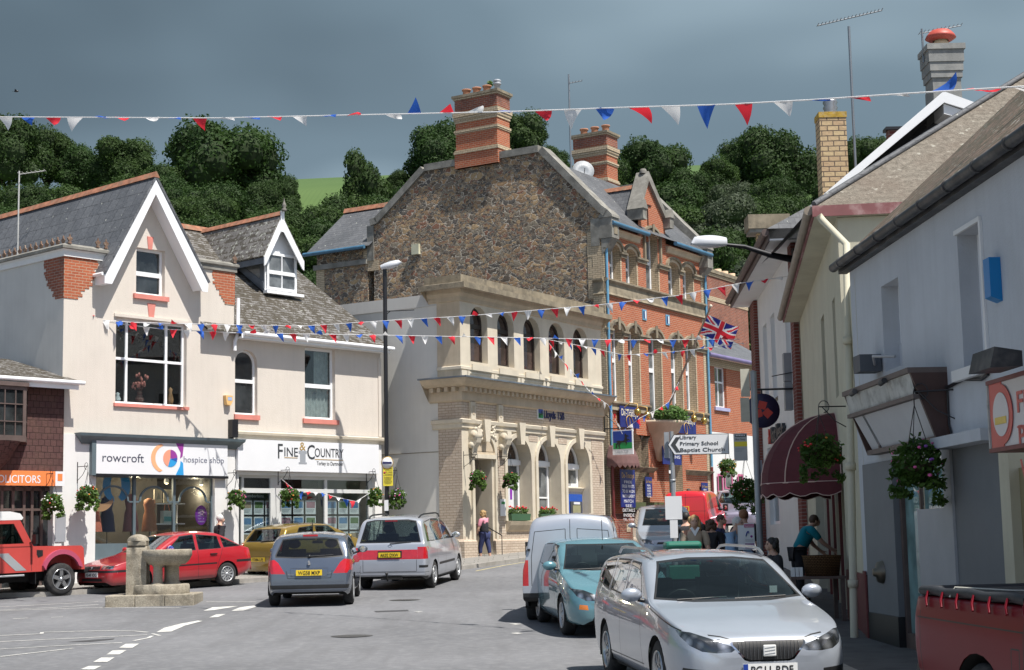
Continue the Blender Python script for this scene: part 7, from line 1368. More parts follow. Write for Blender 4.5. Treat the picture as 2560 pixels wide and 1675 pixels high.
# ================================================================ street lamp,sign posts,baskets,fountain
def gbase(px,Y,dz=0.0): p=atY(px,1400,Y); return p
bs=atY(968,1300,46.3); zb_=g(46.3)+0.11; tp_=atY(957,668,46.3)
LP=thing('street_lamp','black street lamp post with a pale flat head beside the estate agent','street lamp',(bs.x,46.3,zb_)); hz_=tp_.z-zb_
mb=MB(); mb.tube([(0,0,0),(0,0,1.3)],0.085,BLACK,12); mb.tube([(0,0,1.3),(0,0,hz_)],0.062,BLACK,12); mb.build('post',LP)
mb=MB(); a=atY(963,778,46.3).z-zb_; mb.tube([(0,0,a),(0.85,0.0,a+0.02)],0.014,BLACK,5); mb.tube([(0,0,a-0.12),(0.15,0,a)],0.012,BLACK,5); mb.build('arm',LP); lamphead(LP,(0.2,-0.05,hz_+0.03),(1,-0.1,0.28),0.62,0.28,0.13)
def plate(nm,lb,px0,py0,px1,py1,Y,mat,fn=None,az=0,th=0.012,cat='sign',group=None,facing=None):
 """flat sign facing the viewer, given by its corner pixels at distance Y"""
 a=atY(px0,py1,Y); b=atY(px1,py0,Y); o=thing(nm,lb,cat,((a.x+b.x)/2,Y,a.z),az,group); w=(b.x-a.x); h=b.z-a.z; mb=MB(); mb.box(-w/2,w/2,0,th,0,h,mat); mb.build('board',o)
 if fn: m2=MB(); fn(m2,w,h); m2.build('lettering',o)
 return o
YEL=pm('sign_bright_yellow',(0.8,0.66,0.05),0.45,0.03)
def warn(m,w,h):
 m.text('WARNING',0,h*0.9,h*0.06,-0.006,SDK,width=w*0.85,align='C',depth=0.004)
 for i,s_ in enumerate(('No Waiting','No Loading','No Stopping')): m.text(s_,w*0.08,h*(0.8-0.09*i),h*0.045,-0.006,SDK,width=w*0.7,align='C',depth=0.004)
 m.lathe([(0,-0.006),(w*0.11,-0.006),(w*0.11,0),(0,0)],(-w*0.34,0,h*0.72),pm('no_wait_red',(0.5,0.03,0.05),0.5),14,'y'); m.box(-w*0.46,w*0.46,-0.004,0,h*0.555,h*0.57,SDK)
 for i in range(6): m.text('NO PARKING 8AM TO 6PM'[:14+i],0,h*(0.46-0.07*i),h*0.035,-0.006,SDK,width=w*(0.8-0.06*(i%3)),align='C',depth=0.004)
plate('warning_sign','yellow warning sign with small black lettering on the black lamp post',958,1168,982,1215,46.2,YEL,warn)
def oval2(m): a=atY(968,1157,46.2); m.lathe([(0,-0.01),(0.16,-0.01),(0.16,0),(0,0)],(0,0,0),SIGNW,20,'y'); m.lathe([(0.16,-0.012),(0.18,-0.012),(0.18,0.002),(0.16,0.002)],(0,0,0),GOLD,20,'y'); m.box(-0.13,0.13,-0.016,-0.011,-0.03,0.03,NAVY)
a=atY(968,1157,46.2); o=thing('round_sign','small round white sign above the yellow warning sign','sign',a); mb=MB(); oval2(mb); mb.build('disc',o)
plate('paper_notice','white paper notice taped low on the black lamp post',961,1250,971,1277,46.15,SIGNW,cat='notice',th=0.004)
PM=pm('galvanised_post',(0.36,0.38,0.40),0.5,0.1,4,metal=0.3)
def post(nm,lb,px,pyt,Y,r,cat='post',lean=0,zb=None):
 a=atY(px,pyt,Y); z=g(Y)+0.11 if zb is None else zb; o=thing(nm,lb,cat,(a.x,Y,z)); mb=MB(); mb.tube([(0,0,0),(0,0,a.z-z)],r,PM,14); mb.lathe([(r,0),(r*1.15,0.01),(0,0.03)],(0,0,a.z-z),PM,14); mb.build('pole',o); return o,a.z-z
DS,h_=post('direction_sign','white direction sign with black arrow for library, primary school and baptist church','sign',1679,1075,30.0,0.04) if 0 else (None,0)
DS=thing('direction_sign','white direction sign with black arrow for library, primary school and baptist church','road sign',(atY(1683,1200,30).x,30.05,g(30)+0.11))
zt=atY(1680,1078,30).z-(g(30)+0.11); mb=MB(); mb.tube([(0,0,0),(0,0,zt-0.9)],0.042,PM,14); mb.tube([(0,0,zt-0.9),(0,0,zt+0.0)],0.038,PM,14)
for z in (0.5,1.35,zt-0.92): mb.lathe([(0.043,-0.02),(0.05,-0.02),(0.05,0.02),(0.043,0.02)],(0,0,z),PM,12)
mb.build('post',DS)
a=atY(1673,1138,30); b=atY(1821,1084,30); x0=a.x-DS.location.x; x1=b.x-DS.location.x; z0=a.z-DS.location.z; z1=b.z-DS.location.z; zm=(z0+z1)/2
def sgn(k): i=0.012*k; return [(x0-0.03+i*1.6,zm),(x0+0.09+i*0.7,z0+i),(x1-i,z0+i),(x1-i,z1-i),(x0+0.09+i*0.7,z1-i)]
mb=MB(); mb.prism(sgn(0),-0.085,-0.065,SDK); mb.prism(sgn(1),-0.089,-0.0855,SIGNW); mb.build('board',DS)
mb=MB(); cx_=x0+0.03; mb.prism([(cx_,zm),(cx_+0.1,z0+0.05),(cx_+0.18,z0+0.05),(cx_+0.09,zm),(cx_+0.18,z1-0.05),(cx_+0.1,z1-0.05)],-0.094,-0.0895,SDK)
for s_,x,z,wd in (('Library',0.205,0.77,0.31),('Primary School',0.205,0.46,0.71),('Baptist Church',0.205,0.15,0.83)): mb.text(s_,x0+x,z0+(z1-z0)*z,0.072,-0.094,SDK,width=wd,depth=0.004,bold=0.01)
mb.build('lettering',DS)
SB=plate('sign_back','grey back of a sign plate fixed behind the direction sign post',1662,1080,1672,1145,30.15,PM)
plate('paper_notice','large curled white paper notice tied to the direction sign post',1664,1240,1704,1299,29.92,SIGNW,cat='notice',th=0.004)
plate('paper_notice','narrow white paper hanging below the larger notice on the direction sign post',1676,1300,1694,1345,29.9,SIGNW,cat='notice',th=0.004)
BS,hb=post('bus_stop_post','tall grey bus stop post with sign plates near the white bank',1883,930,27.5,0.055,'bus stop')
plate('bus_stop_sign','grey bus stop flag with a yellow band and a small bus symbol',1836,1083,1867,1152,27.4,pm('bus_sign_grey',(0.5,0.51,0.5),0.5),lambda m,w,h:(m.box(-w*0.46,w*0.5,-0.004,0,h*0.52,h*0.7,YEL),m.text('Bus Stop',0,h*0.75,h*0.07,-0.005,SDK,width=w*0.7,align='C',depth=0.004),m.box(-w*0.38,w*0.45,-0.004,0,h*0.87,h*0.96,SDK),[m.box(-w*0.33+i*w*0.12,-w*0.25+i*w*0.12,-0.007,-0.005,h*0.9,h*0.945,SIGNW) for i in range(6)],[m.box(-w*0.4,w*(0.3-0.1*i),-0.003,0,h*(0.44-0.05*i),h*(0.455-0.05*i),SIGR) for i in range(3)]))
plate('street_plate','pale lichen-stained vertical plate high on the bus stop post',1853,922,1873,992,27.4,pm('stained_plate',(0.5,0.48,0.4),0.8,0.1,5,dirt=(0.3,0.28,0.2),dfac=0.6,ds=4))
plate('street_plate','second pale stained plate below the first on the bus stop post',1853,994,1873,1055,27.4,MATS['stained_plate'])
plate('timetable_case','small grey timetable case clamped to the bus stop post',1885,1150,1905,1187,27.5,SIGR)
def pst(m,w,h):
 m.box(-w*0.48,w*0.48,-0.004,0,h*0.84,h*0.97,PTR); m.box(-w*0.45,w*0.45,-0.004,0,h*0.04,h*0.24,pm('poster_mauve',(0.4,0.25,0.4),0.6)); m.text('Expression',0,h*0.87,h*0.06,-0.006,SIGNW,width=w*0.8,align='C',depth=0.002)
 m.tube([(-w*0.2+w*0.15*math.cos(t*0.5),-0.006,h*0.6+h*0.1*math.sin(t*0.7)) for t in range(14)],0.007,BBLUE,4); m.lathe([(0,-0.004),(w*0.12,-0.004),(w*0.12,0),(0,0)],(w*0.2,0,h*0.5),PU,10,'y'); [m.box(-w*0.4,w*0.4,-0.003,0,h*(0.38-0.04*i),h*(0.39-0.04*i),SIGR) for i in range(3)]
plate('poster','pink and white event poster taped round the bus stop post',1862,1308,1885,1374,27.35,SIGNW,pst,cat='poster',th=0.004)
plate('paper_notice','plain white sheet of paper behind the pink poster on the bus stop post',1846,1313,1862,1375,27.45,SIGNW,cat='notice',th=0.004)
a=atY(1705,1360,24.0); LB=thing('litter_bin','green litter bin with a domed lid behind the near silver estate car','litter bin',(a.x,24.0,g(24)));
GRN=pm('bin_green',(0.02,0.16,0.11),0.4,0.05); w=(atY(1751,1360,24).x-atY(1661,1360,24).x)/2; zt=atY(1705,1353,24).z-g(24)
mb=MB(); mb.box(-w*0.85,w*0.85,-0.22,0.22,0.0,zt-0.35,GRN); mb.box(-w,-w*0.85,-0.22,0.22,zt-0.35,zt-0.1,GRN); mb.box(w*0.85,w,-0.22,0.22,zt-0.35,zt-0.1,GRN); mb.build('body',LB,bev=0.03)
mb=MB(); mb.box(-w,w,-0.26,0.26,zt-0.12,zt,GRN); mb.build('lid',LB,bev=0.05)
BSK=pm('basket_lining',(0.06,0.045,0.025),0.9,0.2,8); FLW=[pm('flower_red',(0.65,0.03,0.04),0.6),pm('flower_white',(0.8,0.8,0.78),0.6),pm('flower_pink',(0.7,0.12,0.35),0.6),pm('flower_orange',(0.8,0.3,0.04),0.6),pm('flower_purple',(0.25,0.08,0.4),0.6)]
def basket(label,c,r,cols_,seed,chain=0.5,sc=(1,1,0.9),brk=None,brl=None):
 o=thing('hanging_basket',label,'hanging basket',(c.x,c.y,c.z-r)); z=r
 mb=MB(); mb.lathe([(0,-r*0.62),(r*0.35,-r*0.56),(r*0.58,-r*0.3),(r*0.66,0)],(0,0,z),BSK,14); mb.build('basket',o)
 mb=MB(); sc=(sc[0]*(0.9+0.05*(seed%5)),sc[1],sc[2]*(0.8+0.07*(seed%4))); plantf(mb,(0,0,z),r,int(850*(r/0.3)**2),LEAF,seed,0.042,sc); rr=random.Random(seed+1)
 for k in range(20): an=rr.uniform(0,6.28); q_=rr.uniform(0.7,1.0); plantf(mb,(r*q_*math.cos(an),r*q_*math.sin(an),z-r*rr.uniform(0.4,1.45)),r*0.2,26,LEAF,seed+k+50,0.035)
 mb.build('foliage',o)
 fm=MB()
 for k in range(24):
  u=Vector((rr.gauss(0,1),rr.gauss(0,1),rr.gauss(0.1,1))).normalized()*r*rr.uniform(0.92,1.12); q=Vector((u.x*sc[0],u.y*sc[1],u.z*sc[2]+z)); m=FLW[rr.choice(cols_)]; s_=0.022*rr.uniform(0.7,1.3); fm.ball(q,s_,m,4,(1,1,0.7))
 fm.build('flowers',o)
 cm=MB();
 for k in range(3): an=k*2.1; cm.tube([(r*0.62*math.cos(an),r*0.62*math.sin(an),z),(0,0,z+r+chain*0.7)],0.006,BLACK,4)
 cm.tube([(0,0,z+r+chain*0.7),(0,0,z+r+chain)],0.008,BLACK,4); cm.build('chain',o)
 if brk:
  b=thing('basket_bracket',brl or 'scrolled black iron bracket holding the basket: '+label[:60].rsplit(' ',3)[0],'bracket',(brk[0],brk[1],c.z+r+chain)); bm_=MB(); v=Vector((c.x-brk[0],c.y-brk[1],0))
  bm_.tube([(0,0,0.12),(0,0,-0.42)],0.014,BLACK,6); bm_.tube([(0,0,0),tuple(v)],0.01,BLACK,6); bm_.tube([(0,0,-0.36),tuple(v*0.5+Vector((0,0,-0.22))),tuple(v*0.9)],0.008,BLACK,5); bm_.tube([tuple(v*(1+0.16*math.cos(t*0.6)-0.16)+Vector((0,0,0.09*math.sin(t*0.6)))) for t in range(9)],0.007,BLACK,5); bm_.build('scroll',b)
 return o
def fbk(fr,px,py,off,r,lab,cols_,seed,brl,wall=0.0,chain=0.45):
 l=fr.front(px,py,-off); c=fr.world(l.x,-off,l.z); w=fr.world(l.x-0.0,wall,l.z); basket(lab,c,r,cols_,seed,chain,brk=(w.x,w.y),brl=brl)
fbk(FR,131,1256,0.45,0.27,'hanging basket with white flowers in front of the solicitors shop',[1,1,0],1,'iron bracket on the solicitors shop pillar',-0.08)
fbk(FR,219,1236,0.5,0.27,'hanging basket on the white pillar left of the hospice shop window',[0,0,3],2,'iron bracket on the white pillar left of the hospice shop window',-0.03)
fbk(FR,591,1243,0.45,0.23,'hanging basket with pink flowers on the white pillar between the two white shops',[2,3,1],3,'iron bracket on the white pillar between the two white shops',-0.03)
fbk(FR,724,1236,0.5,0.25,'hanging basket beside the estate agent door',[3,0,2],4,'iron bracket beside the estate agent door',0.0)
fbk(FR,939,1236,0.4,0.24,'bushy hanging basket at the left of the black lamp post',[3,3,1],5,'iron bracket at the right end of the estate agent front',0.0)
p=atY(993,1240,46.3); basket('smaller hanging basket on the right of the black lamp post',p,0.24,[2,4,1],6,0.5,brk=(bs.x+0.06,46.3) if 0 else (LP.location.x+0.05,46.3),brl='iron bracket on the right side of the black lamp post')
fbk(FB,1194,1194,0.5,0.25,'hanging basket with mixed flowers left of the bank door',[3,1,2,0],7,'iron bracket left of the bank door')
fbk(FB,1278,1196,0.5,0.25,'hanging basket with red and purple flowers right of the bank door',[0,4,2],8,'iron bracket right of the bank door')
a=atY(1818,1163,55); basket('small orange-flowered hanging basket in front of the white shop beyond the pub',a,0.28,[3,0,3],9,0.5)
p=atY(2051,1127,23.6); basket('large shaded hanging basket in front of the burgundy awning',p,0.30,[0,3,0],10,0.35,(1.1,1,0.85),brk=(5.0,23.6),brl='iron bracket on the cream building over the awning')
p=atY(2293,1158,17.9); basket('large shaded hanging basket with magenta flowers on the near grey shop',p,0.30,[2,2,4],11,0.5,(1.0,1,0.9),brk=(4.95,17.7),brl='scrolled iron bracket on the near grey shop wall')
a=atY(1865,1225,38); basket('dark hanging basket low behind the bus stop post',a,0.38,[1,0],12,0.6)
for k,(px_,lab) in enumerate(((1298,'green window box of red flowers under the first tall bank window'),(1372,'green window box of red flowers under the second tall bank window'))):
 l=fb(px_,1297,-0.1); o=bthing('window_box',lab,'window box',FB,l.x,-0.1,zsill); GB=pm('box_green',(0.05,0.12,0.06),0.5,0.1); mb=MB(); mb.prism([(l.x-0.6,zsill+0.22),(l.x-0.55,zsill+0.003),(l.x+0.55,zsill+0.003),(l.x+0.6,zsill+0.22)],-0.18,0.1,GB); mb.build('trough',o)
 mb=MB(); plantf(mb,(l.x,-0.05,zsill+0.3),0.55,700,LEAF,20+k,0.035,(1.1,0.25,0.22)); mb.build('foliage',o)
 rr=random.Random(k); fm=MB()
 for q in range(26): fm.ball((l.x+rr.uniform(-0.55,0.55),-0.05+rr.uniform(-0.12,0.12),zsill+rr.uniform(0.36,0.46)),0.03,FLW[0],4)
 fm.build('flowers',o)
for px_,lab in ((1596,'mossy green window box on the pub sill left of centre'),(1643,'mossy green window box under the middle pub window')):
 l=fb(px_,1264,-0.2); o=bthing('window_box',lab,'window box',FB,l.x,-0.2,l.z-0.15); mb=MB(); mb.box(l.x-0.42,l.x+0.42,-0.3,-0.05,l.z-0.15,l.z+0.12,pm('mossy_box',(0.08,0.1,0.04),0.9)); mb.build('trough',o)
fc=gp(1,1) if 0 else None
p0=gp(250,1519); p1=gp(474,1519)
ppm=FPX/p0.y; cx0=(p0.x+p1.x)/2; FT_=thing('stone_fountain','old granite drinking fountain and trough on a square kerbed base','fountain',(cx0-0.02,p0.y+0.8,g(p0.y+0.8)),R(4),scale=(0.78,0.8,0.9))
def granm(n,c):
 m,t,b=nodes(n); tcn=nn(t,'ShaderNodeTexCoord'); ob=tcn.outputs['Object']; n1_=noise(t,ob,38,4,0.8); n2_=noise(t,ob,2.4,5,0.65); n3=noise(t,ob,9,5,0.7); o=mixc(t,rng(t,n1_,0.35,0.65,0,1),tuple(x*0.6 for x in c),tuple(x*1.25 for x in c)); o=mixc(t,rng(t,n2_,0.45,0.65,0,0.55),o,(0.13,0.105,0.07)); o=mixc(t,rng(t,n3,0.58,0.7,0,0.6),o,(0.42,0.39,0.3)); t.links.new(o,b.inputs['Base Color']); b.inputs['Roughness'].default_value=0.92; bump(t,b,n3,0.6,0.03); return m
GRAN=granm('granite',(0.36,0.32,0.25)); bwd=(p1.x-p0.x)/2
def stone(par,nm,mb,bev=0.03): return mb.build(nm,par,bev=bev)
mb=MB(); W0=1.17
for i in range(3): mb.box(-W0+i*2*W0/3+0.004,-W0+(i+1)*2*W0/3-0.004,-0.98,-0.62,-0.05,0.24,GRAN)
for i in range(3): mb.box(-W0+i*2*W0/3+0.004,-W0+(i+1)*2*W0/3-0.004,0.62,0.98,-0.05,0.24,GRAN)
for s_ in (-1,1): mb.box(s_*W0-s_*0.36,s_*W0,-0.614,0.614,-0.05,0.24,GRAN)
mb.box(-0.8,0.8,-0.615,0.615,-0.05,0.2,GRAN); stone(FT_,'kerbed_base',mb,0.025)
mb=MB(); mb.lathe([(0,0.205),(0.74,0.205),(0.75,0.24),(0.75,0.43),(0.72,0.46),(0,0.46)],(0.17,0,0),GRAN,36); stone(FT_,'round_plinth',mb,0)
mb=MB(); mb.prism([(-0.3,0.205),(0.3,0.205),(0.3,1.18),(0.26,1.3),(0.2,1.36),(-0.2,1.36),(-0.26,1.3),(-0.3,1.18)],-0.74,-0.2,GRAN,'x'); mb.build('pillar',FT_,bev=0.03)
mb=MB(); mb.box(-0.72,-0.23,-0.26,0.26,1.362,1.48,GRAN); mb.lathe([(0.31,1.482),(0.28,1.54),(0.2,1.6),(0.08,1.635),(0,1.64)],(-0.475,0,0),GRAN,8); mb.build('pillar_cap',FT_,bev=0.02)
mb=MB(); mb.lathe([(0.3,0.9),(0.5,0.92),(0.62,1.02),(0.66,1.1),(0.68,1.12),(0.68,1.24),(0.66,1.27),(0.58,1.27),(0.54,1.2),(0.35,1.08),(0,1.05)],(0.3,0,0),GRAN,40); mb.build('basin',FT_)
mb=MB(); mb.lathe([(0.2,0.461),(0.13,0.5),(0.12,0.86),(0.17,0.92)],(0.0+0.1,-0.25,0),GRAN,10); mb.lathe([(0.26,0.461),(0.2,0.52),(0.2,0.86),(0.26,0.92)],(0.42,0.12,0),GRAN,8); mb.build('support',FT_)
# ================================================================ vehicles
CARGL=glassm('car_glass',(0.62,0.74,0.72),0.72,0.01); CARGLD=glassm('tinted_car_glass',(0.45,0.52,0.52),0.5,0.01)
TRIM=pm('black_trim',(0.016,0.016,0.017),0.45,0.1,6); TYRE=pm('tyre_rubber',(0.022,0.022,0.023),0.85,0.2,10,0.3,60,dirt=(0.1,0.09,0.08),dfac=0.4,ds=5); RIM=pm('alloy',(0.48,0.49,0.5),0.28,0.05,5,metal=0.85); CAPM=pm('hubcap_silver',(0.5,0.51,0.52),0.35,0.06,5,metal=0.5); CHROME=pm('chrome',(0.75,0.75,0.76),0.08,0.02,metal=1); UNDER=pm('underbody',(0.012,0.012,0.012),0.9,0.2,5)
REDL=pm('tail_lamp_red',(0.5,0.012,0.02),0.12,0.1,12,coat=1); AMB=pm('amber_lens',(0.75,0.2,0.02),0.15,0.05,coat=1); SEATM=pm('seat_cloth',(0.05,0.052,0.056),0.9,0.15,8); PLW=pm('plate_white',(0.78,0.78,0.76),0.35,0.02); PLY=pm('plate_yellow',(0.85,0.6,0.03),0.35,0.02); CHRD=pm('dark_chrome',(0.14,0.145,0.15),0.3,metal=0.5); PINKL=pm('plate_ink',(0.02,0.02,0.02),0.5)
def lampm(n):
 m,t,b=nodes(n); tcn=nn(t,'ShaderNodeTexCoord'); v=nn(t,'ShaderNodeTexVoronoi'); v.inputs['Scale'].default_value=9; t.links.new(tcn.outputs['Object'],v.inputs['Vector']); t.links.new(mixc(t,rng(t,v.outputs['Distance'],0,0.6,0,1),(0.6,0.62,0.66),(0.06,0.065,0.07)),b.inputs['Base Color']); b.inputs['Metallic'].default_value=0.75; b.inputs['Roughness'].default_value=0.16; b.inputs['Coat Weight'].default_value=1; bump(t,b,v.outputs['Distance'],0.4,0.02); return m
HLAMP=lampm('headlamp_lens')
def smooth(P,k=4):
 """Catmull-Rom through 2D points, k steps per span"""
 out=[]
 for i in range(len(P)-1):
  p0=P[max(i-1,0)];p1=P[i];p2=P[i+1];p3=P[min(i+2,len(P)-1)]
  for j in range(k):
   t=j/k; a=[]
   for c in (0,1):
    m1=(p2[c]-p0[c])*0.35; m2=(p3[c]-p1[c])*0.35; a.append((2*t**3-3*t*t+1)*p1[c]+(t**3-2*t*t+t)*m1+(-2*t**3+3*t*t)*p2[c]+(t**3-t*t)*m2)
   out.append(tuple(a))
 return out+[P[-1]]
def itp(P,x):
 if x<=P[0][0]: return P[0][1]
 for a,b in zip(P,P[1:]):
  if x<=b[0]:
   t=(x-a[0])/max(1e-6,b[0]-a[0]); return a[1]+(b[1]-a[1])*t
 return P[-1][1]
class Shell:
 def __init__(s,S):
  s.S=S; L_=S['L']; s.L=L_; pf=smooth(S['prof'],5); st=[]
  last=None
  for p in pf:
   x=min(max(p[0],0),L_)
   if last is None or x-last[0]>0.004: st.append((x,p[1])); last=(x,p[1])
  q=[st[0]]
  for a,b in zip(st,st[1:]):
   n=max(1,int((b[0]-a[0])/0.09));
   for i in range(1,n+1): q.append((a[0]+(b[0]-a[0])*i/n,a[1]+(b[1]-a[1])*i/n))
  s.st=q; belt=smooth(S['belt'],4); plan=smooth(S['plan'],4); bot=S['bot']; tum=S.get('tum',0.31); cr=S.get('crown',0.045); rr0=S.get('rr',0.13); bi=S.get('bi',0.045)
  rows=[]
  for x,zt in q:
   w=itp(plan,x); zb=min(itp(belt,x),zt-0.012); z0=itp(bot,x); z0=min(z0,zb-0.05); wb=w-bi; ring=[]
   hgt=zb-z0
   for t,k in ((0,0.90),(0.05,0.955),(0.14,0.98),(0.28,0.992),(0.42,1.0),(0.55,1.0),(0.68,0.997),(0.8,0.988),(0.9,0.972)):
    ww=w*k;
    if t>0.68: ww=w-(w-wb)*((t-0.68)/0.32)**1.7
    ring.append((ww,z0+hgt*t))
   ring.append((wb,zb)); h=zt-zb; c=min(cr,h*0.35); r=min(rr0,h*0.55); zs=zt-c-r; hs=max(0.0,zs-zb)
   for i in range(1,7): t=i/6; ring.append((wb-tum*hs*t,zb+hs*t))
   we=wb-tum*hs
   for i in range(1,5): a=math.pi/2*i/4; ring.append((we-r*0.9*(1-math.cos(a))-0.0,zs+r*math.sin(a)))
   wt=we-r*0.9
   for i in range(1,6): t=i/5; ring.append((wt*(1-t),zt-c*(1-t)**2*1.0))
   rows.append([(L_/2-x,y,z) for y,z in ring]+[(L_/2-x,-y,z) for y,z in reversed(ring[:-1])])
  s.rows=rows; bm=bmesh.new(); V=[[bm.verts.new(p) for p in r] for r in rows]; n=len(rows[0])
  for i in range(len(rows)-1):
   for k in range(n-1):
    try: bm.faces.new((V[i][k],V[i+1][k],V[i+1][k+1],V[i][k+1]))
    except ValueError: pass
  m=(n+1)//2
  for R_ in (V[0],V[-1]):
   for k in range(m-1):
    a,b,c_,d=R_[k],R_[k+1],R_[n-2-k],R_[n-1-k]
    vs=[a,b]+([c_] if c_ is not b else [])+[d]
    vs2=[]
    for v in vs:
     if v not in vs2: vs2.append(v)
    if len(vs2)>2:
     try: bm.faces.new(vs2 if R_ is V[0] else vs2[::-1])
     except ValueError: pass
  bmesh.ops.recalc_face_normals(bm,faces=bm.faces); bm.normal_update()
  c=sum((f.calc_center_median().z*f.normal.z for f in bm.faces))
  if c<0: bmesh.ops.reverse_faces(bm,faces=bm.faces)
  for f in bm.faces: f.smooth=True
  s.bm=bm; s.reg={}; s.keys=['body']; s.lay=bm.faces.layers.int.new('reg')
 def half(s,x,z):
  """half width of the shell at station x (from front), height z"""
  st=min(range(len(s.st)),key=lambda i:abs(s.st[i][0]-x)); r=s.rows[st]; m=(len(r)+1)//2; best=None
  for a,b in zip(r[:m],r[1:m]):
   if min(a[2],b[2])-1e-6<=z<=max(a[2],b[2])+1e-6: t=(z-a[2])/(b[2]-a[2]) if abs(b[2]-a[2])>1e-6 else 0; best=a[1]+(b[1]-a[1])*t; break
  return best if best is not None else r[0][1]
 def cut(s,poly,view,key,sel_from=None):
  """poly: convex outline in (x-from-front,z) for 'side', (y,z) for 'front'/'rear', mirrored on both sides when view is side"""
  bm=s.bm;
  if key not in s.keys: s.keys.append(key)
  k=s.keys.index(key); L_=s.L
  if view in('side','left','right'): P=[(L_/2-a,b) for a,b in poly]; ax=0
  else: P=list(poly); ax=1
  area=sum(P[i][0]*P[(i+1)%len(P)][1]-P[(i+1)%len(P)][0]*P[i][1] for i in range(len(P)))
  if area<0: P=P[::-1]
  def nok(f):
   n=f.normal
   if view=='side': return abs(n.y)>0.3
   if view=='left': return n.y>0.3
   if view=='right': return n.y<-0.3
   if view=='front': return n.x>0.12 and f.calc_center_median().x>0
   if view=='rear': return n.x<-0.12 and f.calc_center_median().x<0
   if view=='top': return n.z>0.5
  if view=='top': pass
  a0,a1=min(p[0] for p in P),max(p[0] for p in P); b0,b1=min(p[1] for p in P),max(p[1] for p in P)
  jz=2 if view!='top' else 1; ix=ax if view!='top' else 0
  def near(f):
   vs=[v.co for v in f.verts]; return max(v[ix] for v in vs)>a0-1e-4 and min(v[ix] for v in vs)<a1+1e-4 and max(v[jz] for v in vs)>b0-1e-4 and min(v[jz] for v in vs)<b1+1e-4
  ok=lambda f: near(f) and nok(f) and (sel_from is None or s.keys[f[s.lay]] in sel_from)
  for i in range(len(P)):
   p,q=P[i],P[(i+1)%len(P)]; nx,nz=(q[1]-p[1]),-(q[0]-p[0]); no=Vector((0,0,0)); no[ix]=nx; no[jz]=nz
   if no.length<1e-9: continue
   co=Vector((0,0,0)); co[ix]=p[0]; co[jz]=p[1]
   fs=[f for f in bm.faces if ok(f)]
   if not fs: return []
   es=list({e for f in fs for e in f.edges}); vs=list({v for f in fs for v in f.verts})
   bmesh.ops.bisect_plane(bm,geom=fs+es+vs,plane_co=co,plane_no=no,dist=1e-5)
  bm.normal_update(); out=[]
  for f in bm.faces:
   if not ok(f): continue
   c=f.calc_center_median(); cc=(c[ix],c[jz])
   if all((P[(i+1)%len(P)][0]-P[i][0])*(cc[1]-P[i][1])-(P[(i+1)%len(P)][1]-P[i][1])*(cc[0]-P[i][0])>-1e-6 for i in range(len(P))): f[s.lay]=k; out.append(f)
  return out
 def line(s,pts,view,key='gap',w=0.011,sel=('body',)):
  for a,b in zip(pts,pts[1:]):
   d=Vector((b[0]-a[0],b[1]-a[1]));
   if d.length<1e-6: continue
   n=Vector((-d.y,d.x)).normalized()*w/2; s.cut([(a[0]-n.x,a[1]-n.y),(b[0]-n.x,b[1]-n.y),(b[0]+n.x,b[1]+n.y),(a[0]+n.x,a[1]+n.y)],view,key,sel)
 def delete(s,key):
  k=s.keys.index(key); bmesh.ops.delete(s.bm,geom=[f for f in s.bm.faces if f[s.lay]==k],context='FACES')
 def split(s,par,mats,parts,names=None):
  """mats: key->material ; parts: key->(part name) ; other keys stay in the body mesh"""
  bodykeys=[k for k in s.keys if k not in parts]; made={}
  def mk(name,keys,parent):
   b2=s.bm.copy(); ly=b2.faces.layers.int['reg']; ids=[s.keys.index(k) for k in keys]
   bmesh.ops.delete(b2,geom=[f for f in b2.faces if f[ly] not in ids],context='FACES')
   if not b2.faces: b2.free(); return None
   mm=[mats[k] for k in keys]
   for f in b2.faces: f.material_index=ids.index(f[ly])
   me=bpy.data.meshes.new(name); b2.to_mesh(me); b2.free(); me.uv_layers.new(name='UVMap')
   for m in mm: me.materials.append(m)
   o=bpy.data.objects.new(name,me); COL.objects.link(o); o.parent=parent; return o
  made['body']=mk('body',bodykeys,par)
  done=set()
  for k,nm in parts.items():
   if k in s.keys and k not in done: made[k]=mk(nm,[k],par); done.add(k)
  return made
def inset(P,d):
 c=(sum(p[0] for p in P)/len(P),sum(p[1] for p in P)/len(P)); n=len(P); area=sum(P[i][0]*P[(i+1)%n][1]-P[(i+1)%n][0]*P[i][1] for i in range(n)); sg=1 if area>0 else -1; E_=[]
 for i in range(n):
  a,b=Vector(P[i]),Vector(P[(i+1)%n]); t=(b-a).normalized(); nr=Vector((-t.y,t.x))*sg; E_.append((a+nr*d,t))
 out=[]
 for i in range(n):
  (p,r),(q,s_)=E_[i-1],E_[i]; cr=r.x*s_.y-r.y*s_.x
  if abs(cr)<1e-4: out.append(tuple(q)); continue
  t=((q-p).x*s_.y-(q-p).y*s_.x)/cr; out.append(tuple(p+r*t))
 return out
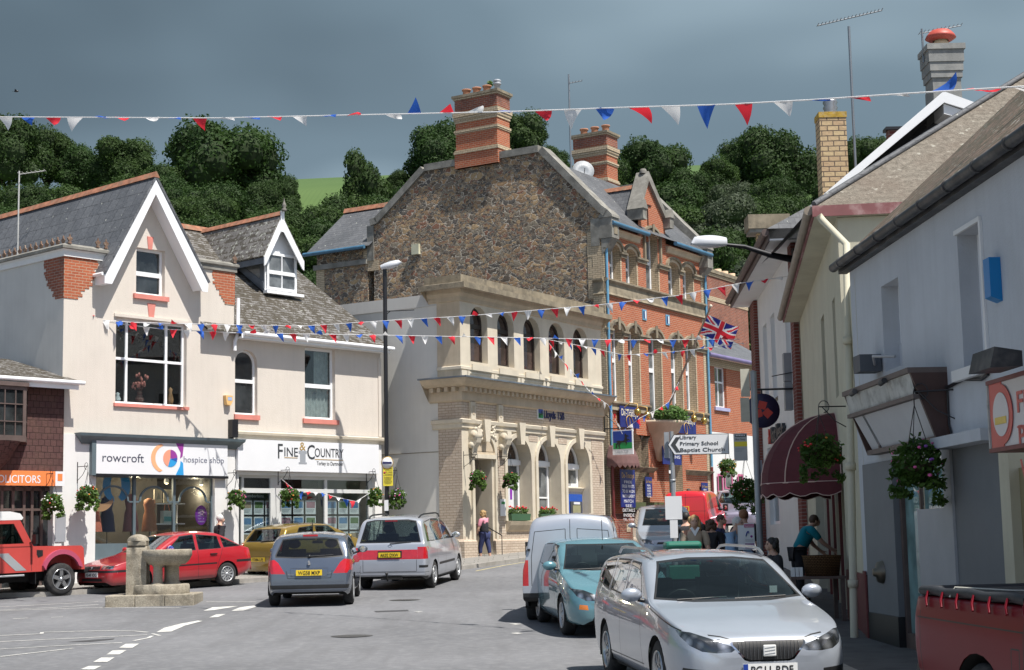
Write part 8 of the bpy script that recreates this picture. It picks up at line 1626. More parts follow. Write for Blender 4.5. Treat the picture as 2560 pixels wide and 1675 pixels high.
def wheel(par,x,y,r,w,style,side):
 mb=MB(); s_=1 if side>0 else -1
 prof=[(r*0.63,-w/2*0.92),(r*0.86,-w/2),(r*0.95,-w/2*0.86),(r,-w/2*0.62),(r,w/2*0.62),(r*0.95,w/2*0.86),(r*0.86,w/2),(r*0.63,w/2*0.92)]
 mb.lathe(prof,(x,y,r),TYRE,32,'y')
 for i in range(40): a=2*math.pi*i/40; mb.tube([(x+r*1.001*math.cos(a),y-w*0.3,r+r*1.001*math.sin(a)),(x+r*1.001*math.cos(a+0.05),y+w*0.3,r+r*1.001*math.sin(a+0.05))],0.005,TYRE,4,caps=False) if r>0.34 else None
 wo_=mb.build('wheel',par)
 rm=MB(); yo=y+s_*w*0.36; R_=r*0.66; m=RIM if style[0]=='a' else CAPM
 rm.lathe([(R_,s_*0.02),(R_*0.98,s_*0.035),(R_*0.9,s_*0.02),(R_*0.88,-s_*0.02),(R_*0.88,-s_*0.1)],(x,yo,r),m,28,'y'); rm.lathe([(0,-s_*0.07),(R_*0.89,-s_*0.07)],(x,yo,r),TRIM if style[0]=='a' else m,24,'y')
 n=int(style[1:])
 for i in range(n):
  a=2*math.pi*i/n+0.3; t=Vector((math.cos(a),math.sin(a))); q=Vector((-t.y,t.x)); k0,k1=(0.5,0.34) if n<8 else (0.2,0.16)
  P=[t*0.12*R_*2+q*R_*k0*0.36,t*R_*0.92+q*R_*k1*0.5,t*R_*0.92-q*R_*k1*0.5,t*0.12*R_*2-q*R_*k0*0.36]
  rm.prism([(x+p.x,r+p.y) for p in P],yo-s_*0.05,yo+s_*0.012,m,'y')
 if style[0]=='h': rm.lathe([(0,-s_*0.03),(R_*0.6,-s_*0.02),(R_*0.62,-s_*0.05)],(x,yo,r),m,20,'y')
 rm.lathe([(0,s_*0.03),(R_*0.2,s_*0.025),(R_*0.24,-s_*0.02)],(x,yo,r),m,14,'y')
 for i in range(5): a=2*math.pi*i/5; rm.lathe([(0,s_*0.018),(0.014,s_*0.015),(0.015,-s_*0.02)],(x+R_*0.34*math.cos(a),yo,r+R_*0.34*math.sin(a)),TRIM,6,'y')
 rm.build('rim',wo_); return wo_
def place(o,ref,P,fwd,zoff=0.0):
 f=Vector((fwd[0],fwd[1],0)).normalized(); l=Vector((-f.y,f.x,0)); o.rotation_euler=(0,0,math.atan2(f.y,f.x)); p=Vector((P[0],P[1],0))-f*ref[0]-l*ref[1]
 za=g((p+f*1.3).y); zb=g((p-f*1.3).y); o.location=(p.x,p.y,(za+zb)/2+zoff); o.rotation_euler=(0,-math.atan2(za-zb,2.6),math.atan2(f.y,f.x)); return o
def plate_(par,x,z,w,h,txt,mat,rear,y=0,tilt=0,band=False):
 mb=MB(); s_=-1 if rear else 1; mb.box(x,x+s_*0.012,y-w/2,y+w/2,z,z+h,mat)
 if band: mb.box(x+s_*0.012,x+s_*0.014,y-s_*w/2,y-s_*(w/2-0.045),z,z+h,BBLUE)
 mb.text(txt,0,0,h*0.68,0,PINKL,width=w*(0.84 if not band else 0.78),align='L',depth=0.003,bold=0.012,xf=lambda X,Y,Z:(x+s_*0.016-s_*Y*0.3,y+s_*(-w/2+w*(0.08 if not band else 0.14)+X),z+h*0.16+Z)); return mb.build('number_plate',par)
def car(name,label,S,cat='car',group=None):
 o=thing(name,label,cat,(0,0,0),0,group); sh=Shell(S); L_=S['L']; P=S['paint']; mats={'body':P,'gap':TRIM,'rub':TRIM,'trim':TRIM,'wind':CARGL,'side':S.get('sglass',CARGL),'back':S.get('bglass',CARGL),'head':HLAMP,'tail':REDL,'grille':TRIM,'arch':TRIM,'amber':AMB,'skirt':S.get('skirtm',TRIM),'lid':P,'bump':P,'chrome':CHROME,'tailw':HLAMP,'bdark':TRIM,'redband':REDL}
 fa,ra,r=S['fa'],S['fa']+S['wb'],S['wr']; ar=S.get('ar',r*1.13)
 for poly,view,key in S.get('pre',[]): sh.cut(poly,view,key)
 for cx_ in (fa,ra): sh.cut([(cx_+ar*math.cos(R(a)),r*1.0+ar*math.sin(R(a))) for a in range(0,360,15)],'side','arch')
 sh.delete('arch')
 for wnd in S.get('sidew',[]):
  sh.cut(wnd,'side','rub',('body',)); sh.cut(inset(wnd,S.get('ri',0.018)),'side','side',('rub','body'))
 if 'windw' in S: sh.cut(S['windw'],'front','rub',('body',)); sh.cut(inset(S['windw'],0.02),'front','wind',('rub','body'))
 if 'backw' in S: sh.cut(S['backw'],'rear','rub',('body',)); sh.cut(inset(S['backw'],0.025),'rear','back',('rub','body'))
 for poly,view,key in S.get('cuts',[]): sh.cut(poly,view,key)
 for pts,view in S.get('lines',[]): sh.line(pts,view)
 parts={'wind':'windscreen','side':'side_windows','back':'rear_window','head':'headlight','tail':'tail_light','grille':'grille'}
 if 'grille' in sh.keys and S.get('gm'): mats['grille']=S['gm']
 made=sh.split(o,mats,{k:v for k,v in parts.items() if k in sh.keys})
 for k in ('side','head','tail'):
  a=made.get(k)
  if a:
   nm={'side':'side_window','head':'headlight','tail':'tail_light'}[k]; bm=bmesh.new(); bm.from_mesh(a.data)
   seen=set(); isl=[]
   for f in bm.faces:
    if f.index in seen: continue
    st_=[f]; seen.add(f.index); grp=[]
    while st_:
     q=st_.pop(); grp.append(q.index)
     for e in q.edges:
      for g2 in e.link_faces:
       if g2.index not in seen: seen.add(g2.index); st_.append(g2)
    isl.append(grp)
   mt=a.data.materials[0]
   for grp in isl:
    if len(grp)<2 and k!='side': pass
    b2=bm.copy(); b2.faces.ensure_lookup_table(); gs=set(grp); bmesh.ops.delete(b2,geom=[f for f in b2.faces if f.index not in gs],context='FACES'); me=bpy.data.meshes.new(nm); b2.to_mesh(me); b2.free(); me.materials.append(mt); ob=bpy.data.objects.new(nm,me); COL.objects.link(ob); ob.parent=o
   bm.free(); bpy.data.objects.remove(a)
 W2=max(w for _,w in S['plan']);
 mb=MB(); mb.box(L_/2-0.25,L_/2-(fa-ar*0.98),-W2+0.12,W2-0.12,0.19,0.5,UNDER); mb.box(L_/2-(fa+ar),L_/2-(ra-ar),-W2+0.08,W2-0.08,0.2,0.42,UNDER); mb.box(L_/2-(ra+ar*0.98),-L_/2+0.22,-W2+0.12,W2-0.12,0.26,0.55,UNDER); mb.box(L_/2-(fa+ar+0.1),L_/2-(fa-ar),-W2+0.32,W2-0.32,0.25,0.7,UNDER); mb.box(L_/2-(ra+ar),L_/2-(ra-ar-0.1),-W2+0.32,W2-0.32,0.28,0.75,UNDER)
 for cx_ in (fa,ra):
  for s_ in (-1,1): mb.lathe([(ar*1.0,0),(ar*1.0,-0.28)],(L_/2-cx_,s_*(sh.half(cx_,r+ar)-0.012) if s_>0 else -(sh.half(cx_,r+ar)-0.012)+0.28,r),UNDER,20,'y',ang=(-0.25,math.pi+0.25))
 mb.build('underbody',o)
 cb=S.get('cabin',(1.3,3.6,0.85)); ti=MB();
 if not S.get('van'):
  x0,x1,zf=cb; xs_=L_/2-(x0+1.15)
  ti.box(L_/2-x0+0.1,L_/2-x0-0.25,-W2+0.2,W2-0.2,0.5,zf+0.02,TRIM)
  for s_ in (-1,1):
   ti.box(xs_-0.5,xs_,s_*0.38-0.24,s_*0.38+0.24,0.42,0.56,SEATM); ti.prism([(xs_-0.62,0.5),(xs_-0.45,0.5),(xs_-0.62,zf+0.22),(xs_-0.75,zf+0.22)],s_*0.38-0.23,s_*0.38+0.23,SEATM); ti.ball((xs_-0.73,s_*0.38,zf+0.33),0.12,SEATM,8,(0.5,1.15,0.8))
  ti.prism([(L_/2-x1+0.3,0.5),(L_/2-x1+0.15,0.5),(L_/2-x1+0.02,zf+0.05),(L_/2-x1+0.15,zf+0.05)],-W2+0.25,W2-0.25,SEATM)
  for s_ in (-1,1): ti.ball((L_/2-x1+0.06,s_*0.36,zf+0.12),0.11,SEATM,7,(0.5,1.1,0.7))
  ti.lathe([(0.17,0),(0.19,0.015),(0.19,-0.015),(0.17,0)],(0,0,0),TRIM,16,'x') if 0 else None
  sx=L_/2-(x0+0.42); sy=-0.38; ti.tube([(sx+0.05*math.sin(a*0.45),sy+0.18*math.cos(a*0.45),zf-0.02+0.18*math.sin(a*0.45)) for a in range(15)],0.013,TRIM,6)
  ti.box(L_/2-(x0+0.62),L_/2-(x0+0.66),-0.11,0.11,S['mirz'],S['mirz']+0.06,TRIM); ti.tube([(L_/2-(x0+0.62),0,S['mirz']+0.05),(L_/2-(x0+0.6),0,S['mirz']+0.12)],0.012,TRIM,5)
  ti.build('interior',o)
 for cx_ in (fa,ra):
  for s_ in (1,-1): yw=s_*(sh.half(cx_,r*1.9)-0.115); wheel(o,L_/2-cx_,yw,r,0.2,S['rim'],s_)
 if 'mir' in S:
  mx_,mz,mm=S['mir']
  for s_ in (1,-1):
   M_=MB(); yb=s_*(sh.half(mx_,mz)-0.02); M_.tube([(L_/2-mx_,yb,mz-0.02),(L_/2-mx_-0.01,yb+s_*0.09,mz+0.0)],0.022,TRIM,6);
   if S.get('boxmir'): M_.box(L_/2-mx_-0.06,L_/2-mx_+0.05,yb+s_*0.07,yb+s_*0.24,mz-0.08,mz+0.17,mm)
   else:
    M_.ball((L_/2-mx_+0.0,yb+s_*0.16,mz+0.05),0.1,mm,10,(0.62,1.12,0.72))
   mo=M_.build('door_mirror',o); G=MB(); G.lathe([(0,-0.068),(0.062,-0.066)],(L_/2-mx_-0.0,yb+s_*0.165,mz+0.05),CHROME,14,'x'); G.build('mirror_glass',mo)
 return o,sh
ARCV=lambda pts:pts
SILV=paintm('silver_paint',(0.40,0.435,0.49),0.35,0.3,0.06); SILV2=paintm('pale_silver_paint',(0.43,0.455,0.505),0.3,0.32,0.05); STEEL=paintm('steel_blue_paint',(0.11,0.135,0.18),0.4,0.26,0.05); TURQ=paintm('turquoise_paint',(0.13,0.29,0.34),0.3,0.26,0.05); REDP=paintm('bright_red_paint',(0.38,0.01,0.018),0.0,0.35); GOLDP=paintm('golden_yellow_paint',(0.28,0.185,0.03),0.4,0.32,0.05); LRED=paintm('faded_red_paint',(0.5,0.06,0.05),0.0,0.5,coat=0.4); MAILR=paintm('postal_red_paint',(0.68,0.012,0.022),0.0,0.35); DRED=paintm('dark_red_paint',(0.16,0.002,0.010),0.0,0.3,coat=0.0); DRED.node_tree.nodes['Principled BSDF'].inputs['Specular IOR Level'].default_value=0.28; LILAC=paintm('lilac_grey_paint',(0.3,0.28,0.36),0.5,0.3)
S=dict(L=4.67,paint=SILV,prof=[(0,0.52),(0.012,0.6),(0.05,0.68),(0.14,0.735),(0.5,0.84),(1.0,0.93),(1.32,0.985),(1.55,1.12),(1.95,1.335),(2.2,1.415),(2.7,1.45),(3.4,1.44),(4.0,1.40),(4.3,1.35),(4.48,1.12),(4.58,0.98),(4.64,0.8),(4.67,0.5)],
belt=[(0,0.5),(0.1,0.66),(0.4,0.76),(1.0,0.865),(1.5,0.92),(3,0.96),(4.4,1.0),(4.67,0.9)],plan=[(0,0.50),(0.03,0.62),(0.1,0.72),(0.25,0.80),(0.5,0.855),(1.0,0.88),(3,0.885),(4.2,0.86),(4.5,0.8),(4.67,0.62)],bot=[(0,0.3),(0.08,0.22),(0.5,0.2),(4.2,0.22),(4.67,0.34)],
fa=0.93,wb=2.64,wr=0.315,rim='a10',cabin=(1.45,3.6,0.9),mirz=1.24,mir=(1.62,0.98,SILV),
sidew=[[(1.72,0.955),(2.62,0.975),(2.62,1.35),(2.2,1.335)],[(2.70,0.975),(3.42,1.0),(3.38,1.35),(2.70,1.36)],[(3.52,1.0),(4.25,1.06),(4.05,1.31),(3.47,1.35)]],
windw=[(-0.775,0.99),(-0.585,1.35),(-0.25,1.385),(0.25,1.385),(0.585,1.35),(0.775,0.99),(0.4,0.962),(-0.4,0.962)],backw=[(-0.6,1.02),(-0.5,1.28),(0.5,1.28),(0.6,1.02)],
cuts=[([(0.30,0.60),(0.36,0.565),(0.5,0.56),(0.63,0.575),(0.725,0.625),(0.78,0.70),(0.795,0.755),(0.70,0.745),(0.55,0.695)],'front','head'),([(-0.30,0.60),(-0.36,0.565),(-0.5,0.56),(-0.63,0.575),(-0.725,0.625),(-0.78,0.70),(-0.795,0.755),(-0.70,0.745),(-0.55,0.695)],'front','head'),
([(-0.36,0.675),(0.36,0.675),(0.36,0.63),(0.24,0.49),(0.19,0.475),(-0.19,0.475),(-0.24,0.49),(-0.36,0.63)],'front','chrome'),
([(-0.34,0.662),(0.34,0.662),(0.34,0.63),(0.225,0.505),(0.18,0.49),(-0.18,0.49),(-0.225,0.505),(-0.34,0.63)],'front','grille'),
([(-0.40,0.22),(0.40,0.22),(0.36,0.315),(-0.36,0.315)],'front','bdark'),([(0.5,0.24),(0.8,0.27),(0.78,0.42),(0.52,0.40)],'front','bdark'),([(-0.5,0.24),(-0.8,0.27),(-0.78,0.42),(-0.52,0.40)],'front','bdark')],
lines=[([(1.66,0.94),(1.60,0.6),(1.55,0.24)],'side'),([(2.66,0.97),(2.66,0.24)],'side'),([(3.46,1.0),(3.5,0.8),(3.4,0.55),(3.2,0.3)],'side'),([(0.30,0.755),(0.6,0.80),(1.0,0.86),(1.4,0.92)],'side'),([(0.36,0.68),(0.44,0.705),(0.55,0.72)],'front'),([(-0.36,0.68),(-0.44,0.705),(-0.55,0.72)],'front'),([(1.5,0.34),(3.3,0.34)],'side')])
SE,sh=car('estate_car','near silver estate car with roof rails and a black slatted grille',S)
L_=4.67; xf=L_/2
mb=MB()
for i in range(-8,9):
 y=i*0.036;
 if abs(y)<0.07: continue
 zlo=0.495 if abs(y)<0.2 else 0.495+(abs(y)-0.2)*1.05
 mb.tube([(xf+0.012,y,zlo),(xf+0.004,y,0.58),(xf-0.035,y,0.658)],0.002,CHRD,5)
mb.build('grille_bars',SE)
mb=MB(); mb.box(xf+0.005,xf+0.024,-0.062,0.062,0.522,0.628,PLW); mb.build('badge',SE,bev=0.012)
m2=MB(); m2.prism([(-0.045,0.0),(0.045,0.03),(0.045,0.045),(-0.045,0.015)],0,0.004,SIGR,'x');
bd=MB()
for k in range(3): bd.prism([(-0.05,0.54+0.028*k),(0.05,0.552+0.028*k),(0.05,0.558+0.028*k),(-0.05,0.546+0.028*k)],xf+0.0245,xf+0.027,SIGR,'x')
bd.build('badge_mark',SE)
plate_(SE,xf+0.012,0.345,0.52,0.112,'PG11 RDF',PLW,False,0,band=True)
for s_ in (-1,1):
 mb=MB(); R0=[(s_*0.60,1.39),(s_*0.605,1.435),(s_*0.6,1.455),(s_*0.6,1.455),(s_*0.59,1.44),(s_*0.585,1.385)]; X_=[L_/2-2.15,L_/2-2.3,L_/2-2.5,L_/2-3.6,L_/2-3.85,L_/2-4.0]; mb.tube([(x,y,z+0.015) for x,(y,z) in zip(X_,R0)],0.016,RIM,8); mb.build('roof_rail',SE)
 mb=MB()
 for yy_,rr_,xx_,zz_ in ((0.47,0.055,0.10,0.63),(0.61,0.05,0.17,0.66)): mb.lathe([(rr_,0.012),(rr_*0.92,0.0),(rr_*0.6,-0.02),(0,-0.03)],(xf-xx_+0.03,s_*yy_,zz_),CHROME,18,'x'); mb.ball((xf-xx_+0.022,s_*yy_,zz_),rr_*0.42,TRIM,8)
 mb.build('lamp_bowl',SE); mb=MB(); mb.ball((xf-0.3,s_*0.745,0.69),0.04,AMB,8,(1,0.5,0.8)); mb.build('indicator',SE)
mb=MB();
for s_,y0,y1 in ((1,-0.55,-0.02),(1,0.05,0.6)): mb.tube([(xf-1.33,y0,0.985),(xf-1.38,y1,1.0)],0.009,TRIM,5)
mb.build('wiper',SE)
mb=MB(); dsk=[(xf-1.46+0.0,0.56,1.08),(xf-1.46,0.66,1.065)]; mb.box(xf-1.6,xf-1.595,0.5,0.58,1.02,1.09,SIGNW); mb.build('window_sticker',SE)
SLOC=(2.34,15.2); place(SE,(L_/2,0),SLOC,(0.135,-0.99))
def hatch(**k):
 S=dict(L=4.15,prof=[(0,0.48),(0.015,0.58),(0.08,0.68),(0.3,0.77),(0.75,0.89),(1.02,0.96),(1.3,1.10),(1.9,1.34),(2.25,1.42),(2.8,1.43),(3.4,1.38),(3.62,1.33),(3.88,1.02),(4.02,0.93),(4.12,0.85),(4.15,0.5)],
 belt=[(0,0.46),(0.1,0.6),(0.4,0.72),(1.0,0.88),(2,0.93),(3.8,1.0),(4.15,0.9)],plan=[(0,0.46),(0.03,0.58),(0.12,0.7),(0.3,0.79),(0.6,0.835),(1.2,0.85),(3,0.85),(3.8,0.81),(4.05,0.73),(4.15,0.6)],bot=[(0,0.28),(0.1,0.2),(3.8,0.22),(4.15,0.34)],fa=0.84,wb=2.6,wr=0.30,rim='h9',cabin=(1.15,3.2,0.9),mirz=1.2,
 sidew=[[(1.45,0.955),(2.35,0.975),(2.35,1.35),(2.0,1.32)],[(2.43,0.975),(3.1,1.0),(3.1,1.33),(2.43,1.355)],[(3.18,1.0),(3.6,1.05),(3.45,1.27),(3.18,1.32)]],windw=[(-0.74,0.98),(-0.55,1.34),(0.55,1.34),(0.74,0.98),(0.3,0.955),(-0.3,0.955)],backw=[(-0.6,1.0),(-0.48,1.29),(0.48,1.29),(0.6,1.0)],
 lines=[([(1.4,0.93),(1.35,0.24)],'side'),([(2.39,0.97),(2.39,0.24)],'side'),([(3.14,0.99),(3.15,0.6),(2.98,0.3)],'side')])
 S.update(k); return S
def quadL(pts): return [(pts,'front','head'),([(-a,b) for a,b in pts],'front','head')]
S=hatch(paint=TURQ,mir=(1.35,0.98,TURQ),cuts=quadL([(0.36,0.55),(0.58,0.555),(0.70,0.62),(0.765,0.73),(0.60,0.71),(0.45,0.65)])+[([(-0.34,0.54),(0.34,0.54),(0.30,0.61),(-0.30,0.61)],'front','grille'),([(-0.5,0.26),(0.5,0.26),(0.45,0.36),(-0.45,0.36)],'front','bdark'),([(0.55,0.42),(0.68,0.43),(0.67,0.50),(0.56,0.49)],'front','amber'),([(-0.55,0.42),(-0.68,0.43),(-0.67,0.50),(-0.56,0.49)],'front','amber')])
FO,sh=car('hatchback_car','turquoise hatchback car parked behind the near silver estate car',S); mb=MB(); mb.tube([(0.62,-0.05,1.41),(0.55,-0.05,1.75)],0.006,TRIM,5); mb.build('aerial',FO); mb=MB(); mb.tube([(4.15/2-1.03,-0.6,0.975),(4.15/2-1.1,-0.05,0.99)],0.009,TRIM,5); mb.build('wiper',FO)
place(FO,(4.15/2,0),(1.60,24.1),(0.13,-0.99))
S=dict(L=4.32,paint=SILV2,van=True,prof=[(0,0.5),(0.02,0.65),(0.12,0.78),(0.6,0.95),(0.95,1.06),(1.5,1.5),(1.9,1.72),(2.4,1.80),(4.0,1.81),(4.2,1.77),(4.27,1.6),(4.31,1.0),(4.32,0.5)],belt=[(0,0.48),(0.3,0.8),(1,0.98),(4.32,1.02)],plan=[(0,0.5),(0.1,0.72),(0.4,0.82),(1,0.84),(4.15,0.84),(4.27,0.8),(4.32,0.72)],bot=[(0,0.3),(0.2,0.22),(4.1,0.26),(4.32,0.36)],tum=0.17,rr=0.2,fa=0.82,wb=2.7,wr=0.3,rim='h8',cabin=(1,2,0.9),mirz=1.3,mir=(1.35,1.1,TRIM),boxmir=True,
sidew=[[(1.35,1.05),(2.1,1.06),(2.1,1.58),(1.85,1.55)]],windw=[(-0.66,1.08),(-0.55,1.62),(0.55,1.62),(0.66,1.08)],cuts=[([(0.735,0.62),(0.84,0.62),(0.83,1.05),(0.735,1.05)],'rear','tail'),([(-0.735,0.62),(-0.84,0.62),(-0.83,1.05),(-0.735,1.05)],'rear','tail'),([(-0.84,0.26),(0.84,0.26),(0.84,0.5),(-0.84,0.5)],'rear','bdark'),([(4.0,0.26),(4.32,0.3),(4.32,0.58),(4.0,0.55)],'side','bdark')],
lines=[([(0.02,0.5),(0.02,1.72)],'rear'),([(0.1,0.62),(0.1,1.56),(0.62,1.52),(0.68,1.1),(0.68,0.62)],'rear'),([(-0.1,0.62),(-0.1,1.56),(-0.62,1.52),(-0.68,1.1),(-0.68,0.62)],'rear'),([(2.2,1.6),(2.2,0.3)],'side'),([(2.3,1.0),(4.2,1.0)],'side')])
VN,sh=car('panel_van','pale silver windowless panel van seen from behind beyond the turquoise hatchback',S,'van');
for s_ in (1,): mb=MB(); mb.box(-4.32/2-0.01,-4.32/2+0.1,0.70,0.745,1.2,1.24,TRIM); mb.build('hinge',VN)
place(VN,(-4.32/2,0),(0.93,27.2),(0.08,0.997))
S=hatch(L=4.03,paint=STEEL,prof=[(0,0.5),(0.02,0.62),(0.1,0.72),(0.4,0.84),(0.8,0.96),(1.05,1.03),(1.4,1.2),(1.9,1.39),(2.3,1.465),(2.9,1.47),(3.4,1.44),(3.62,1.39),(3.72,1.31),(3.88,1.06),(3.93,0.98),(3.97,0.86),(4.01,0.72),(4.03,0.5)],
belt=[(0,0.48),(0.2,0.7),(1,0.9),(2,0.95),(3.7,1.03),(3.95,0.85),(4.03,0.62)],plan=[(0,0.46),(0.05,0.62),(0.2,0.77),(0.6,0.85),(1.4,0.87),(3.2,0.87),(3.7,0.85),(3.9,0.815),(4.0,0.775),(4.03,0.74)],bot=[(0,0.28),(0.2,0.2),(3.8,0.22),(4.03,0.3)],fa=0.82,wb=2.54,wr=0.31,rim='h8',mir=(1.45,1.0,STEEL),
sidew=[[(1.5,0.98),(2.6,1.0),(2.6,1.39),(2.0,1.37)],[(2.7,1.0),(3.35,1.06),(3.2,1.34),(2.7,1.39)]],backw=[(-0.68,0.985),(-0.69,1.03),(-0.56,1.345),(-0.3,1.375),(0.3,1.375),(0.56,1.345),(0.69,1.03),(0.68,0.985),(0.3,0.965),(-0.3,0.965)],
cuts=[([(0.475,0.66),(0.76,0.665),(0.84,0.80),(0.80,0.93),(0.70,0.945),(0.62,0.88)],'rear','tail'),([(-0.475,0.66),(-0.76,0.665),(-0.84,0.80),(-0.80,0.93),(-0.70,0.945),(-0.62,0.88)],'rear','tail'),([(3.6,0.7),(3.98,0.72),(3.93,0.93),(3.7,0.93)],'side','tail'),([(-0.78,0.36),(0.78,0.36),(0.80,0.44),(-0.80,0.44)],'rear','bdark'),([(-0.36,0.60),(0.36,0.60),(0.38,0.77),(-0.38,0.77)],'rear','rub'),([(-0.355,0.607),(0.355,0.607),(0.375,0.763),(-0.375,0.763)],'rear','body')],
lines=[([(-0.46,0.72),(-0.43,0.57),(0.43,0.57),(0.46,0.72)],'rear'),([(1.42,0.96),(1.38,0.24)],'side'),([(2.65,0.98),(2.65,0.28)],'side')])
PE,sh=car('hatchback_car','steel blue hatchback car driving away beside the stone fountain',S); L_=4.03
plate_(PE,-L_/2-0.012,0.625,0.52,0.112,'WG58 MXP',PLY,True); mb=MB(); mb.tube([(-L_/2+0.1,-0.0,1.0),(-L_/2+0.13,-0.48,1.02)],0.014,TRIM,6); mb.ball((-L_/2+0.1,0,1.0),0.035,TRIM,6); mb.build('wiper',PE)
mb=MB(); mb.box(-L_/2+0.40,-L_/2+0.42,-0.15,0.15,1.395,1.43,REDL); mb.build('brake_light',PE); mb=MB(); mb.tube([(-1.0,0,1.45),(-1.12,0,1.72)],0.007,TRIM,5); mb.lathe([(0.03,0),(0.02,0.04),(0,0.05)],(-1.0,0,1.44),TRIM,8); mb.build('aerial',PE)
mb=MB(); mb.prism([(-0.03,0.86),(0.0,0.93),(0.03,0.9),(0.01,0.87),(0.03,0.84),(-0.02,0.83)],-L_/2+0.01,-L_/2+0.04,CHROME,'x'); mb.text('PEUGEOT',0,0,0.022,0,CHROME,width=0.13,depth=0.002,xf=lambda X,Y,Z:(-L_/2-0.002+Y,0.42-X,0.64+Z)); mb.text('207',0,0,0.026,0,CHROME,width=0.09,depth=0.002,xf=lambda X,Y,Z:(-L_/2-0.002+Y,-0.36-X,0.66+Z)); mb.build('badge',PE)
place(PE,(-L_/2,0),(-4.16,32.4),(-0.045,0.999))
S=hatch(L=4.63,paint=SILV2,prof=[(0,0.52),(0.02,0.65),(0.1,0.78),(0.5,0.95),(0.98,1.1),(1.3,1.28),(1.9,1.56),(2.3,1.67),(3.0,1.72),(4.0,1.71),(4.3,1.67),(4.40,1.58),(4.52,1.15),(4.56,1.06),(4.59,0.9),(4.62,0.7),(4.63,0.42)],belt=[(0,0.5),(0.3,0.8),(1,1.0),(4.5,1.06),(4.63,0.9)],plan=[(0,0.5),(0.1,0.72),(0.3,0.84),(0.8,0.89),(1.5,0.905),(4.1,0.9),(4.4,0.885),(4.55,0.865),(4.63,0.84)],bot=[(0,0.3),(0.2,0.22),(4.4,0.24),(4.63,0.32)],fa=0.93,wb=2.84,wr=0.32,rim='h10',tum=0.26,cabin=(1.3,4.1,1.05),mirz=1.5,mir=(1.65,1.12,SILV2),
sidew=[[(1.55,1.09),(2.5,1.1),(2.5,1.60),(2.1,1.57)],[(2.57,1.1),(3.45,1.1),(3.45,1.62),(2.57,1.61)],[(3.52,1.1),(4.32,1.11),(4.2,1.56),(3.52,1.61)]],windw=[(-0.7,1.1),(-0.58,1.58),(0.58,1.58),(0.7,1.1)],backw=[(-0.735,1.10),(-0.60,1.60),(-0.4,1.635),(0.4,1.635),(0.60,1.60),(0.735,1.10)],
cuts=[([(0.66,0.72),(0.885,0.72),(0.87,1.0),(0.66,1.0)],'rear','tail'),([(-0.66,0.72),(-0.885,0.72),(-0.87,1.0),(-0.66,1.0)],'rear','tail'),([(4.45,0.74),(4.63,0.74),(4.6,1.0),(4.47,1.0)],'side','tail'),([(-0.659,0.72),(0.659,0.72),(0.659,0.94),(-0.659,0.94)],'rear','redband'),([(-0.29,0.745),(0.29,0.745),(0.29,0.915),(-0.29,0.915)],'rear','rub'),([(-0.9,0.26),(0.9,0.26),(0.9,0.33),(-0.9,0.33)],'rear','bdark'),([(0.7,0.52),(0.88,0.52),(0.88,0.58),(0.7,0.58)],'rear','bdark'),([(-0.7,0.52),(-0.88,0.52),(-0.88,0.58),(-0.7,0.58)],'rear','bdark'),([(1.5,0.52),(3.3,0.52),(3.3,0.58),(1.5,0.58)],'side','bdark'),([(0,0.2),(4.63,0.2),(4.63,0.28),(0,0.28)],'side','bdark')],
lines=[([(-0.64,0.71),(-0.64,0.44),(0.64,0.44),(0.64,0.71)],'rear'),([(1.5,1.05),(1.42,0.3)],'side'),([(2.53,1.08),(2.53,0.3)],'side'),([(3.48,1.08),(3.48,0.75),(3.3,0.4)],'side'),([(-0.9,0.42),(0.9,0.42)],'rear')])
SN,sh=car('people_carrier','silver people carrier with a red light band driving past the bank',S,'car'); L_=4.63
plate_(SN,-L_/2-0.0,0.77,0.52,0.112,'AK02 DXW',PLY,True)
for s_ in (-1,1): mb=MB(); mb.tube([(0.35,s_*0.62,1.64),(0.2,s_*0.63,1.70),(-0.1,s_*0.63,1.735),(-1.4,s_*0.62,1.735),(-1.65,s_*0.61,1.71),(-1.8,s_*0.6,1.66)],0.02,TRIM,8); mb.build('roof_rail',SN)
mb=MB(); mb.tube([(-L_/2-0.02,0.05,0.24),(-L_/2-0.1,0.05,0.3),(-L_/2-0.1,0.05,0.38)],0.022,UNDER,8); mb.ball((-L_/2-0.1,0.05,0.4),0.035,TRIM,8); mb.box(-L_/2-0.06,-L_/2+0.1,-0.3,0.2,0.26,0.3,UNDER); mb.build('tow_bar',SN)
mb=MB(); mb.tube([(-L_/2+0.07,0.0,1.08),(-L_/2+0.1,-0.5,1.1)],0.013,TRIM,6); mb.build('wiper',SN); mb=MB(); mb.box(-L_/2+0.24,-L_/2+0.26,-0.15,0.15,1.585,1.615,REDL); mb.build('brake_light',SN)
mb=MB(); mb.lathe([(0.055,0),(0.065,-0.008),(0.065,0),(0.05,0)],(-L_/2+0.065,0,1.0),CHROME,18,'x'); mb.prism([(-0.04,1.035),(-0.012,0.955),(0,0.99),(0.012,0.955),(0.04,1.035),(0.03,1.035),(0.012,0.985),(0,1.02),(-0.012,0.985),(-0.03,1.035)],-L_/2+0.055,-L_/2+0.063,CHROME,'x'); mb.build('badge',SN)
place(SN,(-L_/2,0),(-2.95,37.6),(0.165,0.986))
